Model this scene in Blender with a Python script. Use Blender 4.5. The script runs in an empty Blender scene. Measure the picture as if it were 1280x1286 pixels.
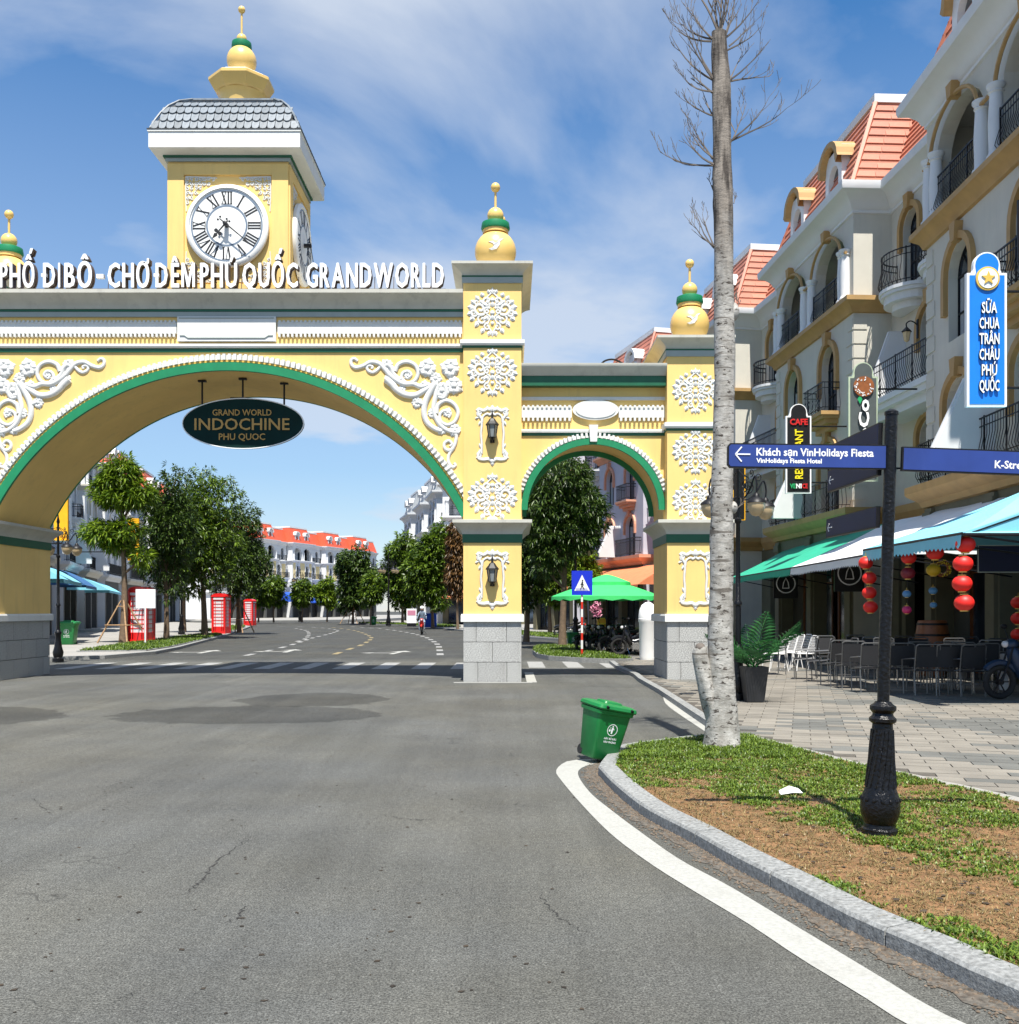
import bpy, math, random
import numpy as np
from mathutils import Vector, Matrix, noise as mnoise

R = math.radians
PI = math.pi
random.seed(7)
scene = bpy.context.scene
col = scene.collection

# ------------------------------------------------------------------ camera
EYE = 1.6
cam_data = bpy.data.cameras.new('camera')
cam = bpy.data.objects.new('camera', cam_data)
col.objects.link(cam)
cam.location = (0, 0, EYE)
cam.rotation_euler = (R(90), 0, 0)
cam_data.sensor_fit = 'HORIZONTAL'
cam_data.sensor_width = 36
cam_data.lens = 36
cam_data.shift_y = 0.096
cam_data.clip_start = 0.05
cam_data.clip_end = 4000
scene.camera = cam

# ------------------------------------------------------------------ sun, sky, exposure
SUN_EL, SUN_AZ = R(65), R(176)
world = bpy.data.worlds.new('World')
scene.world = world
world.use_nodes = True
wn, wl = world.node_tree.nodes, world.node_tree.links
wn.clear()
sky = wn.new('ShaderNodeTexSky')
sky.sky_type = 'NISHITA'
sky.sun_disc = False
sky.sun_elevation = SUN_EL
sky.sun_rotation = SUN_AZ
sky.air_density = 1.0
sky.dust_density = 0.0
sky.ozone_density = 3.0
tc = wn.new('ShaderNodeTexCoord')
sep = wn.new('ShaderNodeSeparateXYZ')
wl.new(tc.outputs['Generated'], sep.inputs[0])
zc = wn.new('ShaderNodeMath'); zc.operation = 'MAXIMUM'; zc.inputs[1].default_value = 0.0
wl.new(sep.outputs['Z'], zc.inputs[0])
za = wn.new('ShaderNodeMath'); za.operation = 'ADD'; za.inputs[1].default_value = 0.22
wl.new(zc.outputs[0], za.inputs[0])
dv = wn.new('ShaderNodeVectorMath'); dv.operation = 'DIVIDE'
cz = wn.new('ShaderNodeCombineXYZ')
for i in range(3):
    wl.new(za.outputs[0], cz.inputs[i])
wl.new(tc.outputs['Generated'], dv.inputs[0]); wl.new(cz.outputs[0], dv.inputs[1])
mp = wn.new('ShaderNodeMapping')
mp.inputs['Location'].default_value = (0.9, 2.45, 0.0)
mp.inputs['Rotation'].default_value = (0, 0, R(-28))
mp.inputs['Scale'].default_value = (0.85, 1.05, 0.5)
wl.new(dv.outputs[0], mp.inputs['Vector'])
n1 = wn.new('ShaderNodeTexNoise'); n1.inputs['Scale'].default_value = 1.15
n1.inputs['Detail'].default_value = 9; n1.inputs['Roughness'].default_value = 0.52
n1.inputs['Distortion'].default_value = 0.35
wl.new(mp.outputs[0], n1.inputs['Vector'])
cr = wn.new('ShaderNodeValToRGB')
cr.color_ramp.elements[0].position = 0.42; cr.color_ramp.elements[0].color = (0, 0, 0, 1)
cr.color_ramp.elements[1].position = 0.60; cr.color_ramp.elements[1].color = (0.85, 0.85, 0.85, 1)
wl.new(n1.outputs['Fac'], cr.inputs[0])
# thin milky veil that thickens towards the horizon
hz = wn.new('ShaderNodeMapRange'); hz.inputs['From Min'].default_value = 0.0; hz.inputs['From Max'].default_value = 0.55
hz.inputs['To Min'].default_value = 0.80; hz.inputs['To Max'].default_value = 0.02
wl.new(zc.outputs[0], hz.inputs['Value'])
mxf = wn.new('ShaderNodeMath'); mxf.operation = 'MAXIMUM'
wl.new(cr.outputs[0], mxf.inputs[0]); wl.new(hz.outputs[0], mxf.inputs[1])
mix = wn.new('ShaderNodeMixRGB')
mix.inputs['Color2'].default_value = (6.4, 7.1, 8.2, 1)
wl.new(mxf.outputs[0], mix.inputs['Fac'])
hs = wn.new('ShaderNodeHueSaturation'); hs.inputs['Saturation'].default_value = 1.95; hs.inputs['Value'].default_value = 1.45
wl.new(sky.outputs[0], hs.inputs['Color'])
wl.new(hs.outputs[0], mix.inputs['Color1'])
bg = wn.new('ShaderNodeBackground'); bg.inputs['Strength'].default_value = 0.06
wl.new(mix.outputs[0], bg.inputs['Color'])
wo = wn.new('ShaderNodeOutputWorld')
wl.new(bg.outputs[0], wo.inputs['Surface'])

sun_data = bpy.data.lights.new('sun', 'SUN')
sun_data.energy = 5.0
sun_data.angle = R(0.53)
sun_data.color = (1.0, 0.955, 0.87)
sun = bpy.data.objects.new('sun', sun_data)
col.objects.link(sun)
sd = Vector((math.sin(SUN_AZ) * math.cos(SUN_EL), math.cos(SUN_AZ) * math.cos(SUN_EL), math.sin(SUN_EL)))
sun.rotation_euler = sd.to_track_quat('Z', 'Y').to_euler()
sun.location = (10, -20, 40)

vs = scene.view_settings
vs.view_transform = 'Standard'; vs.look = 'None'; vs.gamma = 1.0; vs.exposure = 0.85
vs.use_curve_mapping = False
scene.cycles.max_bounces = 6
scene.cycles.use_denoising = True

# ------------------------------------------------------------------ materials
def nt_new(name):
    m = bpy.data.materials.new(name); m.use_nodes = True
    nt = m.node_tree
    return m, nt, nt.nodes['Principled BSDF']

def mat(name, c, rough=0.6, ns=6.0, amt=0.12, bump=0.0, bs=40.0, metal=0.0, spec=0.5, dirt=0.0, dirtc=(0.12, 0.1, 0.08), coords='Object', island=0.0, coat=0.0):
    m, nt, b = nt_new(name)
    N, L = nt.nodes, nt.links
    tc = N.new('ShaderNodeTexCoord')
    if coords == 'World':
        g = N.new('ShaderNodeNewGeometry'); vec = g.outputs['Position']
    else:
        vec = tc.outputs['Object']
    n = N.new('ShaderNodeTexNoise'); n.inputs['Scale'].default_value = ns; n.inputs['Detail'].default_value = 6
    L.new(vec, n.inputs['Vector'])
    mr = N.new('ShaderNodeMapRange'); mr.inputs['From Min'].default_value = 0.25; mr.inputs['From Max'].default_value = 0.75
    mr.inputs['To Min'].default_value = 1 - amt; mr.inputs['To Max'].default_value = 1 + amt
    L.new(n.outputs['Fac'], mr.inputs['Value'])
    fac = mr.outputs[0]
    if island:
        g2 = N.new('ShaderNodeNewGeometry')
        m2 = N.new('ShaderNodeMapRange'); m2.inputs['To Min'].default_value = 1 - island; m2.inputs['To Max'].default_value = 1 + island
        L.new(g2.outputs['Random Per Island'], m2.inputs['Value'])
        mm = N.new('ShaderNodeMath'); mm.operation = 'MULTIPLY'
        L.new(fac, mm.inputs[0]); L.new(m2.outputs[0], mm.inputs[1]); fac = mm.outputs[0]
        oi = N.new('ShaderNodeObjectInfo')
        m3 = N.new('ShaderNodeMapRange'); m3.inputs['To Min'].default_value = 1 - island; m3.inputs['To Max'].default_value = 1 + island
        L.new(oi.outputs['Random'], m3.inputs['Value'])
        mm = N.new('ShaderNodeMath'); mm.operation = 'MULTIPLY'
        L.new(fac, mm.inputs[0]); L.new(m3.outputs[0], mm.inputs[1]); fac = mm.outputs[0]
    vm = N.new('ShaderNodeVectorMath'); vm.operation = 'SCALE'
    vm.inputs[0].default_value = c
    L.new(fac, vm.inputs['Scale'])
    out = vm.outputs[0]
    if dirt:
        n2 = N.new('ShaderNodeTexNoise'); n2.inputs['Scale'].default_value = 1.7; n2.inputs['Detail'].default_value = 8
        n2.inputs['Roughness'].default_value = 0.7
        mp = N.new('ShaderNodeMapping'); mp.inputs['Scale'].default_value = (2.4, 2.4, 0.22)
        L.new(vec, mp.inputs['Vector']); L.new(mp.outputs[0], n2.inputs['Vector'])
        r2 = N.new('ShaderNodeMapRange'); r2.inputs['From Min'].default_value = 0.52; r2.inputs['From Max'].default_value = 0.8
        r2.inputs['To Max'].default_value = dirt
        L.new(n2.outputs['Fac'], r2.inputs['Value'])
        mx = N.new('ShaderNodeMixRGB'); mx.inputs['Color2'].default_value = (*dirtc, 1)
        L.new(r2.outputs[0], mx.inputs['Fac']); L.new(out, mx.inputs['Color1']); out = mx.outputs[0]
    L.new(out, b.inputs['Base Color'])
    b.inputs['Roughness'].default_value = rough
    b.inputs['Metallic'].default_value = metal
    b.inputs['Specular IOR Level'].default_value = spec
    b.inputs['Coat Weight'].default_value = coat
    if bump:
        n3 = N.new('ShaderNodeTexNoise'); n3.inputs['Scale'].default_value = bs; n3.inputs['Detail'].default_value = 5
        L.new(vec, n3.inputs['Vector'])
        bm = N.new('ShaderNodeBump'); bm.inputs['Strength'].default_value = bump; bm.inputs['Distance'].default_value = 0.01
        L.new(n3.outputs['Fac'], bm.inputs['Height']); L.new(bm.outputs[0], b.inputs['Normal'])
    return m

def leafmat(name, c1, c2, trans=0.25):
    m, nt, b = nt_new(name)
    N, L = nt.nodes, nt.links
    g = N.new('ShaderNodeNewGeometry')
    mx = N.new('ShaderNodeMixRGB'); mx.inputs['Color1'].default_value = (*c1, 1); mx.inputs['Color2'].default_value = (*c2, 1)
    L.new(g.outputs['Random Per Island'], mx.inputs['Fac'])
    L.new(mx.outputs[0], b.inputs['Base Color'])
    b.inputs['Roughness'].default_value = 0.42
    b.inputs['Specular IOR Level'].default_value = 0.45
    t = N.new('ShaderNodeBsdfTranslucent'); L.new(mx.outputs[0], t.inputs['Color'])
    ms = N.new('ShaderNodeMixShader'); ms.inputs['Fac'].default_value = trans
    o = N['Material Output']
    L.new(b.outputs[0], ms.inputs[1]); L.new(t.outputs[0], ms.inputs[2]); L.new(ms.outputs[0], o.inputs['Surface'])
    return m

M = {}
M['yellow'] = mat('yellow_stucco', (0.80, 0.55, 0.19), 0.75, 1.2, 0.07, 0.12, 60, dirt=0.45, dirtc=(0.50, 0.35, 0.15))
M['white'] = mat('white_plaster', (0.70, 0.70, 0.67), 0.6, 2.0, 0.05, 0.1, 60, dirt=0.4, dirtc=(0.42, 0.41, 0.38))
M['relief'] = mat('white_relief', (0.66, 0.66, 0.64), 0.55, 14.0, 0.05, 0.2, 60)
M['trimgrey'] = mat('greyed_white_trim', (0.50, 0.49, 0.43), 0.65, 3.0, 0.08, 0.1, 60, dirt=0.6, dirtc=(0.27, 0.26, 0.24))
M['bluegrey'] = mat('blue_grey_trim', (0.33, 0.37, 0.355), 0.6, 4.0, 0.08)
M['green'] = mat('green_paint', (0.008, 0.21, 0.085), 0.45, 5.0, 0.12)
M['darkgreen'] = mat('dark_green_paint', (0.006, 0.10, 0.045), 0.45, 5.0, 0.12)
M['gold'] = mat('gold_paint', (0.72, 0.46, 0.09), 0.35, 8.0, 0.08)
M['ball'] = mat('pale_gold_ball', (0.76, 0.51, 0.16), 0.38, 3.0, 0.05, coat=0.2)
M['ochre'] = mat('ochre_paint', (0.56, 0.33, 0.08), 0.6, 3.0, 0.08)
M['granite'] = mat('grey_granite', (0.36, 0.36, 0.345), 0.7, 26.0, 0.75, 0.25, 60, island=0.08, dirt=0.45, dirtc=(0.2, 0.19, 0.17))
M['joint'] = mat('dark_mortar', (0.09, 0.09, 0.085), 0.9)
M['slate'] = mat('slate_shingle', (0.15, 0.175, 0.20), 0.5, 9.0, 0.3, 0.2, 60, island=0.2, dirt=0.5, dirtc=(0.34, 0.35, 0.35))
M['slateback'] = mat('roof_underlay', (0.05, 0.055, 0.06), 0.8)
M['black'] = mat('black_iron', (0.008, 0.008, 0.010), 0.45, 20, 0.3, 0.15, 80, spec=0.3)
M['blackpole'] = mat('glossy_black_iron', (0.005, 0.005, 0.006), 0.28, 30, 0.3, 0.9, 45, spec=0.35)
M['ink'] = mat('black_ink', (0.01, 0.01, 0.012), 0.5, 10, 0.1)
M['dial'] = mat('clock_dial_white', (0.82, 0.82, 0.80), 0.5, 5, 0.03)
M['dialring'] = mat('dial_ring_blue_grey', (0.16, 0.21, 0.28), 0.5, 5, 0.1)
M['signgreen'] = mat('dark_green_enamel', (0.002, 0.022, 0.019), 0.6, 4, 0.2, spec=0.15)
M['lettergold'] = mat('gold_lettering', (0.50, 0.28, 0.06), 0.4, 8, 0.08)
M['signblue'] = mat('street_sign_blue', (0.022, 0.048, 0.225), 0.35, 2.5, 0.22, dirt=0.18, dirtc=(0.10, 0.14, 0.42))
M['signnavy'] = mat('street_sign_navy', (0.003, 0.009, 0.048), 0.6, 2.5, 0.2)
M['brightblue'] = mat('shop_sign_blue', (0.012, 0.20, 0.74), 0.35, 2.0, 0.08)
M['letter'] = mat('white_letter', (0.85, 0.85, 0.85), 0.4, 5, 0.03)
M['letteredge'] = mat('letter_return_bronze', (0.10, 0.07, 0.055), 0.4, 5, 0.1)
M['shopblack'] = mat('shop_sign_black', (0.012, 0.012, 0.013), 0.35, 5, 0.1)
M['shopgrey'] = mat('shop_sign_grey', (0.085, 0.10, 0.10), 0.4, 5, 0.1)
M['palegreen'] = mat('pale_green_rim', (0.42, 0.5, 0.36), 0.5, 5, 0.1)
M['redletter'] = mat('red_letter', (0.62, 0.02, 0.02), 0.4, 5, 0.08)
M['yellowletter'] = mat('yellow_letter', (0.85, 0.70, 0.02), 0.4, 5, 0.05)
M['greenletter'] = mat('green_letter', (0.02, 0.35, 0.12), 0.4, 5, 0.05)
M['amber'] = mat('amber_sign', (0.85, 0.42, 0.01), 0.4, 5, 0.1)
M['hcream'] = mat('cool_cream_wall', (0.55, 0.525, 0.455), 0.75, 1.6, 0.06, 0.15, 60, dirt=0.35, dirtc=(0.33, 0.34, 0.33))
M['hwhite'] = mat('white_wall', (0.66, 0.67, 0.68), 0.75, 1.6, 0.05, 0.1, 60, dirt=0.12, dirtc=(0.5, 0.5, 0.5))
M['hlilac'] = mat('lilac_white_wall', (0.50, 0.50, 0.57), 0.75, 1.6, 0.06, 0.1, 60)
M['hyellow'] = mat('soft_yellow_wall', (0.72, 0.58, 0.30), 0.75, 1.6, 0.06)
M['tan'] = mat('tan_cornice', (0.42, 0.255, 0.095), 0.65, 3, 0.12, 0.1, 40, dirt=0.25, dirtc=(0.30, 0.2, 0.1))
M['salmon'] = mat('salmon_cornice', (0.62, 0.30, 0.19), 0.65, 3, 0.1)
M['tile'] = mat('terracotta_tile', (0.43, 0.15, 0.09), 0.55, 4, 0.12, 0.2, 30, island=0.13)
M['tilered'] = mat('orange_red_roof', (0.58, 0.085, 0.035), 0.55, 2, 0.12, 0.2, 30)
M['tilegrey'] = mat('grey_roof', (0.22, 0.24, 0.26), 0.6, 3, 0.2)
M['glass'] = mat('dark_window_glass', (0.030, 0.042, 0.058), 0.08, 1.3, 1.0, spec=0.9)
M['dark'] = mat('dark_interior', (0.018, 0.016, 0.014), 0.8, 3, 0.3)
M['wood'] = mat('varnished_wood', (0.26, 0.085, 0.025), 0.45, 9, 0.25)
M['shopwall_shaded'] = mat('shop_cream_shaded', (0.13, 0.118, 0.070), 0.7, 3, 0.1)  # cream ground-floor wall with the awning shade put into its colour
M['canvas_blue'] = mat('sky_blue_canvas', (0.20, 0.55, 0.68), 0.7, 2.2, 0.07, 0.3, 9)
M['canvas_white'] = mat('off_white_canvas', (0.80, 0.82, 0.82), 0.7, 2.2, 0.05, 0.3, 9)
M['canvas_green'] = mat('sea_green_canvas', (0.02, 0.36, 0.22), 0.7, 2.2, 0.08, 0.3, 9)
M['canvas_stripe'] = mat('navy_canvas_stripe', (0.03, 0.12, 0.30), 0.7, 2.2, 0.08)
M['canvas_dblue'] = mat('cobalt_canvas', (0.01, 0.08, 0.5), 0.7, 2.2, 0.08)
M['canvas_lime'] = mat('bright_green_canvas', (0.04, 0.52, 0.13), 0.7, 2.2, 0.06, 0.2, 9)
M['canvas_orange'] = mat('orange_canvas', (0.66, 0.21, 0.09), 0.7, 2.2, 0.1)
M['lantern'] = mat('red_silk', (0.74, 0.018, 0.012), 0.5, 6, 0.1)
M['maroon'] = mat('maroon_silk', (0.18, 0.006, 0.02), 0.5, 6, 0.1)
M['bluesilk'] = mat('blue_silk', (0.08, 0.22, 0.42), 0.5, 6, 0.1)
M['pinksilk'] = mat('magenta_silk', (0.5, 0.02, 0.12), 0.5, 6, 0.1)
M['yellowsilk'] = mat('yellow_silk', (0.62, 0.40, 0.02), 0.5, 6, 0.1)
M['chairmetal'] = mat('chair_tube_shaded', (0.16, 0.16, 0.16), 0.35, 6, 0.1, metal=0.6)  # chair chrome darkened in colour to stand for the deep terrace shade
M['curtain'] = mat('pale_curtain', (0.34, 0.36, 0.38), 0.8, 14, 0.2)
M['chrome'] = mat('chrome_tube', (0.55, 0.55, 0.55), 0.22, 6, 0.1, metal=0.9)
M['chairblack'] = mat('black_weave', (0.016, 0.016, 0.018), 0.6, 90, 0.5, 0.4, 160)
M['whitewire'] = mat('white_wire', (0.78, 0.78, 0.78), 0.4, 9, 0.04)
M['planter'] = mat('black_planter', (0.015, 0.016, 0.018), 0.5, 8, 0.3, 0.1, 30)
M['bin'] = mat('bin_green_plastic', (0.006, 0.17, 0.038), 0.42, 6, 0.15, 0.06, 60, dirt=0.5, dirtc=(0.045, 0.10, 0.05))
M['rubber'] = mat('rubber', (0.014, 0.014, 0.014), 0.8, 20, 0.2)
M['bikeblack'] = mat('bike_paint_black', (0.012, 0.013, 0.018), 0.25, 6, 0.2, coat=0.6)
M['bikenavy'] = mat('bike_cover_navy', (0.012, 0.03, 0.07), 0.4, 6, 0.2)
M['red'] = mat('phone_box_red', (0.62, 0.012, 0.012), 0.35, 5, 0.08, coat=0.3)
M['pane'] = mat('frosted_pane', (0.62, 0.60, 0.62), 0.3, 8, 0.08)
M['signwhite'] = mat('sign_white', (0.80, 0.80, 0.80), 0.45, 4, 0.04)
M['signred'] = mat('post_red', (0.66, 0.03, 0.015), 0.45, 4, 0.08)
M['pedblue'] = mat('pedestrian_sign_blue', (0.008, 0.03, 0.55), 0.4, 4, 0.06)
M['bamboo'] = mat('bamboo_prop', (0.34, 0.21, 0.11), 0.6, 12, 0.25)
M['bark'] = mat('brown_bark', (0.14, 0.095, 0.06), 0.85, 8, 0.35, 0.6, 30)
M['skin'] = mat('skin', (0.42, 0.24, 0.16), 0.5, 6, 0.05)
M['jacket'] = mat('grey_blue_jacket', (0.20, 0.26, 0.33), 0.8, 9, 0.2)
M['kerb'] = mat('kerb_granite', (0.225, 0.23, 0.225), 0.75, 38, 0.5, 0.4, 80, island=0.05, dirt=0.2, dirtc=(0.2, 0.18, 0.15))
M['litter'] = mat('crumpled_paper', (0.75, 0.76, 0.78), 0.7, 8, 0.05)
M['globe'] = mat('lamp_glass_cream', (0.50, 0.38, 0.22), 0.25, 6, 0.08)
M['leaf_mango'] = leafmat('leaf_mango', (0.012, 0.042, 0.006), (0.16, 0.25, 0.018), 0.28)
M['leaf_bright'] = leafmat('leaf_bright', (0.03, 0.08, 0.007), (0.22, 0.32, 0.02), 0.3)
M['leaf_dark'] = leafmat('leaf_dark', (0.010, 0.030, 0.007), (0.085, 0.145, 0.018), 0.2)
M['leaf_rust'] = leafmat('leaf_rust', (0.05, 0.03, 0.01), (0.20, 0.10, 0.03), 0.2)
M['leaf_palm'] = leafmat('leaf_palm', (0.010, 0.075, 0.018), (0.05, 0.19, 0.05), 0.2)
M['grassblade'] = leafmat('grass_blade', (0.025, 0.065, 0.006), (0.19, 0.28, 0.028), 0.25)
M['drygrass'] = leafmat('dry_grass', (0.10, 0.07, 0.03), (0.30, 0.22, 0.09), 0.1)
M['petal'] = leafmat('pink_petal', (0.5, 0.08, 0.2), (0.75, 0.4, 0.5), 0.2)

# ------------------------------------------------------------------ mesh helpers
class MB:
    def __init__(s, mtx=None):
        s.v, s.f, s.mi, s.M = [], [], [], mtx
    def add(s, vs, fs, mi=0):
        b = len(s.v)
        if s.M is not None:
            vs = [tuple(s.M @ Vector(p)) for p in vs]
        s.v.extend([tuple(p) for p in vs])
        s.f.extend([tuple(i + b for i in f) for f in fs])
        s.mi.extend([mi] * len(fs))
        return s
    def quad(s, a, b, c, d, mi=0):
        return s.add([a, b, c, d], [(0, 1, 2, 3)], mi)
    def box(s, x0, y0, z0, x1, y1, z1, mi=0):
        return s.add([(x0, y0, z0), (x1, y0, z0), (x1, y1, z0), (x0, y1, z0), (x0, y0, z1), (x1, y0, z1), (x1, y1, z1), (x0, y1, z1)],
                     [(0, 3, 2, 1), (4, 5, 6, 7), (0, 1, 5, 4), (1, 2, 6, 5), (2, 3, 7, 6), (3, 0, 4, 7)], mi)
    def prism(s, poly, a0, a1, axis='y', mi=0):
        n = len(poly)
        if axis == 'y': mk = lambda p, a: (p[0], a, p[1])
        elif axis == 'x': mk = lambda p, a: (a, p[0], p[1])
        else: mk = lambda p, a: (p[0], p[1], a)
        vs = [mk(p, a0) for p in poly] + [mk(p, a1) for p in poly]
        fs = [tuple(range(n)), tuple(range(2 * n - 1, n - 1, -1))]
        fs += [(i, i + n, (i + 1) % n + n, (i + 1) % n) for i in range(n)]
        return s.add(vs, fs, mi)
    def lathe(s, prof, cx=0, cy=0, n=16, mi=0, rot=0.0):
        vs, fs = [], []
        for r, z in prof:
            for k in range(n):
                a = rot + 2 * PI * k / n
                vs.append((cx + r * math.cos(a), cy + r * math.sin(a), z))
        for j in range(len(prof) - 1):
            for k in range(n):
                k2 = (k + 1) % n
                fs.append((j * n + k, j * n + k2, (j + 1) * n + k2, (j + 1) * n + k))
        fs.append(tuple(range(n - 1, -1, -1)))
        fs.append(tuple(range((len(prof) - 1) * n, len(prof) * n)))
        return s.add(vs, fs, mi)
    def ball(s, cx, cy, cz, r, n=16, m=10, mi=0, sq=1.0):
        return s.lathe([(max(1e-4, r * math.sin(PI * j / m)), cz - r * sq * math.cos(PI * j / m)) for j in range(m + 1)], cx, cy, n, mi)
    def tube(s, pts, rad, n=6, mi=0, flat=None, cap=True):
        pts = [Vector(p) for p in pts]
        if not hasattr(rad, '__len__'): rad = [rad] * len(pts)
        vs, fs = [], []
        up = None
        for i, p in enumerate(pts):
            t = (pts[min(i + 1, len(pts) - 1)] - pts[max(i - 1, 0)])
            t = t.normalized() if t.length > 1e-9 else Vector((0, 0, 1))
            if up is None:
                up = Vector((0, -1, 0)) if abs(t.y) < 0.9 else Vector((0, 0, 1))
            a = (up - t * up.dot(t))
            if a.length < 1e-6: a = t.orthogonal()
            a.normalize(); up = a
            b = t.cross(a)
            for k in range(n):
                an = 2 * PI * k / n + PI / n
                fl = flat if flat is not None else 1.0
                vs.append(p + a * (math.cos(an) * rad[i] * fl) + b * (math.sin(an) * rad[i]))
        for j in range(len(pts) - 1):
            for k in range(n):
                k2 = (k + 1) % n
                fs.append((j * n + k, j * n + k2, (j + 1) * n + k2, (j + 1) * n + k))
        if cap:
            fs.append(tuple(range(n - 1, -1, -1)))
            fs.append(tuple(range((len(pts) - 1) * n, len(pts) * n)))
        return s.add(vs, fs, mi)
    def sweep(s, path, prof, mi=0, closed=False, cap=True):
        """profile (out, z) carried along a 2D path; out is to the right of travel, corners mitred"""
        n, m = len(path), len(prof)
        vs, fs = [], []
        P = [Vector(p) for p in path]
        for i in range(n):
            d0 = (P[i] - P[i - 1]).normalized() if (i > 0 or closed) else None
            d1 = (P[(i + 1) % n] - P[i]).normalized() if (i < n - 1 or closed) else None
            if d0 is None: d0 = d1
            if d1 is None: d1 = d0
            n0, n1_ = Vector((d0.y, -d0.x)), Vector((d1.y, -d1.x))
            mdir = n0 + n1_
            mdir = mdir.normalized() if mdir.length > 1e-6 else n0
            sc = 1 / max(0.3, mdir.dot(n0))
            for o, z in prof:
                q = P[i] + mdir * o * sc
                vs.append((q.x, q.y, z))
        seg = n if closed else n - 1
        for i in range(seg):
            i2 = (i + 1) % n
            for j in range(m - 1):
                fs.append((i * m + j, i2 * m + j, i2 * m + j + 1, i * m + j + 1))
        if not closed and cap:
            fs.append(tuple(range(m))); fs.append(tuple(range(n * m - 1, (n - 1) * m - 1, -1)))
        return s.add(vs, fs, mi)
    def ring(s, x0, x1, y0, y1, prof, mi=0):
        """profile round a rectangle (out positive); closed at the top"""
        s.sweep([(x0, y0), (x1, y0), (x1, y1), (x0, y1)][::1], [(o, z) for o, z in prof], mi, closed=True)
        o, z = prof[-1]
        s.quad((x0 - o, y0 - o, z), (x1 + o, y0 - o, z), (x1 + o, y1 + o, z), (x0 - o, y1 + o, z), mi)
        o, z = prof[0]
        if o > 0.001:
            s.quad((x0 - o, y0 - o, z), (x1 + o, y0 - o, z), (x1 + o, y1 + o, z), (x0 - o, y1 + o, z), mi)
        return s
    def mesh(s, name, mats, smooth=False, ang=40):
        me = bpy.data.meshes.new(name)
        me.from_pydata(s.v, [], s.f)
        for m in (mats if isinstance(mats, (list, tuple)) else [mats]):
            me.materials.append(M[m] if isinstance(m, str) else m)
        if any(s.mi): me.polygons.foreach_set('material_index', s.mi)
        if smooth:
            me.polygons.foreach_set('use_smooth', [True] * len(me.polygons))
            me.set_sharp_from_angle(angle=R(ang))
        me.update()
        return me
    def build(s, name, mats, parent=None, smooth=False, ang=40, **kw):
        return place(name, s.mesh(name, mats, smooth, ang), parent, **kw)

KID = {}
def place(name, me, parent=None, loc=(0, 0, 0), rot=(0, 0, 0), scale=(1, 1, 1), kind=None, label=None):
    o = bpy.data.objects.new(name, me)
    col.objects.link(o)
    if parent is not None:
        o.parent = parent
        KID.setdefault(parent.name, []).append(o)
    o.location = loc; o.rotation_euler = rot; o.scale = scale
    if kind: o['kind'] = kind
    if label: o['label'] = label
    return o

def tag(o, label, cat, group=None, kind=None):
    if label: o['label'] = label
    if cat: o['category'] = cat
    if group: o['group'] = group
    if kind: o['kind'] = kind
    return o

def thing(name, label, cat, loc=(0, 0, 0), rz=0.0, group=None, rot=None):
    o = bpy.data.objects.new(name, None)
    col.objects.link(o)
    o.empty_display_size = 0.2
    o.location = loc
    o.rotation_euler = rot if rot is not None else (0, 0, rz)
    return tag(o, label, cat, group)

def dup(root, label, loc, rz=None, group=None, scale=None, rot=None):
    """copy of a thing with copies of its parts and sub-parts, mesh data shared"""
    def rec(o, par):
        c = o.copy(); col.objects.link(c); c.parent = par
        if par is not None: KID.setdefault(par.name, []).append(c)
        for ch in list(KID.get(o.name, [])): rec(ch, c)
        return c
    r = rec(root, None)
    r.location = loc
    if rz is not None: r.rotation_euler = (0, 0, rz)
    if rot is not None: r.rotation_euler = rot
    if scale is not None: r.scale = (scale,) * 3 if not hasattr(scale, '__len__') else scale
    r['label'] = label
    if group: r['group'] = group
    return r

def raw_mesh(name, verts, loops, nper, mats, smooth=False, mi=None):
    """numpy fast mesh: loops flat array of vertex ids, nper vertices per face"""
    me = bpy.data.meshes.new(name)
    nf = len(loops) // nper
    me.vertices.add(len(verts)); me.vertices.foreach_set('co', verts.astype(np.float32).ravel())
    me.loops.add(len(loops)); me.loops.foreach_set('vertex_index', loops.astype(np.int32))
    me.polygons.add(nf)
    me.polygons.foreach_set('loop_start', np.arange(0, nf * nper, nper, dtype=np.int32))
    for m in (mats if isinstance(mats, (list, tuple)) else [mats]):
        me.materials.append(M[m] if isinstance(m, str) else m)
    if mi is not None: me.polygons.foreach_set('material_index', mi.astype(np.int32))
    me.update(calc_edges=True)
    me.validate()
    return me

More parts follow.
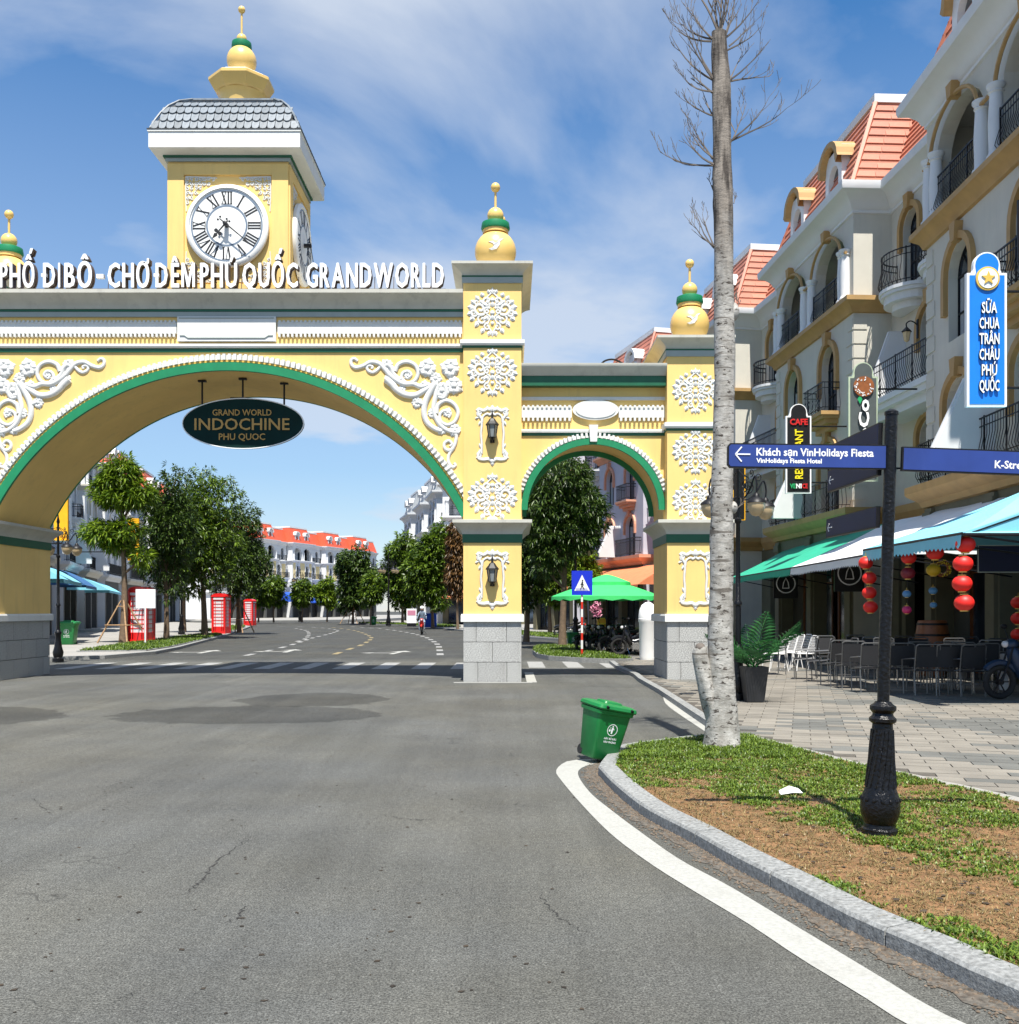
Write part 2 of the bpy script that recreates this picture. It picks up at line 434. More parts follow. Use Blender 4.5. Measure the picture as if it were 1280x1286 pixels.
_tcache = {}
def text_mesh(s, mats, extrude=0.01, bold=0.0, w=None, h=None, flat=False, res=2, center=True):
    """lettering as a mesh standing in the XZ plane, front towards -Y; fitted to a box of width w / height h"""
    key = (s, extrude, bold, w, h, str(mats), flat, center)
    if key in _tcache: return _tcache[key]
    c = bpy.data.curves.new('lettering', 'FONT')
    c.body = s; c.resolution_u = res; c.offset = bold
    c.extrude = 0.0 if flat else 1.0
    o = bpy.data.objects.new('lettering', c); col.objects.link(o)
    me = bpy.data.meshes.new_from_object(o)
    bpy.data.objects.remove(o); bpy.data.curves.remove(c)
    n = len(me.vertices)
    a = np.empty(n * 3, np.float32); me.vertices.foreach_get('co', a); a = a.reshape(-1, 3)
    lo, hi = a.min(0), a.max(0)
    sx = w / (hi[0] - lo[0]) if w else None
    sz = h / 0.70 if h else None            # h is the cap height
    if sx is None: sx = sz
    if sz is None: sz = sx
    cx = (hi[0] + lo[0]) / 2 if center else lo[0]
    out = np.empty_like(a)
    out[:, 0] = (a[:, 0] - cx) * sx
    out[:, 1] = -a[:, 2] * extrude
    out[:, 2] = a[:, 1] * sz
    me.vertices.foreach_set('co', out.ravel())
    me.materials.clear()
    ml = mats if isinstance(mats, (list, tuple)) else [mats]
    for m in ml: me.materials.append(M[m])
    if len(ml) > 1:
        me.polygons.foreach_set('material_index', [0 if abs(p.normal.y) > 0.7 else 1 for p in me.polygons])
    me.update()
    _tcache[key] = me
    return me

def bold_mesh(s, mats, extrude, b, cap):
    """heavier lettering: the outline thickened by laying slightly shifted copies over each other"""
    key = ('bold', s, extrude, b, cap, str(mats))
    if key in _tcache: return _tcache[key]
    base = text_mesh(s, mats, extrude, 0.008, None, cap)
    n = len(base.vertices); co = np.empty(n * 3, np.float32); base.vertices.foreach_get('co', co); co = co.reshape(-1, 3)
    q = MB()
    for k, (dx, dz) in enumerate(((-1, 0), (1, 0), (0, .35), (0, -.35), (-.5, .2), (.5, -.2))):
        q.add([(x + dx * b, y + .0012 * (k - 3), z + dz * b) for x, y, z in co], [tuple(p.vertices) for p in base.polygons])
    q.mi = [p.material_index for _ in range(6) for p in base.polygons]
    me = q.mesh('letter', mats)
    _tcache[key] = me
    return me

def glyph_width(s, cap):
    me = text_mesh(s, 'ink', 0.0, 0.0, None, cap, True)
    xs = [v.co.x for v in me.vertices]
    return max(xs) - min(xs)

def gp(px, py, z=0.0):
    """ground point seen at a pixel of the 1280-pixel photograph"""
    d = (EYE - z) * 1280.0 / (py - 766.0)
    return ((px - 640.0) / 1280.0 * d, d)

def fbm(x, y, sc=1.0, seed=0.0, oct=4):
    return mnoise.fractal(Vector((x * sc, y * sc, seed)), 1.0, 2.0, oct)
# ------------------------------------------------------------------ ground
def asphalt_mat():
    m, nt, b = nt_new('asphalt')
    N, L = nt.nodes, nt.links
    g = N.new('ShaderNodeNewGeometry')
    def noise(sc, det=6, rough=0.6, mapping=None):
        n = N.new('ShaderNodeTexNoise'); n.inputs['Scale'].default_value = sc; n.inputs['Detail'].default_value = det
        n.inputs['Roughness'].default_value = rough
        if mapping:
            mp = N.new('ShaderNodeMapping'); mp.inputs['Scale'].default_value = mapping
            L.new(g.outputs['Position'], mp.inputs['Vector']); L.new(mp.outputs[0], n.inputs['Vector'])
        else: L.new(g.outputs['Position'], n.inputs['Vector'])
        return n.outputs['Fac']
    def rng(v, a, b_, c, d):
        r = N.new('ShaderNodeMapRange'); r.inputs['From Min'].default_value = a; r.inputs['From Max'].default_value = b_
        r.inputs['To Min'].default_value = c; r.inputs['To Max'].default_value = d; L.new(v, r.inputs['Value']); return r.outputs[0]
    def mul(a, b_):
        r = N.new('ShaderNodeMath'); r.operation = 'MULTIPLY'; L.new(a, r.inputs[0]); L.new(b_, r.inputs[1]); return r.outputs[0]
    f = rng(noise(95, 3), 0.38, 0.62, 0.50, 1.50)                       # aggregate
    f = mul(f, rng(noise(230, 2), 0.38, 0.62, 0.60, 1.40))
    f = mul(f, rng(noise(22, 4), 0.38, 0.62, 0.86, 1.14))
    f = mul(f, rng(noise(60, 2), 0.60, 0.72, 1.0, 1.7))
    f = mul(f, rng(noise(0.5, 5), 0.36, 0.64, 0.84, 1.15))              # broad patches
    f = mul(f, rng(noise(1.0, 6, 0.7, (2.2, 0.10, 1)), 0.38, 0.64, 0.90, 1.12))  # worn along the wheel tracks
    f = mul(f, rng(noise(9, 4, 0.75), 0.66, 0.72, 1.0, 0.62))         # small dark spots
    vor = N.new('ShaderNodeTexVoronoi'); vor.feature = 'F1'; vor.inputs['Scale'].default_value = 0.6
    L.new(g.outputs['Position'], vor.inputs['Vector'])
    f = mul(f, rng(vor.outputs['Distance'], 0.0, 0.026, 0.3, 1.0))
    # two dark resurfaced patches with soft edges
    sp = N.new('ShaderNodeSeparateXYZ'); L.new(g.outputs['Position'], sp.inputs[0])
    for (cx, cy, rx, ry) in ((-4.0, 15.6, 2.0, 1.35), (-3.5, 18.2, 1.3, 1.4), (-8.7, 15.2, 2.0, 1.6)):
        vx = N.new('ShaderNodeCombineXYZ')
        ax = rng(sp.outputs['X'], cx - rx, cx + rx, -1, 1); ay = rng(sp.outputs['Y'], cy - ry, cy + ry, -1, 1)
        for r in (ax.node, ay.node): r.clamp = False
        L.new(ax, vx.inputs[0]); L.new(ay, vx.inputs[1])
        ln = N.new('ShaderNodeVectorMath'); ln.operation = 'LENGTH'; L.new(vx.outputs[0], ln.inputs[0])
        ad = N.new('ShaderNodeMath'); ad.operation = 'ADD'
        L.new(ln.outputs['Value'], ad.inputs[0]); L.new(rng(noise(1.6, 3), 0, 1, -0.3, 0.3), ad.inputs[1])
        f = mul(f, rng(ad.outputs[0], 0.97, 1.01, 0.58, 1.0))
    # fine crack lines
    w = N.new('ShaderNodeTexNoise'); w.inputs['Scale'].default_value = 0.32; w.inputs['Detail'].default_value = 5
    L.new(g.outputs['Position'], w.inputs['Vector'])
    sb = N.new('ShaderNodeMath'); sb.operation = 'SUBTRACT'; sb.inputs[1].default_value = 0.5; L.new(w.outputs['Fac'], sb.inputs[0])
    ab = N.new('ShaderNodeMath'); ab.operation = 'ABSOLUTE'; L.new(sb.outputs[0], ab.inputs[0])
    gate_ = rng(noise(0.55, 2), 0.56, 0.60, 0.0, 1.0)
    line = rng(ab.outputs[0], 0.0, 0.0022, 0.5, 0.0)
    cm = mul(line, gate_)
    inv = N.new('ShaderNodeMath'); inv.operation = 'SUBTRACT'; inv.inputs[0].default_value = 1.0; L.new(cm, inv.inputs[1])
    f = mul(f, inv.outputs[0])
    mx = N.new('ShaderNodeMixRGB'); mx.inputs['Color1'].default_value = (0.079, 0.081, 0.077, 1); mx.inputs['Color2'].default_value = (0.088, 0.086, 0.073, 1)
    L.new(rng(noise(0.22, 4), 0.4, 0.65, 0, 1), mx.inputs['Fac'])
    # surface beyond the gate is darker
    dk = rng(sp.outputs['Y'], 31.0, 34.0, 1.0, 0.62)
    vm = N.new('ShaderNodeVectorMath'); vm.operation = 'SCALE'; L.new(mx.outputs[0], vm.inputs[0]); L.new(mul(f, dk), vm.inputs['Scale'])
    L.new(vm.outputs[0], b.inputs['Base Color'])
    b.inputs['Roughness'].default_value = 0.82
    b.inputs['Specular IOR Level'].default_value = 0.3
    bm = N.new('ShaderNodeBump'); bm.inputs['Strength'].default_value = 0.55; bm.inputs['Distance'].default_value = 0.006
    L.new(noise(120, 3), bm.inputs['Height']); L.new(bm.outputs[0], b.inputs['Normal'])
    return m
M['asphalt'] = asphalt_mat()
M['paint'] = mat('road_paint_white', (0.345, 0.345, 0.32), 0.7, 40, 0.14, 0.3, 90, coords='World', dirt=0.6, dirtc=(0.22, 0.21, 0.19))
M['paintworn'] = mat('road_paint_worn', (0.28, 0.28, 0.27), 0.7, 24, 0.3, 0.3, 90, coords='World', dirt=1.0, dirtc=(0.12, 0.12, 0.12))
M['paintyellow'] = mat('road_paint_yellow', (0.24, 0.19, 0.09), 0.7, 24, 0.3, coords='World', dirt=1.0, dirtc=(0.14, 0.13, 0.11))
M['pavelight'] = mat('pale_paving', (0.28, 0.27, 0.25), 0.8, 0.6, 0.14, 0.2, 30, coords='World', dirt=0.25, dirtc=(0.22, 0.20, 0.18))
M['paver'] = mat('paver_stone', (0.195, 0.178, 0.150), 0.8, 1.3, 0.22, 0.25, 45, coords='World', island=0.11, dirt=0.35, dirtc=(0.20, 0.18, 0.16))
M['paverdark'] = mat('paver_stone_grey', (0.115, 0.115, 0.105), 0.8, 1.3, 0.22, 0.25, 45, coords='World', island=0.11)
M['paverjoint'] = mat('paver_joint', (0.075, 0.066, 0.055), 0.95, 10, 0.3, coords='World')
M['gutter'] = mat('gutter_silt', (0.098, 0.088, 0.074), 0.95, 26, 0.75, 0.9, 60, coords='World', dirt=1.0, dirtc=(0.075, 0.040, 0.018))
M['soil'] = mat('bare_soil', (0.20, 0.105, 0.045), 0.98, 10, 0.4, 0.9, 55, coords='World', dirt=0.4, dirtc=(0.11, 0.065, 0.03))

g = MB()
g.add([(-600, -30, 0), (600, -30, 0), (600, 900, 0), (-600, 900, 0)], [(0, 1, 2, 3)])
tag(g.build('road', 'asphalt'), None, None, kind='structure')

def strip(pa, pb, z, name, m, kind='structure', parent=None):
    """sheet between two polylines of equal length"""
    b = MB()
    n = len(pa)
    b.add([(x, y, z) for x, y in pa] + [(x, y, z) for x, y in pb], [(i, i + 1, n + i + 1, n + i) for i in range(n - 1)])
    o = b.build(name, m, parent)
    if kind: o['kind'] = kind
    return o

def resample(pts, step):
    out = [Vector(pts[0])]
    for a, b in zip(pts, pts[1:]):
        a, b = Vector(a), Vector(b)
        n = max(1, int((b - a).length / step))
        for i in range(1, n + 1): out.append(a.lerp(b, i / n))
    return out

def smooth_pl(pts, it=8):
    P = [Vector(p) for p in pts]; P = [P[0]] + P + [P[-1]]
    out = []
    for i in range(1, len(P) - 2):
        p0, p1, p2, p3 = P[i - 1:i + 3]
        for k in range(it):
            t = k / it
            out.append(0.5 * ((2 * p1) + (p2 - p0) * t + (2 * p0 - 5 * p1 + 4 * p2 - p3) * t * t + (3 * p1 - p0 - 3 * p2 + p3) * t ** 3))
    out.append(P[-1])
    return out

def at_len(pts, s):
    for a, b in zip(pts, pts[1:]):
        d = (b - a).length
        if s <= d: return a.lerp(b, s / d) if d > 0 else a.copy()
        s -= d
    return pts[-1].copy()
def length(pts): return sum((b - a).length for a, b in zip(pts, pts[1:]))
def even(pts, n):
    L_ = length(pts)
    return [at_len(pts, L_ * i / (n - 1)) for i in range(n)]

# white edge line sweeping round the planted island
outer = smooth_pl([(0.934, 10.926), (0.634, 10.791), (0.467, 10.163), (0.488, 9.5), (0.605, 8.245), (0.728, 7.223), (0.883, 6.426), (1.036, 5.826), (1.21, 5.202), (1.337, 4.648), (1.453, 4.242), (1.53, 3.94), (1.95, 2.9), (2.9, 1.7), (4.4, 0.5)])
inner = smooth_pl([(0.914, 10.608), (0.748, 10.356), (0.664, 9.887), (0.703, 8.918), (0.816, 8.092), (0.948, 7.283), (1.088, 6.522), (1.266, 5.905), (1.418, 5.264), (1.54, 4.749), (1.64, 4.326), (1.754, 3.94), (2.25, 3.05), (3.1, 1.95), (4.5, 0.8)])
NL = 60
OE, IE = even(outer, NL), even(inner, NL)
strip(OE, IE, 0.004, 'road_edge_line', 'paint')
# silt in the gutter between the line and the kerb
kerb_base = smooth_pl([(1.6, 11.75), (1.2, 11.3), (0.882, 10.024), (0.872, 9.626), (0.923, 8.828), (1.044, 7.803), (1.243, 6.992), (1.368, 6.379), (1.538, 5.712), (1.702, 5.022), (1.848, 4.648), (1.95, 4.284), (2.07, 4.008), (2.4, 3.5), (2.9, 3.0), (4.2, 1.8), (5.6, 1.0)])
KB = even(kerb_base, 90)
gb = even([p for p in KB if p.y < 10.75], 240)
_nb = [(gb[min(i + 1, 239)] - gb[max(i - 1, 0)]).normalized() for i in range(240)]
ga = [p + Vector((t.y, -t.x)) * (.115 + .06 * fbm(p.x, p.y, 2.2, 8) + .05 * fbm(p.x, p.y, 11, 6)) for p, t in zip(gb, _nb)]
strip(ga, gb, 0.0035, 'gutter', 'gutter')

# kerb stones round the island, each a stone of its own
KW, KH = 0.165, 0.10
back = smooth_pl([(1.60, 11.75), (2.2, 12.25), (2.75, 12.55)])
full = list(reversed(even(back, 10))) [:-1] + list(KB)
Lk = length(full)
base_path = even(full, 120)
# dark bedding mortar under the stones
def offset_poly(pts, d):
    out = []
    for i, p in enumerate(pts):
        t = (pts[min(i + 1, len(pts) - 1)] - pts[max(i - 1, 0)]).normalized()
        out.append(p + Vector((-t.y, t.x)) * d)
    return out
bed = MB()
a_, b_ = offset_poly(base_path, 0.012), offset_poly(base_path, KW - 0.012)
n = len(a_)
bed.add([(p.x, p.y, 0.0) for p in a_] + [(p.x, p.y, KH - 0.02) for p in a_] + [(p.x, p.y, KH - 0.02) for p in b_] + [(p.x, p.y, 0.0) for p in b_],
        [(k * n + i, k * n + i + 1, (k + 1) * n + i + 1, (k + 1) * n + i) for k in range(3) for i in range(n - 1)])
kerb = bed.build('kerb', 'joint'); kerb['kind'] = 'structure'
s = 0.0
while s < Lk - 0.2:
    e = min(s + 1.08, Lk)
    q = [at_len(full, s + 0.006 + (e - s - 0.012) * i / 4) for i in range(5)]
    ia = offset_poly(q, 0.0); ic = offset_poly(q, 0.014); ib = offset_poly(q, KW)
    st = MB()
    prof = [(ia, 0.0), (ia, KH - 0.022), (ic, KH - 0.004), (ib, KH + 0.006), (ib, 0.0)]
    vs = [(p.x, p.y, z) for arr, z in prof for p in arr]
    fs = [(k * 5 + i, k * 5 + i + 1, (k + 1) * 5 + i + 1, (k + 1) * 5 + i) for k in range(4) for i in range(4)]
    fs += [tuple(k * 5 for k in range(5)), tuple(k * 5 + 4 for k in range(4, -1, -1))]
    st.add(vs, fs).build('kerb_stone', 'kerb', kerb)
    s = e

# island soil, grass and litter
isl_in = offset_poly(base_path, KW - 0.01)
isl_back = [Vector(p) for p in ((6.3, 1.3), (5.4, 4.4), (4.72, 6.2), (4.03, 8.06), (3.35, 10.2), (2.75, 12.45))]
poly = [p for p in isl_in] + isl_back
def inside(x, y, poly):
    c = False; j = len(poly) - 1
    for i in range(len(poly)):
        xi, yi = poly[i]; xj, yj = poly[j]
        if (yi > y) != (yj > y) and x < (xj - xi) * (y - yi) / (yj - yi) + xi: c = not c
        j = i
    return c
def soil_h(x, y): return 0.088 + 0.010 * fbm(x, y, 0.9, 3) + 0.007 * fbm(x, y, 6, 5)
gs, nx, ny = 0.12, 52, 104
x0_, y0_ = 0.5, 0.6
vs, ids, fs = [], {}, []
for j in range(ny + 1):
    for i in range(nx + 1):
        x, y = x0_ + i * gs, y0_ + j * gs
        ids[i, j] = len(vs); vs.append((x, y, soil_h(x, y)))
for j in range(ny):
    for i in range(nx):
        cx_, cy_ = x0_ + (i + .5) * gs, y0_ + (j + .5) * gs
        if inside(cx_, cy_, poly): fs.append((ids[i, j], ids[i + 1, j], ids[i + 1, j + 1], ids[i, j + 1]))
so = MB(); so.add(vs, fs)
# an even rim closes the stepped grid edge
rim = MB()
cpt = [sum((p.x for p in poly)) / len(poly), sum((p.y for p in poly)) / len(poly)]
pr = poly
rim_in = [(p.x, p.y, 0.083) for p in pr]
rim.v = rim_in; rim.f = [tuple(range(len(pr)))]; rim.mi = [0]
rim.build('soil', 'soil')['kind'] = 'structure'
so.build('soil_mound', 'soil', smooth=True)['kind'] = 'structure'

def blades(name, pts, hgt, wid, mname, seed=1, per=5, lean=0.6, parent=None):
    """pts: n x 3 tuft roots, scale in pts[:,3]; each tuft has some bent blades"""
    rs = np.random.RandomState(seed)
    n = len(pts)
    P = np.repeat(pts, per, axis=0)
    k = len(P)
    az = rs.uniform(0, 2 * np.pi, k); ln = rs.uniform(0.15, lean, k)
    h = hgt * P[:, 3] * rs.uniform(0.6, 1.3, k); w = wid * rs.uniform(0.7, 1.3, k)
    dx, dy = np.cos(az), np.sin(az)
    root = P[:, :3] + np.stack([dx, dy, 0 * dx], 1) * rs.uniform(0, 0.02, k)[:, None]
    side = np.stack([-dy, dx, 0 * dx], 1) * w[:, None]
    mid = root + np.stack([dx * ln * h * .4, dy * ln * h * .4, h * .6], 1)
    tip = root + np.stack([dx * ln * h, dy * ln * h, h * (1 - .25 * ln)], 1)
    V = np.stack([root - side, root + side, mid + side * .8, mid - side * .8, tip], 1).reshape(-1, 3)
    b0 = np.arange(k) * 5
    tri = np.stack([b0, b0 + 1, b0 + 2, b0, b0 + 2, b0 + 3, b0 + 3, b0 + 2, b0 + 4], 1).ravel()
    me = raw_mesh(name, V, tri, 3, mname)
    o = place(name, me, parent); o['kind'] = 'stuff'
    return o

rs = np.random.RandomState(3)
def bare(x, y):
    """bare strip worn through the lawn, as in the photograph (0 grass .. 1 bare)"""
    d = 1.55 + (y - 7.5) * -0.36
    pts = ((1.30, 8.1), (1.64, 7.0), (2.13, 5.9), (2.62, 5.0), (3.5, 4.0), (4.5, 3.2))
    dm = 9
    for (ax, ay), (bx, by) in zip(pts, pts[1:]):
        t = max(0, min(1, ((x - ax) * (bx - ax) + (y - ay) * (by - ay)) / ((bx - ax) ** 2 + (by - ay) ** 2)))
        dm = min(dm, math.hypot(x - ax - t * (bx - ax), y - ay - t * (by - ay)))
    return max(0.0, min(1.0, (0.50 + 0.22 * fbm(x, y, 1.8, 1) - dm) / 0.16))
P_, D_ = [], []
for _ in range(95000):
    y = 1.6 + (rs.rand() ** 1.15) * 11.0; x = rs.uniform(0.8, 6.0)
    if not inside(x, y, poly): continue
    nn = fbm(x, y, 1.7, 9) + 0.55 * fbm(x, y, 5.5, 4)
    edge = 0.30 if y > 8.8 else 0.12
    if rs.rand() < .12: D_.append((x, y, soil_h(x, y), 1.1))
    keep = nn * .8 + edge + .07 + (0.15 if y > 9.5 else 0) - 1.0 * bare(x, y)
    r_ = rs.rand() * 0.42 - 0.06
    if keep + .20 > r_: P_.append((x, y, soil_h(x, y) - 0.006, 0.7 + 0.5 * min(1, max(0, keep)) + (0.45 if y > 10.3 else 0)))
    elif rs.rand() < 0.95: D_.append((x, y, soil_h(x, y) - 0.003, 0.6))
blades('grass', np.array(P_), 0.036, 0.0058, 'grassblade', 5, 4, 1.5)
blades('dry_grass', np.array(D_), 0.026, 0.0024, 'drygrass', 6, 3, 4.0)
lit = MB()
random.seed(5)
lit.add([(0, 0, 0), (.1, -.02, .02), (.19, .02, .01), (.17, .09, .035), (.09, .07, .06), (.01, .08, .02)], [(0, 1, 4), (1, 2, 3), (1, 3, 4), (0, 4, 5)])
def scatter(name, pts, m, smin, smax, seed, flat=.4):
    r = np.random.RandomState(seed); n = len(pts); P = np.array(pts)
    s_ = r.uniform(smin, smax, n); a = r.uniform(0, 2 * np.pi, n); V = []
    base = np.array([(1, 0, 0), (0, .7, 0), (-1, .1, 0), (-.1, -.75, 0), (0, 0, 1)])
    ca, sa = np.cos(a), np.sin(a)
    v = np.empty((n, 5, 3))
    for k in range(5):
        bx, by, bz = base[k]
        j = r.uniform(.7, 1.2, n)
        v[:, k, 0] = P[:, 0] + s_ * j * (bx * ca - by * sa); v[:, k, 1] = P[:, 1] + s_ * j * (bx * sa + by * ca); v[:, k, 2] = P[:, 2] + s_ * bz * flat
    b0 = np.arange(n) * 5
    tri = np.stack([b0, b0 + 1, b0 + 4, b0 + 1, b0 + 2, b0 + 4, b0 + 2, b0 + 3, b0 + 4, b0 + 3, b0, b0 + 4], 1).ravel()
    o = place(name, raw_mesh(name, v.reshape(-1, 3), tri, 3, m)); o['kind'] = 'stuff'; return o
M['pebble'] = mat('grit', (0.16, 0.12, 0.085), 0.95, 20, 0.3, coords='World', island=0.5)
M['deadleaf'] = mat('dead_leaf', (0.045, 0.032, 0.02), 0.85, 20, 0.3, coords='World', island=0.5)
pts_ = []
for _ in range(5200):
    k = rs.randint(0, len(KB) - 1); t_ = rs.rand() ** 2 * .6
    p, nrm_ = KB[k].lerp(KB[k + 1], rs.rand()), (KB[k + 1] - KB[k]).normalized()
    q = p + Vector((nrm_.y, -nrm_.x)) * (t_ * .30)
    if q.y > 1.5: pts_.append((q.x, q.y, .004))
scatter('gravel', pts_, 'pebble', .003, .013, 11, .6)
pts_ = [(rs.uniform(1, 5.5), 1.6 + 10.6 * rs.rand()) for _ in range(1500)]
scatter('fallen_leaves', [(x, y, soil_h(x, y) + .01) for x, y in pts_ if inside(x, y, poly)], 'deadleaf', .008, .028, 12, .25)
pts_ = [(x * y, y, .003) for x, y in ((rs.uniform(-.55, .1), 2.6 + 20 * rs.rand() ** 1.4) for _ in range(520))]
scatter('road_grit', pts_, 'deadleaf', .004, .022, 13, .2)
x, y = gp(980, 996, .12)
tag(place('litter', lit.mesh('litter', 'litter'), None, (x, y, soil_h(x, y) + .015)), 'crumpled white paper lying on the grass left of the signpost foot', 'litter')

# crossing stripes in the shade of the gate, lane marks and arrows beyond
st_me = MB().quad((0, 0, 0), (.46, 0, 0), (.46, 3.3, 0), (0, 3.3, 0)).mesh('crossing_stripe', 'paintworn')
road = bpy.data.objects['road']
for i in range(15):
    x = -12.3 + i * 1.07
    if -1.5 < x < 0.28: continue
    place('crossing_stripe', st_me, road, (x, 27.5 + (0 if x < 0 else .6), .004))
dash = MB().quad((-.07, 0, 0), (.07, 0, 0), (.07, 1.5, 0), (-.07, 1.5, 0)).mesh('lane_dash', 'paintworn')
def dashes(pts, mname='paint', me=dash, step=2.6, sc=1.0):
    pts = smooth_pl(pts); L_ = length(pts); s = 0
    while s < L_:
        a, b = at_len(pts, s), at_len(pts, s + .5)
        d = b - a
        if d.length > 1e-4:
            place('lane_dash', me, road, (a.x, a.y, .0045), (0, 0, math.atan2(d.y, d.x) - PI / 2), (sc, 1, 1))
        s += step
dashes([(-9.2, 35.5), (-9.8, 45), (-11.2, 58), (-12.2, 70), (-14, 82), (-19, 95), (-28, 104)], sc=1.6, step=3.6)
dashes([gp(553, 823), gp(551, 812), gp(545, 806), gp(533, 800), gp(512, 794.5), gp(480, 790), gp(440, 787)], sc=1.8, step=3.6)
dashY = MB().quad((-.09, 0, 0), (.09, 0, 0), (.09, 1.9, 0), (-.09, 1.9, 0)).mesh('centre_dash', 'paintyellow')
dashes([gp(420, 822), gp(437, 816), gp(452, 811), gp(463, 805), gp(466, 800.5), gp(455, 795), gp(440, 791), gp(415, 788)], me=dashY, sc=1.2, step=4.2)
dashes([gp(373, 806), gp(384, 802), gp(388, 796), gp(384, 792), gp(372, 789.5)], sc=1.7, step=4.0)
arw = MB()
arw.add([(-.1, 0, 0), (.1, 0, 0), (.1, 1.9, 0), (.42, 1.9, 0), (0, 3.0, 0), (-.42, 1.9, 0), (-.1, 1.9, 0)], [(0, 1, 2, 6), (2, 3, 4, 5, 6)])
arw.add([(-.1, .8, 0), (-.1, 1.1, 0), (-.9, 1.1, 0), (-.9, 1.35, 0), (-1.35, .95, 0), (-.9, .55, 0), (-.9, .8, 0)], [(0, 1, 2, 6), (2, 3, 4, 5, 6)])
arm = arw.mesh('lane_arrow', 'paint')
for (px, py) in ((262, 819), (366, 818), (496, 820)):
    x, y = gp(px, py)
    place('lane_arrow', arm, road, (x, y - 1.2, .0045), (0, 0, R(4 if px < 400 else -4)))
# meandering cracks in the old asphalt, lying as thin dark seams
M['crack'] = mat('crack_tar', (0.028, 0.027, 0.026), 0.95, 20, 0.4, coords='World')
def crack(pts, w, seed):
    r = random.Random(seed); P = smooth_pl([gp(*p) for p in pts], 14)
    L, Rr = [], []
    for i, p in enumerate(P):
        t = (P[min(i + 1, len(P) - 1)] - P[max(i - 1, 0)]).normalized(); nn = Vector((-t.y, t.x))
        q = p + nn * r.uniform(-.02, .02); ww = .65 * w * r.uniform(.15, 1.0) * math.sin(PI * (i + .6) / (len(P) + .2))
        L.append(q + nn * ww); Rr.append(q - nn * ww)
    strip(L, Rr, 0.003, 'road_crack', 'crack')
crack([(196, 1128), (232, 1122), (252, 1108), (268, 1088), (300, 1062), (333, 1045)], .011, 1)
crack([(282, 1160), (300, 1152), (308, 1138)], .012, 2)
crack([(1, 1010), (40, 1004), (60, 1018), (110, 1012)], .008, 3)
crack([(676, 1118), (690, 1142), (712, 1158), (740, 1174)], .009, 4)
crack([(480, 1024), (520, 1030), (545, 1029)], .014, 5)
crack([(135, 1262), (160, 1252), (172, 1245)], .006, 6)
# white strip along the plaza edge and round the middle pier
wa = smooth_pl([gp(795, 842), gp(822, 862), gp(832, 872), gp(838, 886), gp(884, 918), gp(905, 932)])
wb = smooth_pl([gp(803, 842), gp(836, 860), gp(850, 872), gp(856, 884), gp(900, 914), gp(925, 929)])
strip(even(wa, 24), even(wb, 24), 0.004, 'road_edge_line', 'paint')
pw = MB()
pw.box(-1.22, 22.28, 0.0, 0.5, 22.40, 0.012); pw.box(0.38, 22.40, 0, 0.60, 25.9, 0.012)
pw.build('road_edge_line', 'paint')['kind'] = 'structure'
lw = MB(); lw.quad((-14.5, 21.95, .004), (-11.4, 24.7, .004), (-11.4, 25.0, .004), (-14.5, 22.25, .004))
lw.build('road_edge_line', 'paint')['kind'] = 'structure'

# plaza on the right: base slab and pavers
ZP = 0.06
edge = [(3.15, 31.5), (3.02, 27.5), (3.08, 24.2), (3.0, 22.6), (2.98, 19.4), (2.88, 15.9), (2.80, 12.9), (2.84, 12.45)]
base = edge + [(3.35, 10.25), (4.06, 8.12), (4.75, 6.25), (5.44, 4.4), (6.4, 1.2), (7.5, -3), (22, -3), (22, 33), (6, 42), (3.6, 42), (3.4, 35)]
b = MB(); b.prism(base, 0.0, ZP - 0.012, 'z')
plaza = b.build('pavement', 'paverjoint'); plaza['kind'] = 'structure'
# pale flush edging strip that borders the lawn
strip([Vector(p) for p in ((2.84, 12.45), (3.35, 10.25), (4.06, 8.12), (4.75, 6.25), (5.44, 4.4), (6.4, 1.2))],
      [Vector(p) for p in ((3.0, 12.5), (3.52, 10.3), (4.24, 8.2), (4.95, 6.3), (5.64, 4.45), (6.6, 1.25))], ZP + 0.003, 'pavement_edging', 'pavelight')
UB = MB().box(-.5, -.5, 0, .5, .5, 1)
unit = UB.mesh('paver', 'paver'); unitd = UB.mesh('paver', 'paverdark')
bpoly = [Vector(p) for p in base]
PT = []
TW, TL = 0.44, 0.22
ang = R(-16)
ca, sa = math.cos(ang), math.sin(ang)
for j in range(-14, 205):
    for i in range(-48, 55):
        u = i * TW + (TW / 2 if j % 2 else 0); v = j * TL
        x, y = 4 + u * ca - v * sa, 4 + u * sa + v * ca
        if y < 3.0 or y > 34 or x > 10.3: continue
        if x / y > 0.56: continue
        if inside(x, y, bpoly) and all(inside(x + a * ca - b_ * sa, y + a * sa + b_ * ca, bpoly) for a in (-.2, .2) for b_ in (-.1, .1)):
            PT.append((x, y))
PT.sort(key=lambda p: p[1])
rr = random.Random(4)
rest = [MB(), MB()]
for k, (x, y) in enumerate(PT):
    dk = 1 if (fbm(x, y, 0.55, 12) > 0.22 or rr.random() < 0.07) else 0
    z = ZP - 0.02 + rr.uniform(-.002, .002)
    if k < 300:
        place('paver', unitd if dk else unit, plaza, (x, y, z), (rr.uniform(-.004, .004), rr.uniform(-.004, .004), ang), (TW - .012, TL - .012, 0.022))
    else:
        rest[dk].M = Matrix.Translation((x, y, z)) @ Matrix.Rotation(ang, 4, 'Z')
        rest[dk].box(-(TW - .012) / 2, -(TL - .012) / 2, 0, (TW - .012) / 2, (TL - .012) / 2, 0.022)
for i, nm in ((0, 'paver'), (1, 'paverdark')):
    rest[i].build('paving', nm, plaza)['kind'] = 'stuff'
ks = MB()
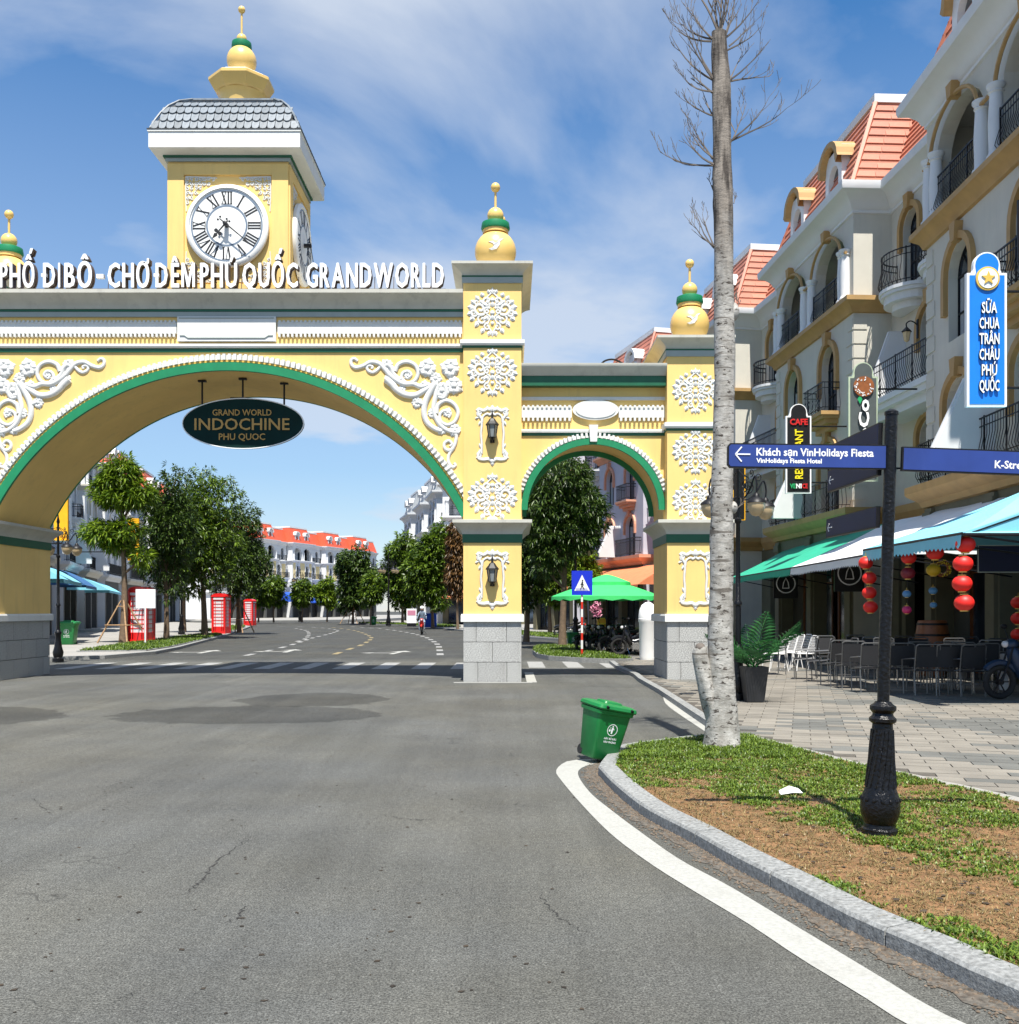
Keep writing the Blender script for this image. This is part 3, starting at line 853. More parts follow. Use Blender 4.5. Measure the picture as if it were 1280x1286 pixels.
EV = resample([Vector(p) for p in edge], .8)
for a, c in zip(EV, EV[1:]):
    t = (c - a).normalized(); nrm = Vector((t.y, -t.x)) * 0.14
    q = MB(); a2, c2 = a + t * .006, c - t * .006
    q.prism([tuple(a2), tuple(c2), tuple(c2 - nrm * -1), tuple(a2 - nrm * -1)], 0, ZP + .03, 'z')
    q.build('kerb_stone', 'kerb', plaza)

# pavements, verges and small islands beyond the gate
def slab(name, pts, z, m, kerbm='kerb', kw=.18):
    if sum(a[0] * b[1] - b[0] * a[1] for a, b in zip(pts, pts[1:] + pts[:1])) < 0: pts = list(reversed(pts))
    b = MB(); b.prism(pts, 0, z, 'z', 0); 
    o = b.build(name, m); o['kind'] = 'structure'
    P3 = [Vector(p) for p in pts]
    k = MB(); k.sweep([tuple(p) for p in P3], [(0.0, 0.0), (0.02, 0.0), (0.02, z + .015), (-kw, z + .015), (-kw, 0)], 0, closed=True)
    k.build('kerb_edge', kerbm, o)
    return o
LP = [(-13.2, 33.2), (-12.7, 36.5), (-13.3, 41), (-14.6, 48), (-16.8, 60), (-19.2, 72), (-23.4, 92), (-30, 112), (-40, 124), (-52, 130), (-70, 120), (-40, 60), (-22, 30), (-16, 31)]
LP = list(reversed(LP))
slab('pavement', LP, .1, 'pavelight')
RP = [(4.6, 49), (3.2, 50.5), (1.2, 56), (-1.3, 66), (-3.6, 76), (-6.5, 88), (-11, 101), (-17, 111), (-19, 118), (-17, 128), (-14, 160), (30, 190), (60, 90), (24, 49)]
slab('pavement', list(reversed(RP))[::-1], .1, 'pavelight')
FP = [(-100, 128), (-60, 136), (-40, 141), (-28, 150), (-21, 165), (-20, 190), (-30, 300), (-160, 300)]
slab('pavement', FP, .1, 'pavelight')
M['lawn'] = mat('lawn_ground', (0.055, 0.095, 0.018), 0.95, 9, 0.5, 0.8, 60, coords='World')
def lawn(label_, pts, z, ntuft, seed, sc=1.0):
    o = slab('lawn', pts, z, 'lawn', kw=.12)
    P2 = [Vector(p) for p in pts]
    xs = [p.x for p in P2]; ys = [p.y for p in P2]
    r = np.random.RandomState(seed); out = []
    while len(out) < ntuft:
        x, y = r.uniform(min(xs), max(xs)), r.uniform(min(ys), max(ys))
        if inside(x, y, P2): out.append((x, y, z, r.uniform(.7, 1.3)))
    blades('grass', np.array(out), 0.085 * sc, 0.012 * sc, 'grassblade', seed, 4, 1.0)
island_pts = [(0.85, 36.8), (0.92, 34.0), (1.25, 32.2), (2.2, 30.9), (3.2, 30.2), (3.7, 30.6), (3.4, 33), (2.9, 38.5), (2.5, 42.3), (1.6, 42.8), (1.0, 40.5)]
lawn('', island_pts, .13, 3000, 21)
lawn('', [(-15.4, 36.3), (-13.2, 37.0), (-13.6, 41), (-14.8, 48), (-16.9, 60), (-17.9, 62.5), (-18.6, 61.5), (-17.6, 52), (-16.4, 43)], .13, 5200, 22, 1.2)
lawn('', [(-19.0, 69), (-19.3, 71), (-22.8, 88), (-23.9, 92), (-25, 90), (-22.6, 78), (-21, 69)], .13, 1500, 23, 1.8)
lawn('', [(3.9, 49.6), (2.8, 51.6), (1.5, 56), (-1.1, 66), (-3.3, 75.5), (-1.2, 76), (1, 68), (3.3, 58), (6.5, 51), (6.5, 49.6)], .13, 3000, 24, 1.6)
lawn('', [(-6.2, 87), (-10.7, 100.5), (-16.5, 110.5), (-15.5, 113), (-9, 103), (-4.2, 88)], .13, 1500, 25, 2.2)
# ------------------------------------------------------------------ the gate
GY = 22.5
K = GY / 1280.0
def gx(px): return (px - 640) * K
def gz(py): return EYE + (766 - py) * K

def spiral(cx, cz, r, turns, a0, dirn=1, n=22, tail=0.12):
    pts = []
    for i in range(n + 1):
        t = i / n
        rr_ = r * (1 - t * (1 - tail))
        a = a0 + dirn * turns * 2 * PI * t
        pts.append((cx + rr_ * math.cos(a), cz + rr_ * math.sin(a)))
    return pts
def relief(mb, pts, r0, r1=None, n=6, flat=0.7, y=0.0):
    r1 = r0 if r1 is None else r1
    k = len(pts)
    mb.tube([(p[0], y, p[1]) for p in pts], [r0 + (r1 - r0) * i / (k - 1) for i in range(k)], n, flat=flat)
def catmull(pts, n=6):
    P = [pts[0]] + list(pts) + [pts[-1]]
    out = []
    for i in range(1, len(P) - 2):
        p0, p1, p2, p3 = [Vector(q) for q in P[i - 1:i + 3]]
        for k in range(n):
            t = k / n
            out.append(tuple(0.5 * ((2 * p1) + (p2 - p0) * t + (2 * p0 - 5 * p1 + 4 * p2 - p3) * t * t + (3 * p1 - p0 - 3 * p2 + p3) * t ** 3)))
    out.append(tuple(pts[-1]))
    return out
def leaf(mb, cx, cz, a, ln, wd, y=0.0, th=0.03):
    """pointed, ridged leaf lying on the wall"""
    ca, sa = math.cos(a), math.sin(a)
    def q(u, v, h): return (cx + u * ca - v * sa, y - h, cz + u * sa + v * ca)
    vs = [q(0, 0, .004)]
    fs = []
    N_ = 5
    for i in range(1, N_):
        t = i / N_; w = wd * math.sin(PI * t ** 0.8) * .5 * (1.0 if i % 2 else .82)
        vs += [q(ln * t, -w, 0.0), q(ln * t, 0, th * math.sin(PI * t) + .004), q(ln * t, w, 0.0)]
    vs.append(q(ln, 0, 0.0))
    fs += [(0, 1, 2), (0, 2, 3)]
    for i in range(N_ - 2):
        a_ = 1 + 3 * i
        fs += [(a_, a_ + 3, a_ + 4, a_ + 1), (a_ + 1, a_ + 4, a_ + 5, a_ + 2)]
    e = 1 + 3 * (N_ - 2)
    fs += [(e, len(vs) - 1, e + 1), (e + 1, len(vs) - 1, e + 2)]
    mb.add(vs, fs)
def lobed(mb, cx, cz, r, n, a0=0.0, y=0.0):
    for i in range(n):
        a = a0 + 2 * PI * i / n
        leaf(mb, cx, cz, a, r * (1.0 if i % 2 else .86), r * 1.05, y, r * .24)
        mb.ball(cx + r * .55 * math.cos(a + PI / n), y, cz + r * .55 * math.sin(a + PI / n), r * .26, 7, 5)
    mb.ball(cx, y, cz, r * .34, 8, 5)

# lozenge ornament (about 1.0 x 1.05 m), built once
lz = MB()
for sx in (1, -1):
    mir = lambda pts: [(sx * p[0], p[1]) for p in pts]
    for (c, r, tu, a, d, w) in (((.27, .07), .15, 1.35, -2.2, 1, .030), ((.22, -.17), .125, 1.3, 2.0, -1, .026), ((.115, .245), .10, 1.3, -1.9, 1, .024),
                                ((.11, -.33), .085, 1.2, 1.9, -1, .022), ((.41, -.02), .085, 1.2, -2.6, 1, .024), ((.34, .21), .06, 1.1, -2, 1, .02),
                                ((.12, .02), .09, 1.2, 2.4, -1, .022), ((.33, -.27), .055, 1.1, 2, -1, .02)):
        relief(lz, mir(spiral(c[0], c[1], r, tu, a, d, 16)), w * 1.2, w * .95, 6, 1.0)
    for (x, z, a, l, w) in ((.40, .08, .25, .14, .09), (.42, -.02, -.25, .13, .08), (.38, .17, .75, .12, .08), (.30, .25, 1.0, .12, .07), (.20, .33, 1.1, .10, .07),
                            (.30, -.22, -.9, .13, .07), (.39, -.11, -.6, .12, .08), (.18, -.36, -1.0, .12, .07), (.06, .40, 1.2, .10, .06), (.05, -.42, -1.2, .11, .06),
                            (.10, .12, .5, .14, .08), (.08, -.10, -.6, .14, .08), (.20, .16, .9, .12, .07)):
        leaf(lz, sx * x, z, a if sx > 0 else PI - a, l * 1.15, w * 1.7, 0.0, .04)
    relief(lz, mir(catmull([(.02, -.44), (.10, -.28), (.05, -.12), (.16, 0), (.06, .14), (.12, .30), (.02, .42)], 5)), .02, .02, 6, 1.0)
for a in (PI / 2, PI / 2 - .45, PI / 2 + .45):
    leaf(lz, 0, .40, a, .16 if a == PI / 2 else .12, .07, 0, .03)
for a in (-PI / 2, -PI / 2 - .4, -PI / 2 + .4):
    leaf(lz, 0, -.42, a, .15 if a == -PI / 2 else .10, .06, 0, .03)
lz.ball(0, 0, .27, .05, 8, 6); lz.ball(0, 0, -.02, .055, 8, 6); lz.ball(0, 0, -.25, .04, 8, 6)
for z in (.16, -.13): leaf(lz, 0, z - .06, PI / 2, .16, .10, 0, .04)
LOZ = lz.mesh('scroll_ornament', 'relief', smooth=True, ang=60)

# scrolled frame round the wall lanterns (0.66 x 1.2 m)
fr = MB()
for sx in (1, -1):
    mir = lambda pts: [(sx * p[0], p[1]) for p in pts]
    relief(fr, mir(catmull([(.24, -.42), (.235, -.2), (.25, 0), (.235, .2), (.24, .38)], 5)), .030, .030, 6, 1)
    relief(fr, mir(catmull([(0, .53), (.10, .57), (.20, .53), (.31, .56), (.30, .45), (.25, .36)], 5)), .040, .032, 6, 1)
    relief(fr, mir(catmull([(0, .48), (.06, .44), (.12, .46), (.20, .40), (.22, .28)], 5)), .030, .02, 6, 1)
    relief(fr, mir(catmull([(0, -.60), (.08, -.54), (.20, -.55), (.31, -.52), (.30, -.42), (.25, -.34)], 5)), .042, .032, 6, 1)
    relief(fr, mir(spiral(.28, .47, .065, 1.2, -1, 1, 12)), .024, .018, 6, 1)
    relief(fr, mir(spiral(.28, -.45, .06, 1.2, 1, -1, 12)), .024, .018, 6, 1)
    for (x, z, a, l) in ((.29, .50, .6, .10), (.30, .38, -.3, .09), (.29, -.47, -.6, .09), (.10, .56, 1.3, .08), (.26, .30, -1.2, .12), (.26, -.30, 1.3, .12)):
        leaf(fr, sx * x, z, a if sx > 0 else PI - a, l, .06, 0, .03)
leaf(fr, 0, .54, PI / 2, .12, .10, 0, .04); leaf(fr, 0, -.58, -PI / 2, .12, .10, 0, .04)
fr.ball(0, 0, .56, .045, 8, 6); fr.ball(0, 0, -.58, .05, 8, 6)
FRAME = fr.mesh('scroll_frame', 'relief', smooth=True, ang=60)

# big spandrel ornament traced in its own centre lines
def cpt(x, y): return (gx(430 + x / 4.288), gz(320 + y / 4.288))
sp = MB()
def sc_(pts, r0, r1=None, n=8, fl=1.0):
    relief(sp, catmull([cpt(*p) for p in pts], n), r0 * K / 4.288, (r1 or r0) * K / 4.288, 8, fl)
sc_([(78, 566), (60, 553), (44, 563), (46, 588), (70, 602), (110, 592), (150, 572), (195, 580), (225, 610), (250, 640)], 8, 15)
sc_([(205, 590), (185, 615), (160, 628), (135, 618), (130, 600), (142, 590), (158, 597), (155, 608)], 10, 8)
sc_([(232, 665), (262, 690), (290, 722), (335, 748), (390, 752), (440, 725), (480, 700), (512, 682)], 22, 13)
sc_([(250, 640), (285, 668), (330, 690), (380, 690), (420, 705), (470, 692)], 17, 12)
sc_([(240, 585), (262, 605), (270, 630), (285, 650), (310, 668)], 16, 12)
sc_([(282, 622), (300, 585), (345, 570), (390, 590), (405, 635), (385, 675), (345, 685), (318, 660), (325, 630), (352, 622), (368, 640), (356, 655)], 13, 8)
sc_([(500, 690), (470, 735), (445, 790), (438, 850), (455, 900), (500, 935), (535, 945)], 20, 13)
sc_([(515, 690), (500, 760), (490, 830), (510, 890), (545, 930), (590, 950), (630, 952)], 15, 12)
sc_([(505, 850), (515, 805), (555, 780), (600, 800), (622, 845), (605, 893), (565, 912), (528, 893), (525, 855), (550, 835), (580, 850), (572, 872)], 13, 8)
sc_([(545, 690), (560, 730), (545, 765), (515, 760)], 16, 12)
sc_([(612, 955), (612, 990), (600, 1030), (575, 1050), (550, 1038), (550, 1010), (572, 998), (588, 1014), (580, 1028)], 11, 8)
sc_([(600, 1035), (575, 1070), (570, 1110), (590, 1140), (608, 1132), (600, 1118)], 10, 8)
sc_([(440, 800), (410, 790), (385, 770)], 14, 10)
def lobedc(x, y, r, n, a0):
    p = cpt(x, y); lobed(sp, p[0], p[1], r * K / 4.288, n, a0)
for (x, y, r, n_, a0) in ((455, 605, 60, 6, .3), (580, 605, 62, 7, .1), (600, 700, 58, 6, .5), (535, 725, 55, 7, 0), (400, 790, 38, 5, .7), (238, 590, 42, 5, 1.0),
                       (350, 645, 26, 5, 0), (565, 845, 30, 5, 0), (605, 940, 42, 5, .4), (480, 850, 30, 4, .3), (320, 715, 26, 4, 0), (245, 660, 30, 4, 2.4), (530, 940, 32, 4, 1), (440, 700, 34, 5, .2), (500, 660, 40, 6, .9)):
    lobedc(x, y, r, n_, a0)

gate = thing('entrance_gate', 'yellow and white arched gate with green arch bands and scroll reliefs spanning the road', 'gate', (0, 0, 0))

Z_ST, Z_SPR0, Z_SPR1, Z_TOPS = 1.336, 3.08, 3.59, 9.23
unit_block = MB().box(-.5, 0, 0, .5, 1, 1).mesh('stone_block', 'granite')
def stones(parent, x0, x1, y, z0, z1, seed=0, axis='x', flip=1):
    """courses of granite blocks on a face; axis x: face looks -Y at y; axis y: face looks +-X at x=y"""
    L_ = x1 - x0
    rows = ((0, .25, .75, 1), (0, .5, 1), (0, .22, .74, 1))
    reps = max(1, round(L_ / 1.28))
    for r in range(3):
        za, zb = z0 + (z1 - z0) * r / 3, z0 + (z1 - z0) * (r + 1) / 3
        cuts = sorted({round(c / reps + k_ / reps, 4) for k_ in range(reps) for c in rows[r]})
        if reps > 1: cuts = [c for c in cuts if not (0 < c < 1 and abs((c * reps) % 1) < 1e-3 and r != 1)]
        for a, c in zip(cuts, cuts[1:]):
            ua, uc = x0 + L_ * a + .006, x0 + L_ * c - .006
            if axis == 'x':
                place('stone_block', unit_block, parent, ((ua + uc) / 2, y, za + .006), (0, 0, 0), (uc - ua, .035, zb - za - .012))
            else:
                place('stone_block', unit_block, parent, (y, (ua + uc) / 2, za + .006), (0, 0, R(90) * flip), (uc - ua, .035, zb - za - .012))

COVE = [(.02, 0), (.03, .03), (.04, .06), (.07, .10), (.13, .16), (.20, .21), (.23, .225), (.23, .29)]
def pier(x0, x1, y0, y1, ztop, label, faces, mid_strings, spring=True, ext=0.0):
    p = MB().box(x0, y0, Z_ST, x1, y1, ztop - .3).build('pier', 'yellow', gate, label=label)
    MB().box(x0 + .035, y0 + .035, 0, x1 - .035, y1 - .035, Z_ST).build('stone_base', 'joint', p)
    # blocks on all four sides
    stones(p, x0, x1, y0, 0.0, Z_ST)
    o_ = [c for c in KID[p.name]]
    stones(p, y0 + .03, y1 - .03, x0 + .035, 0.0, Z_ST, axis='y', flip=1)
    stones(p, y0 + .03, y1 - .03, x1 - .035, 0.0, Z_ST, axis='y', flip=-1)
    b = MB(); b.ring(x0, x1, y0, y1, [(0, Z_ST), (.055, Z_ST), (.055, Z_ST + .13), (.04, Z_ST + .17), (0, Z_ST + .17)])
    b.build('plinth', 'white', p)
    if spring:
        MB().ring(x0, x1, y0, y1, [(0, Z_SPR0), (.022, Z_SPR0), (.022, Z_SPR0 + .19), (0, Z_SPR0 + .19)]).build('green_band', 'darkgreen', p)
        MB().ring(x0, x1, y0, y1, [(0, Z_SPR0 + .19)] + [(o, Z_SPR0 + .19 + z * 1.06) for o, z in COVE] + [(0, Z_SPR1 + .01)]).build('spring_cornice', 'trimgrey', p, smooth=True, ang=30)
    for z in mid_strings:
        MB().ring(x0, x1, y0, y1, [(0, z + .05), (.05, z + .05), (.07, z + .09), (.07, z + .17), (0, z + .19)]).build('string_course', 'white', p)
        MB().ring(x0, x1, y0, y1, [(0, z), (.025, z), (.025, z + .048), (0, z + .048)]).build('green_band', 'darkgreen', p)
    z = ztop - .42
    MB().ring(x0, x1, y0, y1, [(0, z), (.03, z), (.03, z + .13), (0, z + .13)]).build('frieze_band', 'bluegrey', p)
    MB().ring(x0, x1, y0, y1, [(0, z + .132), (.035, z + .132), (.035, z + .165), (0, z + .165)]).build('green_band', 'darkgreen', p)
    MB().ring(x0, x1, y0, y1, [(0, z + .167)] + [(o * 1.08, z + .167 + zz * .86) for o, zz in COVE] + [(0, ztop + .0)]).build('capital', 'trimgrey', p, smooth=True, ang=30)
    return p
MX0, MX1 = gx(582), gx(655)
mid = pier(MX0, MX1, GY, GY + 3.0, Z_TOPS, 'middle pier with two lanterns on its face', None, [gz(437)])
RX0, RX1 = gx(838), gx(907)
right = pier(RX0, RX1, GY, GY + 2.1, gz(424), 'low right pier behind the bare tree', None, [gz(541)])
left = pier(-12.77, -11.49, GY, GY + 3.0, Z_TOPS, 'left pier standing in its own shade', None, [gz(437)])
xm = (MX0 + MX1) / 2; xr = (RX0 + RX1) / 2
def orn(name, me, par, x, z, s=1.0, y=GY):
    return place(name, me, par, (x, y - .004, z), (0, 0, 0), (s, .7, s))
for par, x in ((mid, xm), (left, -12.13)):
    orn('scroll_ornament', LOZ, par, x, gz(392), 1.0)
    orn('scroll_ornament', LOZ, par, x, gz(467), 1.0)
    orn('scroll_ornament', LOZ, par, x, gz(625), 1.0)
    orn('scroll_frame', FRAME, par, x, gz(546))
    orn('scroll_frame', FRAME, par, x, gz(727))
for py in (491, 567, 630):
    orn('scroll_ornament', LOZ, right, xr + .02, gz(py), .93)
orn('scroll_frame', FRAME, right, xr + .02, gz(727))

# main arch wall
ACX, AHW, ARISE = -6.255, 5.235, 3.32
ARR = (AHW ** 2 + ARISE ** 2) / (2 * ARISE)
ACZ = gz(464) - ARR
half = math.asin(AHW / ARR)
WY0, WY1 = GY + .12, GY + 2.9
def arch_wall(cx, cz, r, h, x0, x1, ztop, y0, y1, zs, n=64):
    b = MB()
    pts = [(cx + r * math.sin(-h + 2 * h * i / n), cz + r * math.cos(-h + 2 * h * i / n)) for i in range(n + 1)]
    if zs < pts[0][1] - .01:
        pts = [(pts[0][0], zs)] + pts + [(pts[-1][0], zs)]
    for (xa, za), (xb, zb) in zip(pts, pts[1:]):
        if xb - xa > 1e-6:
            b.quad((xa, y0, za), (xb, y0, zb), (xb, y0, ztop), (xa, y0, ztop))
            b.quad((xa, y1, za), (xb, y1, zb), (xb, y1, ztop), (xa, y1, ztop))
        b.quad((xa, y0, za), (xa, y1, za), (xb, y1, zb), (xb, y0, zb))
    for (a, c) in ((x0, pts[0][0]), (pts[-1][0], x1)):
        if c - a > 1e-4:
            b.quad((a, y0, zs), (c, y0, zs), (c, y0, ztop), (a, y0, ztop)); b.quad((a, y1, zs), (c, y1, zs), (c, y1, ztop), (a, y1, ztop))
    b.quad((x0, y0, ztop), (x1, y0, ztop), (x1, y1, ztop), (x0, y1, ztop))
    return b
def arc_band(cx, cz, r0, r1, h, y0, y1, n=72, zs=None, mi=0):
    b = MB()
    P_ = []
    if zs is not None: P_.append((-1, None))
    ring_ = []
    for i in range(n + 1):
        a = -h + 2 * h * i / n
        ring_.append((cx + r0 * math.sin(a), cz + r0 * math.cos(a), cx + r1 * math.sin(a), cz + r1 * math.cos(a)))
    if zs is not None:
        ring_ = [(cx - r0, zs, cx - r1, zs)] + ring_ + [(cx + r0, zs, cx + r1, zs)]
    for p, q in zip(ring_, ring_[1:]):
        b.add([(p[0], y0, p[1]), (p[2], y0, p[3]), (q[2], y0, q[3]), (q[0], y0, q[1]), (p[0], y1, p[1]), (p[2], y1, p[3]), (q[2], y1, q[3]), (q[0], y1, q[1])],
              [(0, 1, 2, 3), (1, 5, 6, 2), (0, 3, 7, 4)], mi)
    return b
ZMT = 8.10
aw = arch_wall(ACX, ACZ, ARR, half - .002, -11.49, MX0, ZMT + .45, WY0, WY1, Z_SPR1)
awall = aw.build('arch_wall', 'yellow', gate)
for (y0_, y1_) in ((WY0 - .085, WY0), (WY1, WY1 + .06)):
    arc_band(ACX, ACZ, ARR - .01, ARR + .17, half - .012, y0_, y1_).build('green_arch_band', 'green', awall, smooth=True, ang=30)
arc_band(ACX, ACZ, ARR + .185, ARR + .215, half - .03, WY0 - .05, WY0).build('gold_bead', 'gold', awall)
arc_band(ACX, ACZ, ARR + .235, ARR + .345, half - .045, WY0 - .025, WY0).build('dentil_backing', 'white', awall)
def arc_dentils(cx, cz, r0, r1, h, y0, y1, n, w):
    b = MB()
    for i in range(n):
        a = -h + 2 * h * (i + .5) / n
        b.M = Matrix.Translation((cx, 0, cz)) @ Matrix.Rotation(a, 4, 'Y')
        b.box(-w / 2, y0, r0, w / 2, y1, r1)
    return b
ND = int(2 * half * (ARR + .3) / .125)
arc_dentils(ACX, ACZ, ARR + .225, ARR + .355, half - .05, WY0 - .095, WY0 - .024, ND, .066).build('dentils', 'white', awall)['kind'] = 'stuff'

# entablature of the main arch
X0, X1 = -11.49, MX0
def cornice(parent, x0, x1, yf, prof, name, m, smooth=False):
    b = MB(); b.sweep([(x0, yf), (x1, yf)], prof, cap=True)
    return b.build(name, m, parent, smooth=smooth, ang=30)
cornice(awall, X0, X1, WY0, [(0, gz(441)), (.03, gz(441)), (.03, gz(436.5)), (0, gz(436.5))], 'green_band', 'darkgreen')
cornice(awall, X0, X1, WY0, [(0, gz(436)), (.06, gz(436)), (.08, gz(434)), (.08, gz(431)), (0, gz(430))], 'string_course', 'white')
cornice(awall, X0, X1, WY0, [(0, 8.09), (.05, 8.09), (.05, 8.20), (0, 8.20)], 'frieze_band', 'bluegrey')
cornice(awall, X0, X1, WY0, [(0, 8.203), (.06, 8.203), (.06, 8.255), (0, 8.255)], 'green_band', 'darkgreen')
cornice(awall, X0, X1, WY0, [(0, 8.258)] + [(.05 + o * 1.35, 8.258 + z * 1.22) for o, z in COVE] + [(0, 8.62)], 'cornice', 'trimgrey', True)
MB().box(X0, WY0 + .001, 8.56, X1, WY1, 8.60).build('roof_slab', 'trimgrey', awall)
def dentil_board(parent, x0, x1, yf, zb, zt, step=.094):
    MB().box(x0, yf - .05, zb, x1, yf, zt).build('dentil_board', 'white', parent)
    d = MB(); n = int((x1 - x0) / step)
    for i in range(n):
        x = x0 + (i + .25) * (x1 - x0) / n
        d.box(x, yf - .085, zb - .075, x + step * .52, yf - .001, zb + .02)
        d.box(x, yf - .075, zt - .03, x + step * .52, yf - .001, zt + .025)
    d.build('dentils', 'white', parent)['kind'] = 'stuff'
cx0, cx1 = gx(222), gx(346)
dentil_board(awall, X0 + .02, cx0 - .03, WY0, gz(418), gz(403))
dentil_board(awall, cx1 + .03, X1 - .03, WY0, gz(418), gz(403))
ct = MB(); ct.box(cx0, WY0 - .09, gz(428), cx1, WY0, gz(397)); cart = ct.build('cartouche', 'white', awall)
ct = MB(); ct.tube([(cx0 + .06, WY0 - .095, gz(421)), (cx0 + .16, WY0 - .095, gz(421)), (cx0 + .24, WY0 - .095, gz(424)), (cx1 - .24, WY0 - .095, gz(424)), (cx1 - .16, WY0 - .095, gz(421)), (cx1 - .06, WY0 - .095, gz(421))], .014, 6)
ct.tube([(cx0 + .04, WY0 - .095, gz(399)), (cx1 - .04, WY0 - .095, gz(399))], .014, 6)
ct.build('cartouche_bead', 'bluegrey', cart)
SPM = sp.mesh('spandrel_scrollwork', 'relief', smooth=True, ang=60)
place('spandrel_scrollwork', SPM, awall, (0, WY0 - .002, 0), (0, 0, 0), (1, .85, 1))
place('spandrel_scrollwork', SPM, awall, (2 * ACX, WY0 - .002, 0), (0, 0, 0), (-1, .85, 1))

# side arch between the middle and the right pier
SY0, SY1 = GY + .35, GY + 1.95
KS = SY0 / 1280
def sx_(px): return (px - 640) * KS
def sz_(py): return EYE + (766 - py) * KS
SCX = (MX1 + RX0) / 2 - .02
SR, SCZ = (RX0 - MX1) / 2 + .0, 3.80
SCX = (MX1 + RX0) / 2
SR = (RX0 - MX1) / 2 - .0
SRZ = SR
SRr = SR - .02
ZS_T = sz_(473)
sw = arch_wall(SCX, sz_(552) - SRr, SRr, PI / 2 - .002, MX1, RX0, ZS_T, SY0, SY1, Z_SPR1).build('side_arch_wall', 'yellow', gate)
SCZ = sz_(552) - SRr
arc_band(SCX, SCZ, SRr - .12, SRr + .02, PI / 2 - .002, SY0 - .08, SY0 - .001, 40).build('green_arch_band', 'green', sw, smooth=True, ang=30)
arc_band(SCX, SCZ, SRr - .12, SRr + .0, PI / 2 - .002, SY1 + .001, SY1 + .06, 40).build('green_arch_band', 'green', sw, smooth=True, ang=30)
arc_band(SCX, SCZ, SRr + .035, SRr + .13, PI / 2 - .25, SY0 - .025, SY0 - .001, 40).build('dentil_backing', 'white', sw)
arc_dentils(SCX, SCZ, SRr + .03, SRr + .14, PI / 2 - .26, SY0 - .09, SY0 - .024, 44, .05).build('dentils', 'white', sw)['kind'] = 'stuff'
cornice(sw, MX1 + .001, RX0 - .001, SY0, [(0, sz_(547.5)), (.03, sz_(547.5)), (.03, sz_(544)), (0, sz_(544))], 'green_band', 'darkgreen')
cornice(sw, MX1 + .001, RX0 - .001, SY0, [(0, sz_(543.8)), (.06, sz_(543.8)), (.07, sz_(541)), (0, sz_(539.5))], 'string_course', 'white')
cornice(sw, MX1 + .001, RX0 - .001, SY0, [(0, sz_(503)), (.05, sz_(503)), (.05, sz_(499)), (0, sz_(499))], 'picture_rail', 'white')
cornice(sw, MX1 + .001, RX0 - .001, SY0, [(0, sz_(487)), (.22, sz_(487)), (.22, sz_(475)), (0, sz_(475))], 'green_band', 'darkgreen')
cornice(sw, MX1 + .001, RX0 - .001, SY0, [(0, sz_(474.8)), (.24, sz_(474.8)), (.28, sz_(471)), (.36, sz_(466)), (.38, sz_(464)), (.38, sz_(461)), (0, sz_(461))], 'cornice', 'trimgrey', True)
dentil_board(sw, MX1 + .01, sx_(718), SY0, sz_(525), sz_(511))
dentil_board(sw, sx_(777), RX0 - .01, SY0, sz_(525), sz_(511))
ov = MB(); n_ = 28
oc, oz, orx, orz = sx_(748), sz_(515.5), .52, .225
pl = [(oc + orx * math.cos(2 * PI * i / n_) , oz + orz * math.sin(2 * PI * i / n_)) for i in range(n_)]
ov.prism(pl, SY0 - .07, SY0 - .001, 'y'); cov = ov.build('oval_cartouche', 'white', sw)
ov = MB(); ov.prism([(oc + (p[0] - oc) * .86, oz + (p[1] - oz) * .82) for p in pl], SY0 - .085, SY0 - .071, 'y'); ov.build('oval_panel', 'relief', cov)
kst = MB(); kx = sx_(745)
kst.prism([(kx - .10, sz_(535)), (kx + .10, sz_(535)), (kx + .075, sz_(556)), (kx - .075, sz_(556))], SY0 - .16, SY0 - .001, 'y')
kst.build('keystone', 'relief', sw)
# drain hose looping over the low roof
hz_ = MB(); hz_.tube([(p[0], SY0 + .7, p[1]) for p in catmull([(sx_(757), sz_(462)), (sx_(757), sz_(452)), (sx_(763), sz_(444)), (sx_(775), sz_(442)), (sx_(788), sz_(448)), (sx_(800), sz_(457)), (sx_(812), sz_(460))], 5)], .022, 6)
hz_.build('hose', 'black', gate)

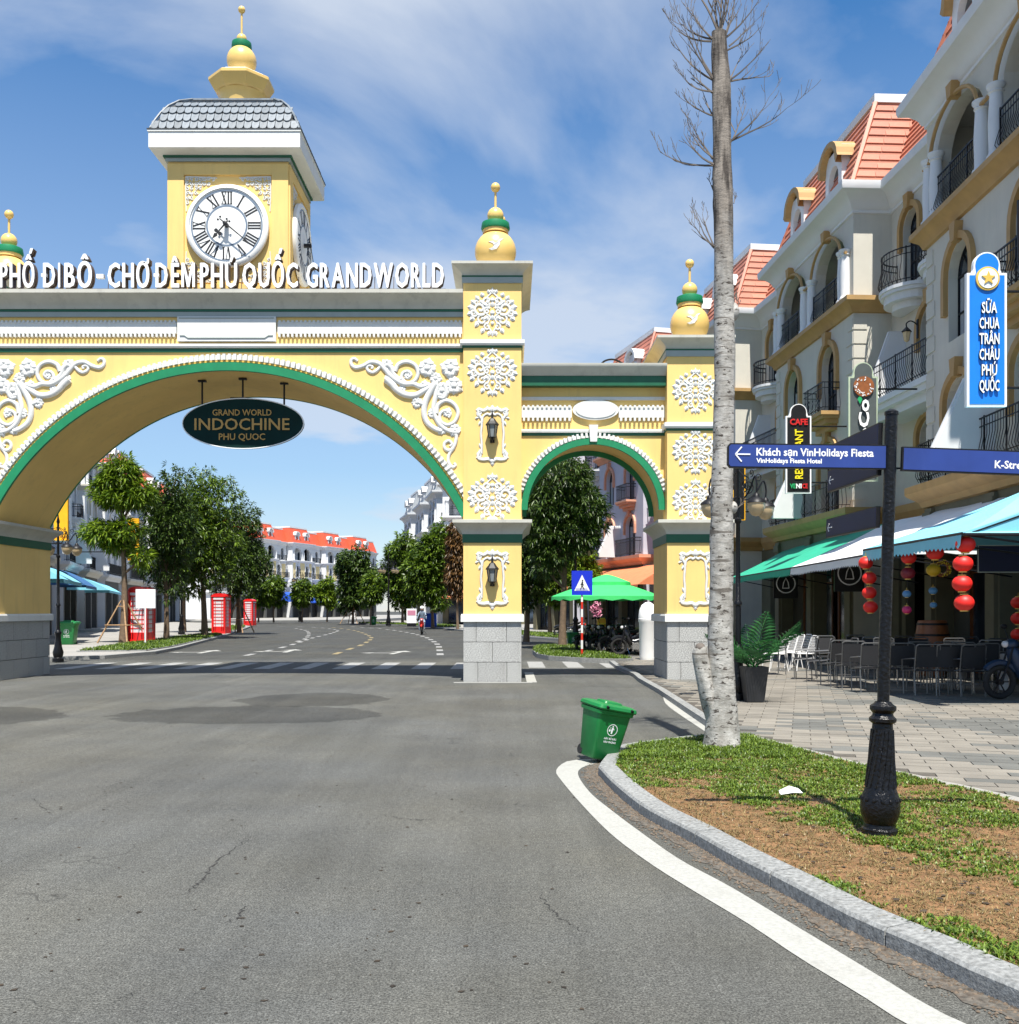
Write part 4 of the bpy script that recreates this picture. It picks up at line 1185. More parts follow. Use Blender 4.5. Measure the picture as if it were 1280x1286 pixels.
# ball finials with the white bird
def finial(x, y, z0, r, bird=True, sc=1.0, label=''):
    f = thing('ball_finial', label, 'finial', (x, y, z0), 0, 'ball finials on the gate piers')
    b = MB(); b.lathe([(r * .55, 0), (r * .6, .05), (r * .45, .09), (r * .38, .10)], n=24); b.build('foot', 'ball', f, smooth=True)
    b = MB(); b.ball(0, 0, r * .98 + .02, r, 32, 18); bl = b.build('globe', 'ball', f, smooth=True)
    zt = 2 * r * .97
    b = MB(); b.lathe([(r * .62, zt - .02), (r * .62, zt + .06), (r * .66, zt + .07)], n=24); b.build('neck', 'ball', f, smooth=True)
    b = MB(); b.lathe([(r * .66, zt + .06), (r * .70, zt + .10), (r * .66, zt + .22), (r * .5, zt + .25)], n=24); b.build('green_collar', 'green', f, smooth=True)
    z = zt + .24
    b = MB(); b.ball(0, 0, z + r * .33, r * .40, 18, 10); b.build('small_globe', 'ball', f, smooth=True)
    b = MB(); b.tube([(0, 0, z + r * .6), (0, 0, z + r * 1.65)], .028, 8); b.ball(0, 0, z + r * 1.70, r * .23, 14, 8); b.build('spike', 'ball', f, smooth=True)
    if bird:
        # little swallow raised on the globe
        P2 = [(-.16, .10), (-.06, .11), (.0, .06), (.05, .09), (.10, .17), (.20, .20), (.12, .11), (.10, .0), (.03, -.10), (-.08, -.13), (-.15, -.09), (-.06, -.06), (-.03, .0), (-.06, .05)]
        vs, n2 = [], len(P2)
        c = (0, r * .98 + .02)
        for lift in (.004, -.02):
            for (u, v) in P2:
                u *= r * 2.0; v *= r * 1.8
                rr2 = r - lift * -1
                d = math.sqrt(max(0.01, (r + (.012 if lift > 0 else -.03)) ** 2 - u * u - v * v))
                vs.append((u, -d, c[1] + v))
        m_ = MB(); m_.add(vs, [tuple(range(n2)), tuple(range(2 * n2 - 1, n2 - 1, -1))] + [(i, (i + 1) % n2, n2 + (i + 1) % n2, n2 + i) for i in range(n2)])
        m_.build('bird_emblem', 'relief', bl)
    return f
finial(xm + .06, GY + .62, Z_TOPS + .0, .47, label='ball finial with white bird on the front of the middle pier')
finial(-.20, GY + 2.35, Z_TOPS, .45, label='ball finial hidden behind the front one on the middle pier')
finial(xr, GY + .62, gz(424), .44, label='lower ball finial beside the bare tree trunk')
finial(-12.13, GY + 2.2, Z_TOPS, .47, label='ball finial cut by the left edge of the photo')

# wall lanterns
def lantern(x, z, label):
    l = thing('wall_lantern', label, 'lantern', (x, GY - .17, z), 0, 'black lanterns on the middle pier')
    b = MB(); b.tube([(0, .16, -.12), (0, .06, -.2), (0, 0, -.16)], .014, 6); b.box(-.05, .135, -.2, .05, .168, .02); b.build('bracket', 'black', l)
    b = MB(); b.lathe([(.03, -.16), (.07, -.12), (.085, -.10)], n=6); b.build('base', 'black', l)
    b = MB(); b.lathe([(.078, -.10), (.115, .16)], n=6); b.build('glass', 'pane_dim', l)
    b = MB()
    for k_ in range(6):
        a = 2 * PI * k_ / 6
        b.tube([(.082 * math.cos(a), .082 * math.sin(a), -.10), (.12 * math.cos(a), .12 * math.sin(a), .165)], .011, 4)
    b.build('cage', 'black', l)
    b = MB(); b.lathe([(.15, .16), (.14, .19), (.09, .25), (.06, .30), (.03, .32), (.02, .40), (.004, .50)], n=6); b.build('cap', 'black', l)
M['pane_dim'] = mat('lantern_glass', (0.20, 0.22, 0.22), 0.15, 5, 0.2)
lantern(xm + .0, gz(545), 'upper black wall lantern in a scroll frame on the middle pier')
lantern(xm + .0, gz(725), 'lower black wall lantern in a scroll frame on the middle pier')

# ------------------------------------------------------------------ clock tower
TX, TY0, TW_, TD = -6.32, 22.9, 2.70, 2.30
tower = thing('clock_tower', 'square yellow clock tower with slate roof standing on the gate', 'clock tower', (TX, TY0, 0))
h_ = TW_ / 2
tb = MB().box(-h_, 0, 8.55, h_, TD, 11.75).build('shaft', 'yellow', tower)
t2 = MB()
for (a, c) in ((-h_, -h_ + .36), (h_ - .36, h_)):
    t2.box(a - .004, -.045, 8.58, c + .004, -.001, 11.60)
t2.box(-h_ + .36, -.045, 11.36, h_ - .36, -.001, 11.60)
t2.box(-h_ + .36, -.045, 8.58, h_ - .36, -.001, 8.9)
t2.box(h_ + .001, -.0, 8.58, h_ + .045, .32, 11.6); t2.box(h_ + .001, TD - .32, 8.58, h_ + .045, TD, 11.6); t2.box(h_ + .001, .32, 11.36, h_ + .045, TD - .32, 11.6)
t2.build('corner_panel', 'yellow', tower)
def tring(prof, name, m, smooth=False):
    return MB().ring(-h_, h_, 0, TD, prof).build(name, m, tower, smooth=smooth, ang=30)
tring([(0, 11.66), (.05, 11.66), (.05, 11.74), (0, 11.74)], 'frieze_band', 'bluegrey')
tring([(0, 11.743), (.09, 11.743), (.09, 11.78), (0, 11.78)], 'green_band', 'darkgreen')
tring([(0, 11.783), (.10, 11.783), (.13, 11.80), (.28, 11.82), (.33, 11.85), (.33, 12.19), (.35, 12.20), (.35, 12.23), (0, 12.24)], 'eaves_cornice', 'white', True)
tring([(0, 12.241), (.36, 12.241), (.36, 12.262), (0, 12.266)], 'gutter_edge', 'slateback')
# mansard with scalloped slates, each slate its own piece
zr = [12.27, 12.48, 12.70, 12.92, 13.12, 13.27]
orr = [.30, .22, .12, -.01, -.19, -.42]
rb = MB(); rb.ring(-h_, h_, 0, TD, [(o - .02, z) for o, z in zip(orr, zr)]); roof = rb.build('roof', 'slateback', tower)
SW = .172
scal = MB()
pp = [(-.5, 1), (-.5, .42), (-.44, .2), (-.3, .06), (0, 0), (.3, .06), (.44, .2), (.5, .42), (.5, 1)]
scal.prism([(p[0] * SW * .93, p[1] * .26) for p in pp], -.028, 0, 'y')
SCAL = scal.mesh('slate', 'slate')
for side in range(4):
    for r_ in range(5):
        oa, ob, za, zb = orr[r_], orr[r_ + 1], zr[r_], zr[r_ + 1]
        L0 = (TW_ if side % 2 == 0 else TD) / 2 + oa
        n = int(2 * L0 / SW)
        tilt = math.atan2(oa - ob, zb - za)
        for i in range(n + (r_ % 2)):
            u = (i - (n - 1 + r_ % 2) / 2) * SW
            if abs(u) > L0 - SW * .3: continue
            if side == 2 and r_ >= 0: continue
            if side == 3: continue
            if side == 0: loc, rz = (u, -oa - .040, za - .035), 0
            elif side == 1: loc, rz = (h_ + oa + .040, TD / 2 + u, za - .035), R(90)
            place('slate', SCAL, roof, loc, (-tilt - .13, 0, rz), (1, 1, 1))
capm = MB(); capm.box(-h_ + .40, .40, 13.262, h_ - .40, TD - .40, 13.30); capm.build('roof_cap', 'slate', tower)
hipm = MB()
for sx in (1, -1):
    for sy in (0, 1):
        hipm.tube([(sx * (h_ + o + .005), (-o - .005) if sy == 0 else TD + o + .005, z + .01) for o, z in zip(orr, zr)], .028, 6)
hipm.build('hip_roll', 'slate', tower)
cy = TD / 2
b = MB(); b.lathe([(.50, 13.26), (.50, 13.62), (.56, 13.70)], 0, cy, 24); b.build('drum', 'ochre_lit', tower, smooth=True) if 'ochre_lit' in M else b.build('drum', 'ball', tower, smooth=True)
b = MB(); b.lathe([(.50, 13.66), (.62, 13.74), (.76, 13.96), (.76, 14.02), (.70, 14.06)], 0, cy, 8, rot=PI / 8); b.build('octagonal_plate', 'ball', tower)
b = MB(); b.lathe([(.66, 14.062), (.60, 14.12), (.30, 14.20)], 0, cy, 8, rot=PI / 8); b.build('plate_cap', 'relief', tower)
b = MB(); b.ball(0, cy, 14.54, .345, 28, 16); b.build('globe', 'ball', tower, smooth=True)
b = MB(); b.lathe([(.20, 14.80), (.235, 14.86), (.225, 14.97), (.16, 15.0)], 0, cy, 20); b.build('green_collar', 'green', tower, smooth=True)
b = MB(); b.ball(0, cy, 15.07, .12, 16, 8); b.tube([(0, cy, 15.1), (0, cy, 15.72)], .024, 8); b.ball(0, cy, 15.76, .085, 14, 8); b.build('spike', 'ball', tower, smooth=True)

def clock(par_label, loc, rz, detail=True):
    c = thing('tower_clock', par_label, 'clock', loc, rz, None)
    b = MB(Matrix.Rotation(R(90), 4, 'X')); b.lathe([(.93, 0), (.93, .07), (.90, .10), (.84, .11), (.825, .05)], n=64); b.build('rim', 'dial', c, smooth=True)
    b = MB(Matrix.Rotation(R(90), 4, 'X')); b.lathe([(.83, .0), (.83, .082), (.001, .0825)], n=64); dl = b.build('dial', 'dial', c)
    def annul(r0, r1, y, name, m):
        q = MB(); n = 64
        vs = [(r * math.cos(2 * PI * k_ / n), y, r * math.sin(2 * PI * k_ / n)) for r in (r0, r1) for k_ in range(n)]
        q.add(vs, [(k_, (k_ + 1) % n, n + (k_ + 1) % n, n + k_) for k_ in range(n)]); q.build(name, m, dl)
    annul(.770, .805, -.0865, 'outer_ring', 'dialring'); annul(.425, .465, -.0865, 'inner_ring', 'dialring')
    rom = ['XII', 'I', 'II', 'III', 'IIII', 'V', 'VI', 'VII', 'VIII', 'IX', 'X', 'XI']
    for k_, s in enumerate(rom):
        q = MB(); W = {'I': .062, 'V': .145, 'X': .135}
        tot = sum(W[ch] for ch in s); x = -tot / 2; H = .27
        def bar(xa, za, xb, zb, w): q.quad((xa - w / 2, 0, za), (xa + w / 2, 0, za), (xb + w / 2, 0, zb), (xb - w / 2, 0, zb))
        for ch in s:
            w = W[ch]; m_ = x + w / 2
            if ch == 'I':
                bar(m_, -H / 2, m_, H / 2, .034)
            elif ch == 'V':
                bar(m_, -H / 2, m_ - .048, H / 2, .036); bar(m_, -H / 2, m_ + .048, H / 2, .014)
            else:
                bar(m_ + .045, -H / 2, m_ - .045, H / 2, .036); bar(m_ - .045, -H / 2, m_ + .045, H / 2, .014)
            for z in (-H / 2, H / 2):
                if ch == 'V' and z < 0: continue
                q.quad((m_ - w * .46, 0, z - .008), (m_ + w * .46, 0, z - .008), (m_ + w * .46, 0, z + .008), (m_ - w * .46, 0, z + .008))
            x += w
        a = 2 * PI * k_ / 12
        q.M = None
        o = q.build('numeral', 'ink', dl)
        o.location = (.617 * math.sin(a), -.087, .617 * math.cos(a)); o.rotation_euler = (0, a, 0)
    def hand(a, L_, w, y, spade):
        q = MB()
        q.prism([(-w * .5, 0), (w * .5, 0), (w * .35, L_), (-w * .35, L_)], y - .012, y, 'y')
        q.prism([(-w * .4, -L_ * .22), (w * .4, -L_ * .22), (w * .5, 0), (-w * .5, 0)], y - .012, y, 'y')
        if spade:
            for sx in (1, -1):
                q.prism([(sx * .055 + .045 * math.cos(t * PI / 4), L_ * .62 + .045 * math.sin(t * PI / 4)) for t in range(8)], y - .013, y, 'y')
            q.prism([(-.045, L_ * .8), (0, L_ * .7), (.045, L_ * .8), (0, L_ * 1.12)], y - .013, y, 'y')
        for sx in (1, -1):
            q.prism([(sx * .04 + .026 * math.cos(t * PI / 3), -L_ * .24 + .026 * math.sin(t * PI / 3)) for t in range(6)], y - .013, y, 'y')
        o = q.build('hand', 'ink', c); o.rotation_euler = (0, a, 0)
    hand(2 * PI * (7.36 / 12), .40, .035, -.20, True)
    hand(2 * PI * (21.6 / 60), .70, .030, -.23, False)
    b = MB(Matrix.Rotation(R(90), 4, 'X')); b.lathe([(.05, .08), (.05, .25), (.02, .26)], n=12); b.build('hub', 'ink', c)
clock('round white clock with black Roman numerals on the front of the tower', (TX + .0, TY0 - .04, 10.19), 0)
clock('clock seen edge-on on the shaded right side of the tower', (TX + h_ + .04, TY0 + TD / 2, 10.19), R(90))
# filigree corners round the clock
fil = MB()
rr = random.Random(9)
for i in range(7):
    for j in range(7 - i):
        if i + j > 6: continue
        u, v = .06 + i * .095, -.05 - j * .105
        if math.hypot(u - .98, v + 1.06) < 1.0: continue
        relief(fil, spiral(u, v, .046, 1.1, rr.uniform(0, 6), rr.choice((1, -1)), 9), .017, .012, 5, 1)
        leaf(fil, u, v, rr.uniform(0, 6), .07, .04, 0, .025)
relief(fil, catmull([(.02, -.0), (.4, -.01), (.72, -.03)], 4), .016, .014, 5, 1)
relief(fil, catmull([(.02, -.0), (.015, -.4), (.03, -.78)], 4), .016, .014, 5, 1)
FIL = fil.mesh('corner_filigree', 'relief', smooth=True, ang=60)
for (x, z, sxx, szz) in ((-h_ + .38, 11.33, 1, 1), (h_ - .38, 11.33, -1, 1), (-h_ + .38, 8.95, 1, -.9), (h_ - .38, 8.95, -1, -.9)):
    place('corner_filigree', FIL, tower, (x, -.004, z), (0, 0, 0), (sxx, 1, szz))
for (y, z, syy, szz) in ((.34, 11.33, 1, 1), (TD - .34, 11.33, -1, 1)):
    place('corner_filigree', FIL, tower, (h_ + .004, y, z), (0, 0, R(90)), (.8 * syy, 1, szz))

# ------------------------------------------------------------------ lettering on the roof edge
LY = WY0 - .1
KL = LY / 1280
words_ = [('PHỐ', 1, 45), ('ĐI', 54, 77), ('BỘ', 82, 117), ('-', 122, 131), ('CHỢ', 136, 189), ('ĐÊM', 195, 246), ('PHÚ', 252, 299), ('QUỐC', 305, 375), ('GRANDWORLD', 385, 558)]
rs_ = thing('roof_lettering', 'row of white cut-out letters ending in GRANDWORLD standing on top of the main arch', 'sign letters', (0, LY, 0))
zb = EYE + (766 - 361.5) * KL
CAP = 30.5 * KL
def letter_for(ch, mats, ex, b):
    if ch == 'M':
        q = MB(); w, h, s = CAP * .42, CAP, CAP * .075 + b * .6
        q.prism([(-w, 0), (-w + s * 1.6, 0), (-w + s * 1.6, h * .66), (-s * .75, 0), (s * .75, 0), (w - s * 1.6, h * .66), (w - s * 1.6, 0), (w, 0), (w, h), (w - s * 1.9, h), (0, h * .36), (-w + s * 1.9, h), (-w, h)], -ex, ex, 'y')
        me = q.mesh('letter', mats)
        if len(mats) > 1: me.polygons.foreach_set('material_index', [0 if abs(p.normal.y) > .7 else 1 for p in me.polygons])
        return me
    if ch == 'Đ':
        me = bold_mesh('D', mats, ex, b, CAP).copy()
        xs = min(v.co.x for v in me.vertices)
        q = MB(); q.add([tuple(v.co) for v in me.vertices], [tuple(p.vertices) for p in me.polygons]); mi = [p.material_index for p in me.polygons]
        q.box(xs - CAP * .15, -ex - .006, CAP * .43, xs + CAP * .26, ex * .5, CAP * .56)
        q.mi = mi + [0] * 6
        return q.mesh('letter', mats)
    return bold_mesh(ch, mats, ex, b, CAP)
for wd, xa, xb in words_:
    ws = [glyph_width(ch, 1.0) for ch in wd]
    gap = .12
    tot = sum(ws) + gap * (len(wd) - 1)
    W = (xb - xa) * KL
    sc = W / tot
    x = (xa - 640) * KL
    for ch, w in zip(wd, ws):
        if ch == '-':
            me = MB().box(-.5, -.05, 0, .5, .05, 1).mesh('letter', 'letter')
            place('letter', me, rs_, (x + W / 2, 0, zb + CAP * .38), (0, 0, 0), (W, 1, CAP * .16)); continue
        me = letter_for(ch, ['letter', 'letteredge'], .055, .020)
        wid = w * sc
        cur = max(v.co.x for v in me.vertices) - min(v.co.x for v in me.vertices)
        place('letter', me, rs_, (x + wid / 2, 0, zb), (0, 0, 0), (wid * .97 / cur, 1, 1))
        bk = letter_for(ch, ['letteredge'], .02, .032)
        lo_ = KID[rs_.name][-1]
        place('letter_return', bk, lo_, (.012, .085, -.012))
        x += (w + gap) * sc
fb = MB(); xa, xb = (-20 - 640) * KL, (560 - 640) * KL
fb.box(xa, -.01, zb - .05, xb, .015, zb - .02); fb.box(xa, .12, zb - .03, xb, .14, zb - .01)
for px in range(-10, 560, 24):
    x = (px - 640) * KL
    fb.tube([(x, .0, zb - .03), (x, .05, 8.60)], .014, 5); fb.tube([(x, .13, zb - .02), (x, .3, 8.60)], .014, 5); fb.tube([(x, .08, zb - .03), (x, .12, zb + .28)], .010, 4)
fb.build('support_frame', 'letteredge', rs_)

# ------------------------------------------------------------------ oval hanging sign
OY = 23.3; KO = OY / 1280
oc_, oz_ = (306 - 640) * KO, EYE + (766 - 532.5) * KO
osg = thing('hanging_oval_sign', 'dark green oval sign with gold lettering INDOCHINE hanging under the main arch', 'sign', (oc_, OY, oz_))
n = 48; RX_, RZ_ = 76 * KO, 31.5 * KO
b = MB(); b.prism([(RX_ * math.cos(2 * PI * i / n), RZ_ * math.sin(2 * PI * i / n)) for i in range(n)], -.05, .05, 'y'); b.build('panel', 'signgreen', osg)
b = MB(); b.tube([(RX_ * math.cos(2 * PI * i / n), -.05, RZ_ * math.sin(2 * PI * i / n)) for i in range(n + 1)], .014, 5); b.build('edge_rim', 'letter', osg)
for s, w, py, cap in (('GRAND WORLD', 74, 522.5, 7.6), ('INDOCHINE', 119, 540.5, 14.5), ('PHU QUOC', 58, 553, 8.0)):
    place('lettering', text_mesh(s, 'lettergold', .012, .01, w * KO, cap * KO), osg, (-.02, -.06, (532.5 - py) * KO))
for px, l in ((254, .36), (305, .30), (357, .36)):
    x = (px - 306) * KO; zt = RZ_ * math.sqrt(1 - (x / RX_) ** 2)
    xw = oc_ + x
    ztop_ = ACZ + math.sqrt(ARR ** 2 - (xw - ACX) ** 2) - oz_
    b = MB(); b.tube([(x, 0, zt - .03), (x, 0, ztop_)], .022, 6); b.box(x - .09, -.04, ztop_ - .05, x + .09, .04, ztop_ - .01); b.build('hanger', 'black', osg)
b = MB(); b.box(-.30, -.03, RZ_ - .02, .12, .03, RZ_ + .03); b.build('top_clip', 'black', osg)
# ------------------------------------------------------------------ town houses
_mc = {}
def cached(key, fn):
    if key not in _mc: _mc[key] = fn()
    return _mc[key]

def arc_top(w, zs, rise, n=10):
    if rise <= 0: return [(-w / 2, zs), (w / 2, zs)]
    return [(-w / 2 * math.cos(PI * i / n), zs + rise * math.sin(PI * i / n)) for i in range(n + 1)]

def window_part(parent, x, y, z, w, hz, rise, lod, name='window', rz=0.0):
    """glass pane part with a frame sub-part; origin at the sill"""
    n = 10 if lod > 0 else 6
    def pane():
        b = MB(); pts = [(-w / 2, 0)] + arc_top(w, hz, rise, n) + [(w / 2, 0)]
        b.prism(pts, 0, .02, 'y'); return b.mesh('window', 'glass')
    def frame():
        b = MB(); t = .05 if lod else .07
        pts = [(-w / 2, 0)] + arc_top(w, hz, rise, n) + [(w / 2, 0)]
        b.tube([(p[0], -.02, p[1]) for p in pts] + [(pts[0][0], -.02, pts[0][1])], t * .6, 4)
        b.box(-t / 2, -.035, 0, t / 2, -.003, hz + rise * .98)
        b.box(-w / 2, -.045, hz - t / 2, w / 2, -.005, hz + t / 2)
        if lod == 2:
            for sx in (-1, 1):
                b.box(sx * w * .25 - .012, -.03, .1, sx * w * .25 + .012, -.003, hz)
                if rise > .2: b.tube([(0, -.02, hz), (sx * w * .33, -.02, hz + rise * .74)], .02, 4)
            b.box(-w / 2, -.04, hz * .42, w / 2, -.005, hz * .42 + .04)
        return b.mesh('window_frame', 'black')
    o = place(name, cached(('pane', w, hz, rise, n), pane), parent, (x, y, z), (0, 0, rz))
    if lod > 0: place('window_frame', cached(('frame', w, hz, rise, lod), frame), o)
    if lod > 0 and name == 'window' and int(x * 7 + z * 3) % 3 != 0:
        def cur():
            b = MB()
            for s_ in (-1, 1):
                for k in range(4):
                    xa = s_ * (w * .46 - k * w * .07); xb = s_ * (w * .46 - (k + 1) * w * .07)
                    b.quad((xa, -.001 - .004 * (k % 2), .04), (xb, -.001 - .004 * ((k + 1) % 2), .04), (xb, -.001 - .004 * ((k + 1) % 2), hz * .98), (xa, -.001 - .004 * (k % 2), hz * .98))
            return b.mesh('curtain', 'curtain')
        cu = place('curtain', cached(('curtain', w, hz), cur), o)
    return o

def surround(parent, x, y, z, w, hz, rise, m, lod=2, tail=.35):
    """arched hood mould with keystone"""
    def mk():
        b = MB(); n = 12 if lod else 7
        t, d = .17, .12
        a_ = [(-w / 2 - .03, hz - tail)] + arc_top(w + .06, hz, rise + .03, n) + [(w / 2 + .03, hz - tail)]
        o_ = [(-w / 2 - .03 - t, hz - tail)] + arc_top(w + .06 + 2 * t, hz, rise + .03 + t, n) + [(w / 2 + .03 + t, hz - tail)]
        k = len(a_)
        vs = [(p[0], -d, p[1]) for p in a_] + [(p[0], -d, p[1]) for p in o_] + [(p[0], 0.002, p[1]) for p in a_] + [(p[0], 0.002, p[1]) for p in o_]
        fs = []
        for i in range(k - 1):
            fs += [(i, i + 1, k + i + 1, k + i), (k + i, k + i + 1, 3 * k + i + 1, 3 * k + i), (i, 2 * k + i, 2 * k + i + 1, i + 1)]
        fs += [(0, k, 3 * k, 2 * k), (k - 1, 2 * k - 1, 4 * k - 1, 3 * k - 1)]
        b.add(vs, fs)
        zt = hz + rise
        b.prism([(-.10, zt - .02), (.10, zt - .02), (.17, zt + .42), (-.17, zt + .42)], -d - .08, 0.001, 'y')
        return b.mesh('hood_mould', m)
    return place('hood_mould', cached(('hood', w, hz, rise, m, lod, tail), mk), parent, (x, y, z))

def rail_mesh(path, h=1.0, step=.13, belly=.10, lod=2, m='black'):
    b = MB()
    P = [Vector(p) for p in path]
    t = .022 if lod == 2 else .035
    for dz in ((h, .12, h - .18) if lod else (h, .15)):
        b.tube([(p.x, p.y, dz) for p in P], t if dz == h else t * .7, 4)
    L_ = length(P); k = max(2, int(L_ / step))
    for i in range(k + 1):
        p = at_len(P, min(L_ - 1e-4, L_ * i / k)); q = at_len(P, min(L_ - 1e-4, L_ * i / k + 1e-3)); d = (q - p)
        d = d.normalized() if d.length > 0 else (P[-1] - P[-2]).normalized()
        nn = Vector((d.y, -d.x))
        r_ = .010 if lod == 2 else (.014 if lod == 1 else .02)
        if lod == 2:
            bl = belly
            pts = [(p.x, p.y, h), (p.x, p.y, h * .62), (p.x + nn.x * bl * .7, p.y + nn.y * bl * .7, h * .34), (p.x + nn.x * bl, p.y + nn.y * bl, h * .2), (p.x, p.y, .03)]
            b.tube(pts, r_, 3, cap=False)
        else:
            b.tube([(p.x, p.y, h), (p.x, p.y, .05)], r_, 3, cap=False)
    if lod == 2:
        for i in range(0, k, 8):
            p = at_len(P, L_ * i / k); b.tube([(p.x, p.y, 0), (p.x, p.y, h + .04)], .022, 4)
    return b.mesh('railing', m)

def balcony_round(parent, x, y, z, r, lod, m):
    def slab_():
        b = MB(); n = 12 if lod else 6
        for (rr_, z0, z1) in ((r, -.10, 0), (r - .05, -.2, -.10), (r - .16, -.42, -.2), (r - .42, -.62, -.42)):
            pts = [(rr_ * math.cos(PI + PI * i / n), .85 * rr_ * math.sin(PI + PI * i / n)) for i in range(n + 1)]
            b.prism(pts, z0, z1 - .001, 'z')
        return b.mesh('balcony', m)
    o = place('balcony', cached(('balc', r, lod, m), slab_), parent, (x, y, z))
    n = 12
    path = [((r - .08) * math.cos(PI + PI * i / n), .85 * (r - .08) * math.sin(PI + PI * i / n)) for i in range(n + 1)]
    place('railing', cached(('brail', r, lod), lambda: rail_mesh(path, 1.02, .14, .10, lod)), o)

def fin_wall(parent, x, y0, y1, z0, zt0, zt1, m, t=.14):
    """side parapet of a balcony, sloping down outwards"""
    b = MB(); yt = y1 + (y0 - y1) * .45
    b.prism([(y1, z0), (y1, zt1), (yt, zt1), (y0, zt0), (y0, z0)], x - t / 2, x + t / 2, 'x')
    o = b.build('parapet', m, parent)
    c = MB(); c.tube([(x, y1, zt1 + .02), (x, yt, zt1 + .02), (x, y0, zt0 + .02)], .07, 4); c.build('parapet_cap', 'hwhite', o)

def wall_row(mb, x0, x1, z0, z1, y, ops, depth, n=10, mi=0):
    i0 = len(mb.mi)
    cur = x0
    for (xc, w, zb, zs, rise) in ops:
        a, c = xc - w / 2, xc + w / 2
        if a > cur: mb.quad((cur, y, z0), (a, y, z0), (a, y, z1), (cur, y, z1))
        if zb > z0: mb.quad((a, y, z0), (c, y, z0), (c, y, zb), (a, y, zb)); mb.quad((a, y, zb), (c, y, zb), (c, y + depth, zb), (a, y + depth, zb))
        top = [(xc + p[0], p[1]) for p in arc_top(w, zs, rise, n)]
        for p, q in zip(top, top[1:]):
            mb.quad((p[0], y, p[1]), (q[0], y, q[1]), (q[0], y, z1), (p[0], y, z1))
            mb.quad((p[0], y, p[1]), (p[0], y + depth, p[1]), (q[0], y + depth, q[1]), (q[0], y, q[1]))
        mb.quad((a, y, zb), (a, y + depth, zb), (a, y + depth, zs), (a, y, zs)); mb.quad((c, y, zb), (c, y + depth, zb), (c, y + depth, zs), (c, y, zs))
        cur = c
    if x1 > cur: mb.quad((cur, y, z0), (x1, y, z0), (x1, y, z1), (cur, y, z1))
    for i in range(i0, len(mb.mi)): mb.mi[i] = mi

